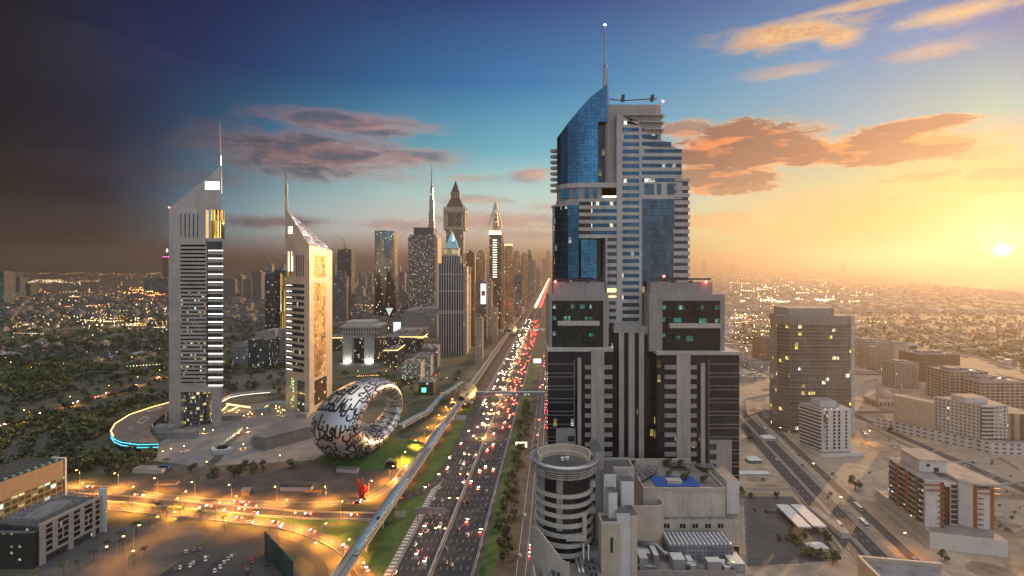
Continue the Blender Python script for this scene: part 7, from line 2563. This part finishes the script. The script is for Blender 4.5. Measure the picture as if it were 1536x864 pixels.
# trees one by one where they show large
spots = []
spots += scatter([(0, 690), (20, 640), (90, 625), (160, 615), (255, 585), (255, 606), (190, 620), (160, 645), (170, 672), (250, 676), (235, 700), (160, 718), (60, 700)], 118, rg, 1.0)
spots += scatter([(0, 620), (60, 605), (130, 585), (200, 572), (255, 556), (255, 575), (160, 600), (80, 622), (0, 645)], 34, rg, .5)
spots += scatter([(335, 560), (430, 555), (430, 592), (385, 588), (335, 598)], 30, rg, 1.0)
spots += scatter([(497, 552), (600, 552), (640, 580), (690, 560), (690, 590), (640, 606), (560, 575), (497, 562)], 22, rg, .5)
spots += scatter([(280, 705), (340, 700), (420, 695), (470, 705), (420, 712), (330, 722)], 10, rg, .5)
for x, y in spots:
    put_tree(x, y, rg.uniform(.7, 1.35), rg.randrange(6), label=None)
d = 335.0
while d < 720:
    off = -34 + rg.uniform(-6, 5)
    p = R(off, d)
    put_tree(p.x, p.y, rg.uniform(.75, 1.15), rg.randrange(6))
    d += rg.uniform(5, 9)
for px, py, s_ in ((1283, 735, 1.2), (1122, 652, .9), (1125, 662, .9), (1120, 645, .8), (1195, 818, 1.0), (1188, 812, .9), (1210, 834, 1.1), (1224, 838, 1.0), (1250, 846, 1.0), (1243, 818, .9), (1113, 745, .9), (1128, 748, .8), (1165, 748, .7), (1417, 842, .8), (1335, 648, .7), (1395, 648, .6), (1412, 660, .6), (1440, 668, .6), (1205, 808, .6), (1170, 812, .6)):
    g = G(px, py)
    put_tree(g.x, g.y, s_, rg.randrange(6))
for px, py in ((205, 800), (180, 812), (160, 826), (140, 842), (118, 856), (238, 770), (262, 772), (228, 764), (250, 778), (216, 836), (200, 850), (185, 828), (300, 782), (335, 786), (96, 866), (270, 776), (410, 598), (418, 597), (404, 599), (424, 600), (250, 700), (545, 590), (536, 594)):
    g = G(px, py)
    put_tree(g.x, g.y, rg.uniform(.8, 1.1), 'palm')
for i, (x, y, z, r_, lb) in enumerate(ROOFPLANTS):
    o = bpy.data.objects.new('roof_shrub', SHRUB)
    COL.objects.link(o)
    o.location = (x, y, z)
    o.scale = (r_, r_, r_)
    tag(o, lb, 'shrub', 'shrubs on the roof terrace')

# small desert shrubs and plot walls on the sandy east side
for x, y in scatter([(1115, 640), (1300, 600), (1536, 690), (1536, 850), (1420, 860), (1290, 700), (1130, 780)], 46, rg, .5):
    o = bpy.data.objects.new('shrub', SHRUB)
    COL.objects.link(o)
    s_ = rg.uniform(.9, 2.2)
    o.location = (x, y, 0)
    o.scale = (s_, s_, s_ * .8)
    lb = f"{'low round' if s_ < 1.5 else 'spreading'} desert shrub on sand near {near_words(x, y)}"
    tag(o, lb, 'shrub', lb)
for pts_, lb in (([(1300, 640), (1338, 632), (1420, 668), (1392, 684)], 'low pale plot wall round the sandy lot behind the white slit block'), ([(1440, 735), (1536, 725), (1550, 790), (1520, 800)], 'low tan plot wall round the lot east of the rust apartments'), ([(1118, 600), (1165, 590), (1168, 612), (1122, 625)], 'low grey plot wall between avenue and gridded office podium'),
                 ([(1295, 575), (1316, 570), (1322, 600), (1298, 606)], 'pale yard wall beside the mosque'), ([(1120, 735), (1190, 735), (1262, 828)], 'long low wall along the filling station yard'), ([(1400, 700), (1500, 688), (1530, 706)], 'low kerb wall along the street behind the white podium')):
    mb = MB()
    kerb_line(mb, [G(*p) for p in pts_ + (pts_[:1] if len(pts_) > 3 else [])], 2.2, .4)
    tag(mb.build('boundary_wall', M['pale']), lb, 'wall')
dp = MB()
for i in range(60):
    px, py = rg.uniform(1115, 1540), rg.uniform(560, 860)
    c_ = G(px, py)
    if not free(c_.x, c_.y, 4):
        continue
    n_, r_ = 11, rg.uniform(4, 16)
    dp.face([(c_.x + r_ * 1.7 * rg.uniform(.6, 1) * math.cos(2 * math.pi * k / n_), c_.y + r_ * rg.uniform(.6, 1) * math.sin(2 * math.pi * k / n_), .02 + .0012 * i) for k in range(n_)])
tag(dp.build('bare_ground', M['dirt_pale']), kind='structure')

# the mass of trees further off: nobody could count them
CV = [crown_arrays(random.Random(70 + i), 5.0, 8.5, 46, 1.5, 5) for i in range(6)]


def woods(name, spots_, mat, smin=.5, smax=1.6):
    Vs, Fs, n0 = [], [], 0
    for i, (x, y) in enumerate(spots_):
        v, f = CV[i % 6]
        s_ = rg.uniform(smin, smax)
        a = rg.uniform(0, 6.28)
        c_, n_ = math.cos(a) * s_, math.sin(a) * s_
        w_ = np.column_stack((v[:, 0] * c_ - v[:, 1] * n_ + x, v[:, 0] * n_ + v[:, 1] * c_ + y, v[:, 2] * s_ - .8))
        Vs.append(w_)
        Fs.append(f + n0)
        n0 += len(v)
    o = bulk(name, np.concatenate(Vs), np.concatenate(Fs), [mat])
    return tag(o, kind='stuff')


far_l = scatter([(-40, 600), (-40, 470), (60, 462), (255, 462), (255, 560), (180, 568), (100, 590), (20, 612)], 1500, rg)
far_l += scatter([(-40, 700), (0, 650), (20, 640), (90, 625), (160, 615), (255, 585), (255, 606), (170, 650), (175, 676), (120, 712)], 260, rg)
far_l += scatter([(335, 470), (430, 465), (520, 470), (520, 520), (430, 560), (335, 560)], 420, rg)
far_l += scatter([(-40, 462), (255, 462), (255, 438), (-40, 440)], 420, rg)
woods('distant_woodland', far_l, LEAF)
far_r = scatter([(1095, 470), (1300, 452), (1560, 452), (1560, 560), (1440, 530), (1300, 510), (1170, 500), (1110, 520)], 1500, rg)
far_r += scatter([(1095, 440), (1560, 438), (1560, 470), (1100, 470)], 420, rg)
far_r += scatter([(836, 410), (1095, 410), (1095, 640), (900, 640)], 500, rg)
woods('distant_tree_belt', far_r, LEAF2, .6, 1.3)

# low houses: the nearest each by itself, the rest as one mass
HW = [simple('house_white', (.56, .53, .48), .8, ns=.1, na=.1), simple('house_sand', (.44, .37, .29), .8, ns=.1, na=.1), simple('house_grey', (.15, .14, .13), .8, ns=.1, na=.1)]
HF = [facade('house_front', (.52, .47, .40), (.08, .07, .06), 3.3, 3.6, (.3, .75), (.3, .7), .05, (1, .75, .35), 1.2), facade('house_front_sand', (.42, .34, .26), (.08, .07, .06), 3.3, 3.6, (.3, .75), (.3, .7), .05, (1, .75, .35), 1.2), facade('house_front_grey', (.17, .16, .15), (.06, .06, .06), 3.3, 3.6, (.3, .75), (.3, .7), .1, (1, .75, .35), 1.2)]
HM = []
for i in range(5):
    w_, d_, h_ = ((16, 12, 7), (22, 13, 7.5), (14, 14, 9), (26, 16, 6), (18, 10, 10.5))[i]
    mb = MB().box(-w_ / 2, w_ / 2, -d_ / 2, d_ / 2, 0, h_).box(-w_ * .1, w_ * .25, -d_ * .2, d_ * .3, h_ + .01, h_ + 2.6)
    if i % 2:
        mb.box(w_ / 2 + .01, w_ / 2 + 5, -d_ / 2, 0, 0, h_ * .55)
    for q_ in ((-w_ / 2, w_ / 2, -d_ / 2, -d_ / 2 + .3), (-w_ / 2, w_ / 2, d_ / 2 - .3, d_ / 2)):
        mb.box(*q_, h_ + .01, h_ + .8)
    HM.append([mb.mesh('house', [HF[k], HW[k]]) for k in range(3)])
hs = scatter([(1095, 500), (1300, 485), (1550, 500), (1550, 560), (1440, 528), (1380, 515), (1290, 508), (1180, 528), (1110, 585)], 130, rg, 8)
hs += scatter([(1110, 470), (1550, 465), (1550, 500), (1100, 500)], 60, rg, 8)
hl = scatter([(0, 520), (250, 500), (250, 540), (200, 548), (60, 540), (0, 548)], 34, rg, 6)
hl += scatter([(340, 480), (430, 476), (500, 500), (490, 530), (430, 545), (345, 500)], 24, rg, 6)
hl += scatter([(0, 480), (250, 475), (250, 500), (0, 505)], 40, rg, 6)
for i, (x, y) in enumerate(hs + hl):
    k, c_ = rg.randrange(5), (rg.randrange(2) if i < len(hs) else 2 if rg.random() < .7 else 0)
    o = bpy.data.objects.new('house', HM[k][c_])
    COL.objects.link(o)
    o.location = (x, y, 0)
    s_ = rg.uniform(.8, 1.25)
    o.scale = (s_, s_, rg.uniform(.8, 1.2))
    o.rotation_euler = (0, 0, (.17 if x > 0 else -.35) + rg.choice((0, math.pi / 2)))
    lb = f"{['white', 'sandy', 'grey'][c_]} {['two storey flat roofed', 'wide L-shaped', 'square taller', 'broad low', 'narrow three storey'][k]} house near {near_words(x, y)}"
    tag(o, lb, 'house', lb)
fs_ = scatter([(1060, 405), (1200, 410), (1330, 424), (1560, 440), (1560, 470), (1100, 470), (1060, 430)], 2600, rg)
fs_ += scatter([(0, 415), (255, 410), (255, 475), (0, 480)], 500, rg)
fs_ += scatter([(335, 425), (700, 415), (830, 404), (830, 420), (700, 470), (520, 500), (335, 480)], 900, rg)
fs_ += scatter([(834, 404), (1095, 404), (1095, 600), (880, 600)], 1000, rg, 4)
Vs, Fs, Ms, n0, UVb = [], [], [], 0, []
for x, y in fs_:
    w_, d_, h_ = rg.uniform(7, 22), rg.uniform(6, 14), rg.choice((6, 7, 9, 12, 18))
    a = (.17 if x > 0 else -.35) + rg.choice((0, 1.57))
    c_, n_ = math.cos(a), math.sin(a)
    b4 = [(x + sx_ * w_ * c_ - sy_ * d_ * n_, y + sx_ * w_ * n_ + sy_ * d_ * c_) for sx_, sy_ in ((-1, -1), (1, -1), (1, 1), (-1, 1))]
    Vs += [(*p, 0) for p in b4] + [(*p, h_) for p in b4]
    Fs += [(n0, n0 + 1, n0 + 5, n0 + 4), (n0 + 1, n0 + 2, n0 + 6, n0 + 5), (n0 + 2, n0 + 3, n0 + 7, n0 + 6), (n0 + 3, n0, n0 + 4, n0 + 7), (n0 + 4, n0 + 5, n0 + 6, n0 + 7)]
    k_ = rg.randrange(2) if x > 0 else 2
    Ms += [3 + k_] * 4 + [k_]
    for e_ in (w_, d_, w_, d_):
        UVb += [(0, 0), (2 * e_, 0), (2 * e_, h_), (0, h_)]
    UVb += [(0, 0)] * 4
    n0 += 8
lc_ = tag(bulk('distant_low_city', np.array(Vs), np.array(Fs), HW + HF, Ms), kind='stuff')
lc_.data.uv_layers.new(name='UVMap').data.foreach_set('uv', np.array(UVb, dtype=np.float32).ravel())

# lamps of the far city
LW_ = glow('city_warm', (1, .50, .12), 9, False)
LP_ = glow('city_white', (1, .84, .55), 9, False)
LR_ = glow('city_red', (1, .10, .04), 8, False)
Vs, Fs, Ms, n0 = [], [], [], 0


def light_pt(x, y, z, r_, m_):
    global n0
    for a in ((r_, 0, 0), (-r_, 0, 0), (0, r_, 0), (0, -r_, 0), (0, 0, r_), (0, 0, -r_)):
        Vs.append((x + a[0], y + a[1], z + a[2]))
    for f in ((0, 2, 4), (2, 1, 4), (1, 3, 4), (3, 0, 4), (2, 0, 5), (1, 2, 5), (3, 1, 5), (0, 3, 5)):
        Fs.append(tuple(n0 + k for k in f))
        Ms.append(m_)
    n0 += 6


def lights(P, n, wts, r0, r1, z=9.0):
    pts = scatter(P, n - n // 2, rg, -2)
    xs, ys = [p[0] for p in P], [p[1] for p in P]
    while len(pts) < n:                     # the other half strung along streets
        xa, ya = rg.uniform(min(xs), max(xs)), rg.uniform(min(ys), max(ys))
        L_, sl_ = rg.uniform(15, 60), rg.uniform(-.12, .12)
        for k in range(rg.randrange(5, 13)):
            qx = xa + L_ * k / 9
            qy = ya + sl_ * L_ * k / 9
            if min(xs) < qx < max(xs) and min(ys) < qy < max(ys):
                g = G(qx, qy)
                if g.x < coast_x(g.y) - 80:
                    pts.append((g.x, g.y))
        n -= 1
    for x, y in pts:
        light_pt(x, y, z, rg.uniform(r0, r1) * (y / 1500.0) ** .5, rg.choices((0, 1, 2), wts)[0])


lights([(8, 404), (250, 404), (250, 413), (8, 412)], 260, (8, 3, 0), 1.6, 3.0)
lights([(8, 412), (250, 412), (250, 440), (8, 440)], 170, (7, 3, 1), 1.0, 2.0)
lights([(40, 421), (120, 421), (120, 426), (40, 426)], 40, (0, 1, 0), 1.6, 2.6)
lights([(185, 434), (250, 432), (250, 447), (185, 443)], 90, (6, 1, 3), 1.1, 2.0)
lights([(8, 438), (250, 440), (250, 470), (8, 470)], 190, (7, 2, 1.2), .7, 1.4)
lights([(8, 468), (250, 462), (250, 500), (8, 500)], 170, (5, 4, .4), .6, 1.1)
lights([(100, 478), (230, 470), (230, 492), (100, 494)], 60, (4, 4, 0), .8, 1.3)
lights([(8, 500), (250, 500), (250, 560), (8, 560)], 40, (3, 4, .3), .4, .8)
lights([(1095, 402), (1200, 406), (1310, 425), (1310, 460), (1095, 470)], 330, (3, 6, .3), 1.0, 2.0)
lights([(1090, 448), (1280, 450), (1290, 456), (1090, 455)], 130, (2, 8, 0), 1.4, 2.4)
lights([(1090, 428), (1230, 432), (1230, 438), (1090, 433)], 60, (2, 8, .3), 1.2, 2.2)
lights([(1090, 470), (1170, 470), (1170, 520), (1095, 540)], 120, (4, 5, 1), .6, 1.2)
lights([(1280, 440), (1540, 450), (1540, 500), (1280, 500)], 24, (3, 5, .3), .6, 1.2)
lights([(340, 425), (680, 420), (680, 470), (520, 500), (340, 470)], 90, (6, 3, .3), .5, 1.1)
lights([(497, 546), (640, 540), (690, 575), (640, 600), (560, 580)], 40, (7, 1, 2), .35, .6)
d = 2400.0
while d < 8500:
    for off, m_ in ((-93, 1), (-88, 1), (-83, 1), (-71, 2), (-66, 2), (-60, 2), (-86, 0)):
        p = R(off + rg.uniform(-1, 1), d + rg.uniform(-8, 8))
        light_pt(p.x, p.y, 1.6, .8 * (d / 2400) ** .5, m_)
    d += 22 * (d / 2400)
tag(bulk('city_lights', np.array(Vs), np.array(Fs), [LW_, LP_, LR_], Ms), kind='stuff')
# ------------------------------------------------------------------ street lamps
index_kids()


def lamp_proto(kind):
    """double: two arms over the median; single: one arm; post: short plaza lamp"""
    o = bpy.data.objects.new('street_lamp' if kind != 'post' else 'plaza_lamp', None)
    COL.objects.link(o)
    h = 4.2 if kind == 'post' else 13.0
    MB().tube([(0, 0, 0), (0, 0, h)], [.16 if h > 5 else .08, .08], 6).build('pole', M['steel'], o)
    if kind == 'post':
        MB().lathe(0, 0, [(.05, h), (.4, h + .25), (.4, h + .6), (.05, h + .8)], 8, caps=True).build('lamp_globe', M['warm_lamp'], o)
    else:
        for s_ in ((-1, 1) if kind == 'double' else (1,)):
            MB().tube([(0, 0, h - .4), (s_ * 1.6, 0, h + .3), (s_ * 3.2, 0, h + .4)], .07, 5).build('arm', M['steel'], o)
            MB().box(s_ * 3.2 - .6, s_ * 3.2 + .6, -.22, .22, h + .22, h + .46).build('lamp_head', M['warm_lamp'], o)
    return o


def lamp_light(parent, z, power, col, ang=150, x=0.0):
    l_ = bpy.data.lights.new('lamp_light', 'SPOT')
    l_.energy = power
    l_.color = col
    l_.spot_size = math.radians(ang)
    l_.spot_blend = 1.0
    l_.shadow_soft_size = .4
    lo = bpy.data.objects.new('lamp_light', l_)
    lo.parent = parent
    lo.location = (x, 0, z)
    COL.objects.link(lo)


PROTO = {k: lamp_proto(k) for k in ('double', 'single', 'post')}
index_kids()
used_p = set()


def put_lamp(kind, loc, rz, label, group, power=0, col=(1, .36, .05)):
    if kind in used_p:
        o = copy_tree(PROTO[kind])
    else:
        o = PROTO[kind]
        used_p.add(kind)
    o.location = loc
    o.rotation_euler = (0, 0, rz)
    tag(o, label, 'street lamp' if kind != 'post' else 'lamp', group)
    if power:
        lamp_light(o, 12.8 if kind != 'post' else 4.0, power, col, 140, 3.2 if kind == 'single' else 0)
    return o


RZ = math.atan2(-RD, 1)
d = 352.0
i = 0
while d < 1500:
    seg = 'before the sign gantry' if d < 390 else 'between sign gantry and museum' if d < 480 else 'level with the museum' if d < 640 else 'near the first footbridge' if d < 820 else 'between the two footbridges' if d < 1450 else 'at the far footbridge'
    put_lamp('double', R(-75.5, d), RZ, f'tall double armed lamp on the highway median {seg}', f'median lamps {seg}', 40000 if d > 560 else 0, (1, .50, .14))
    d += 46 if d < 800 else 70


def along(cc, step, side, o0=0):
    acc, out = o0, []
    for k in range(len(cc) - 1):
        L = (cc[k + 1] - cc[k]).length
        acc += L
        if acc >= step:
            acc = 0
            dv_ = (cc[k + 1] - cc[k]).normalized()
            out.append((cc[k] + Vector((-dv_.y, dv_.x, 0)) * side, math.atan2(dv_.y, dv_.x) + (-math.pi / 2 if side > 0 else math.pi / 2)))
    return out


for cc, side, step, nm, pw in ((A_c, 6.2, 34, 'far kerb of the golden slip road', 66000), (C_c, -6.4, 30, 'near kerb of the golden loop road', 66000), (B_c, -7.5, 40, 'wall of the sunken golden road', 32000), (E_c, -5, 40, 'inner loop by the screen wall', 12000)):
    for p, a in along(cc, step, side, 10):
        put_lamp('single', p, a, f'tall single armed lamp on the {nm}', f'lamps on the {nm}', pw)
for p, a in along(P_c, 60, -9.5, 10):
    put_lamp('single', p, a, 'tall single armed lamp glowing on the dark park parkway', 'lamps on the parkway', 40000, (1, .34, .04))
for i, (px, py) in enumerate(((150, 855), (176, 838), (200, 820), (228, 806), (254, 798), (190, 862))):
    put_lamp('single', G(px, py), .6, 'tall single armed lamp in the street before the gridded apartments', 'lamps before the gridded apartments', 7000)
for i, (px, py) in enumerate(((1255, 772), (1215, 718), (1166, 660), (1350, 830), (1300, 665))):
    put_lamp('single', G(px, py), 0, ['slim grey lamp mast on the sunlit avenue verge', 'slim lamp mast on the avenue median halfway', 'slim lamp mast near the office tower podium', 'slim lamp with warm glow by the white podium', 'lamp with golden glow behind the white slit block'][i], 'avenue lamps', 5000 if i > 2 else 0)
for i, (px, py) in enumerate(((337, 619), (343, 622), (349, 619), (347, 626), (352, 629), (355, 624), (358, 621), (366, 629), (372, 627), (375, 624), (378, 626), (393, 627), (398, 616), (401, 614), (414, 618), (419, 616), (424, 620), (417, 622), (421, 624), (427, 621), (414, 614), (371, 648), (354, 657), (358, 656), (306, 650), (319, 651), (372, 654), (365, 673), (244, 684), (256, 680), (276, 676), (310, 700), (420, 690))):
    put_lamp('post', G(px, py), 0, 'short globe lamp glowing among others on the twin tower plaza' if i < 27 else 'lone globe lamp on the lower plaza paths', 'plaza globe lamps' if i < 27 else 'lower plaza lamps', 1500 if i % 3 == 0 else 0, (1, .5, .15))
for k_, v_ in PROTO.items():
    assert k_ in used_p

# ------------------------------------------------------------------ vehicles
CARCOL = {'white': (.68, .68, .66), 'silver': (.42, .43, .44), 'black': (.02, .02, .022), 'grey': (.16, .165, .17), 'red': (.40, .03, .025), 'blue': (.04, .10, .28)}
CPAINT = {k: simple('car_' + k, v, .28, .15, ns=.3, na=.05) for k, v in CARCOL.items()}
TAIL = glow('tail_light', (1, .03, .015), 160)
TAILD = simple('tail_lens', (.25, .01, .01), .3)
HEAD = glow('head_light', (1, .80, .5), 60)
HEADD = simple('head_lens', (.6, .6, .58), .2)
GLS = simple('car_glass', (.02, .024, .03), .08, .2)
TYRE = simple('tyre', (.02, .02, .02), .8)


def body_mesh(col, van=False):
    mb = MB()
    prof = [(-2.25, .35, .85), (-2.2, .35, .98), (-1.5, .33, 1.02), (-1.0, .33, 1.02), (.9, .33, .98), (1.6, .33, .9), (2.15, .36, .74), (2.25, .4, .6)] if not van else [(-2.5, .35, 1.1), (-2.45, .35, 1.2), (-1, .33, 1.2), (1.3, .33, 1.2), (2.0, .36, 1.1), (2.45, .4, .8)]
    rings = []
    for y, z0, z1 in prof:
        w_ = .9 if abs(y) < 2 else .82
        rings.append([(-w_, y, z0), (w_, y, z0), (w_, y, z1 - .12), (w_ * .9, y, z1), (-w_ * .9, y, z1), (-w_, y, z1 - .12)])
    mb.loft(rings)
    if van:
        mb.loft([[(-.85, y0, 1.2), (.85, y0, 1.2), (.74, y1, 2.0), (-.74, y1, 2.0)][::1] for y0, y1 in ()]) if False else None
        mb.prism([(-.84, -2.4), (.84, -2.4), (.84, 1.2), (-.84, 1.2)], 1.95, 2.05, top=[(-.76, -2.3), (.76, -2.3), (.76, .9), (-.76, .9)])
    else:
        mb.prism([(-.66, -1.25), (.66, -1.25), (.66, .35), (-.66, .35)], 1.43, 1.47, top=[(-.6, -1.2), (.6, -1.2), (.6, .25), (-.6, .25)])
    return mb.mesh('car_body', CPAINT[col])


BM = {(c, v): body_mesh(c, v) for c in CARCOL for v in (False, True)}
GM = {False: MB().prism([(-.8, -1.9), (.8, -1.9), (.8, 1.15), (-.8, 1.15)], .95, 1.43, top=[(-.66, -1.25), (.66, -1.25), (.66, .35), (-.66, .35)]).mesh('window_glass', GLS),
      True: MB().prism([(-.84, -2.4), (.84, -2.4), (.84, 1.5), (-.84, 1.5)], 1.2, 1.95, top=[(-.82, -2.38), (.82, -2.38), (.82, 1.18), (-.82, 1.18)]).mesh('window_glass', GLS)}
WM = MB().loft([[(x, .32 * math.cos(a), .32 + .32 * math.sin(a)) for a in [2 * math.pi * k / 10 for k in range(10)]] for x in (-.1, .1)]).mesh('wheel', TYRE)
LMESH = {}
for on in (True, False):
    for nm, mt_, y in (('tail_light', TAIL if on else TAILD, -2.29), ('headlight', HEAD if on else HEADD, 2.27)):
        LMESH[nm, on] = MB().box(-.28, .28, y - .03, y + .03, .62, .86).mesh(nm, mt_)


def car(p, rz, col, van, label, group, lights_on='both', wheels=True):
    o = bpy.data.objects.new('van' if van else 'car', BM[col, van])
    COL.objects.link(o)
    o.location = p
    o.rotation_euler = (0, 0, rz)
    tag(o, label, 'van' if van else 'car', group)
    ks = [('window_glass', GM[van], (0, 0, 0), 1)]
    for s_ in (-.55, .55):
        ks.append(('tail_light', LMESH['tail_light', lights_on in ('both', 'tail')], (s_, -.24 if van else 0, .1 if van else 0), 1))
        ks.append(('headlight', LMESH['headlight', lights_on in ('both', 'head')], (s_, .22 if van else 0, 0), 1))
    if wheels:
        for s_ in (-.82, .82):
            for y in (-1.4, 1.4):
                ks.append(('wheel', WM, (s_, y, 0), 1))
    for n_, me, lc, _ in ks:
        c_ = bpy.data.objects.new(n_, me)
        COL.objects.link(c_)
        c_.parent = o
        c_.location = lc
    return o


rc = random.Random(99)
CL = list(CARCOL)
CWT = (9, 5, 3, 4, 1.5, 1)
LANE = ['median lane', 'second lane from median', 'third lane from median', 'fourth lane from median', 'fifth lane from median', 'outer lane']


def zone(d):
    return 'below the sign gantry' if d < 385 else 'just past the sign gantry' if d < 430 else 'where the merge road joins' if d < 520 else 'level with the museum' if d < 620 else 'short of the near footbridge' if d < 735 else 'past the near footbridge' if d < 950 else 'midway to the far footbridge' if d < 1300 else 'around the far footbridge'


for side in (0, 1, 2):
    n_ = (128, 138, 34)[side]
    occupied = []
    for i in range(n_):
        for _try in range(30):
            u = rc.random()
            d = 322 + (300 * rc.random() if i < n_ * .28 else 290 + 1300 * u ** 1.2)
            ln = rc.randrange(6 if side < 2 else 3)
            if all(abs(d - d2) > 9 or ln != l2 for d2, l2 in occupied):
                break
        occupied.append((d, ln))
        if side == 0:
            off = -76.9 - (ln + .5) * 22 / 6 + .4
        elif side == 1:
            off = -74.0 + (ln + .5) * 24 / 6
        else:
            off = -22.3 + ln * 3.3
        col = rc.choices(CL, CWT)[0]
        van = rc.random() < .2
        rz = RZ + (math.pi if side == 0 else 0)
        word = ['coming towards the near bridges', 'heading away', 'on the service road'][side]
        lane = LANE[ln] if side < 2 else ['inner lane', 'middle lane', 'outer lane'][ln]
        lb = f"{col} {'van' if van else 'car'} {word}, {lane}, {zone(d)}"
        car(R(off, d, .17), rz, col, van, lb, lb, 'both' if d > 640 or rc.random() < .2 else 'none', d < 620)
AZ = math.atan2(-.17, 1)
for i, (px, py, kind, o_, lb) in enumerate(((1287, 763, 'bus', 0, 'white bus with dark stripe in the sunlit avenue carriageway'), (1296, 788, 'bus', 1, 'long white coach behind the bus in the avenue sunlight'), (1259, 790, 'van', 0, 'white van in the sunlit near avenue lane'), (1148, 646, 'bus', 1, 'grey coach far up the avenue in tower shadow'))):
    p = G(px, py)
    b = thing('bus', lb, 'bus', (p.x, p.y, .17), AZ)
    L_ = 10.5 if kind == 'bus' else 6.5
    MB().prism([(-1.25, -L_ / 2), (1.25, -L_ / 2), (1.25, L_ / 2), (-1.25, L_ / 2)], .4, 3.1, top=[(-1.15, -L_ / 2 + .05), (1.15, -L_ / 2 + .05), (1.15, L_ / 2 - .2), (-1.15, L_ / 2 - .2)]).build('body', M['white'], b)
    MB().prism([(-1.27, -L_ / 2 - .02), (1.27, -L_ / 2 - .02), (1.27, L_ / 2 + .02), (-1.27, L_ / 2 + .02)], 1.5, 2.5, top=[(-1.22, -L_ / 2), (1.22, -L_ / 2), (1.22, L_ / 2 - .1), (-1.22, L_ / 2 - .1)]).build('window_band', GLS, b)
    for s_ in (-1.1, 1.1):
        for y in (-L_ * .3, L_ * .3):
            w_ = bpy.data.objects.new('wheel', WM)
            COL.objects.link(w_)
            w_.parent = b
            w_.location = (s_, y, 0)
            w_.scale = (1.4, 1.4, 1.4)
for i, (px, py, n_, st_, a_) in enumerate(((1145, 770, 6, 3.4, .2), (1300, 655, 7, 3.2, 1.2), (1330, 690, 5, 3.4, .3), (1180, 606, 8, 3.2, .2), (1145, 585, 7, 3.4, .2), (1320, 600, 8, 3.3, .1), (1450, 700, 6, 3.4, .6), (1480, 720, 5, 3.4, .6), (1130, 600, 6, 3.4, .2))):
    g = G(px, py)
    for k in range(n_):
        if rc.random() < .25:
            continue
        col = rc.choices(CL, CWT)[0]
        p = g + Vector((math.cos(a_), math.sin(a_), 0)) * st_ * k
        lb = f"{col} car parked in a row near {near_words(p.x, p.y)}"
        car((p.x, p.y, .18), a_ + rc.choice((0, math.pi)), col, False, lb, lb, 'none', False)
AVC = ((1155, 653, 'white'), (1165, 658, 'silver'), (1198, 683, 'grey'), (1204, 699, 'black'), (1246, 741, 'black'), (1254, 715, 'white'), (1280, 805, 'grey'), (1270, 768, 'silver'), (1372, 840, 'white'), (1165, 690, 'white'), (1338, 670, 'grey'), (1340, 672, 'white'), (1292, 612, 'white'), (1293, 618, 'silver'), (1132, 765, 'black'))
for i, (px, py, col) in enumerate(AVC):
    p = G(px, py)
    car((p.x, p.y, .18), AZ + (math.pi if i % 2 else 0), col, False, f'{col} car on or beside the avenue near {near_words(p.x, p.y)}', f'{col} avenue cars near {near_words(p.x, p.y)}', 'none')
for i, (px, py) in enumerate(((279, 829), (291, 826), (300, 825), (308, 841), (312, 838), (330, 852), (336, 845), (342, 840), (347, 836), (368, 853), (371, 859), (322, 858), (290, 846), (285, 850), (263, 856), (352, 832), (404, 812), (378, 843), (400, 848), (270, 853))):
    p = G(px, py)
    col = rc.choices(CL, CWT)[0]
    car((p.x, p.y, .2), .55 + (math.pi if i % 2 else 0), col, i % 7 == 3, f"{col} {'van' if i % 7 == 3 else 'car'} parked in the dark car park inside the loop", f"{col} {'vans' if i % 7 == 3 else 'cars'} in the car park", 'none')
for cc, n_, lb in ((A_c, 10, 'slip road'), (C_c, 12, 'loop road'), (B_c, 8, 'sunken road'), (S_c, 6, 'merge road'), (P_c, 14, 'dark parkway')):
    for i in range(n_):
        k = rc.randrange(4, len(cc) - 3)
        dv_ = (cc[k + 1] - cc[k]).normalized()
        nr = Vector((-dv_.y, dv_.x, 0)) * rc.choice((-2, 2))
        col = rc.choices(CL, CWT)[0]
        fl = nr.dot(Vector((-dv_.y, dv_.x, 0))) > 0
        lb2 = f"{col} car with its lights on {'driving west' if fl else 'driving east'} along the {lb}"
        car(cc[k] + nr + Vector((0, 0, .28)), math.atan2(dv_.y, dv_.x) - math.pi / 2 + (math.pi if fl else 0), col, False, lb2, lb2, 'both')
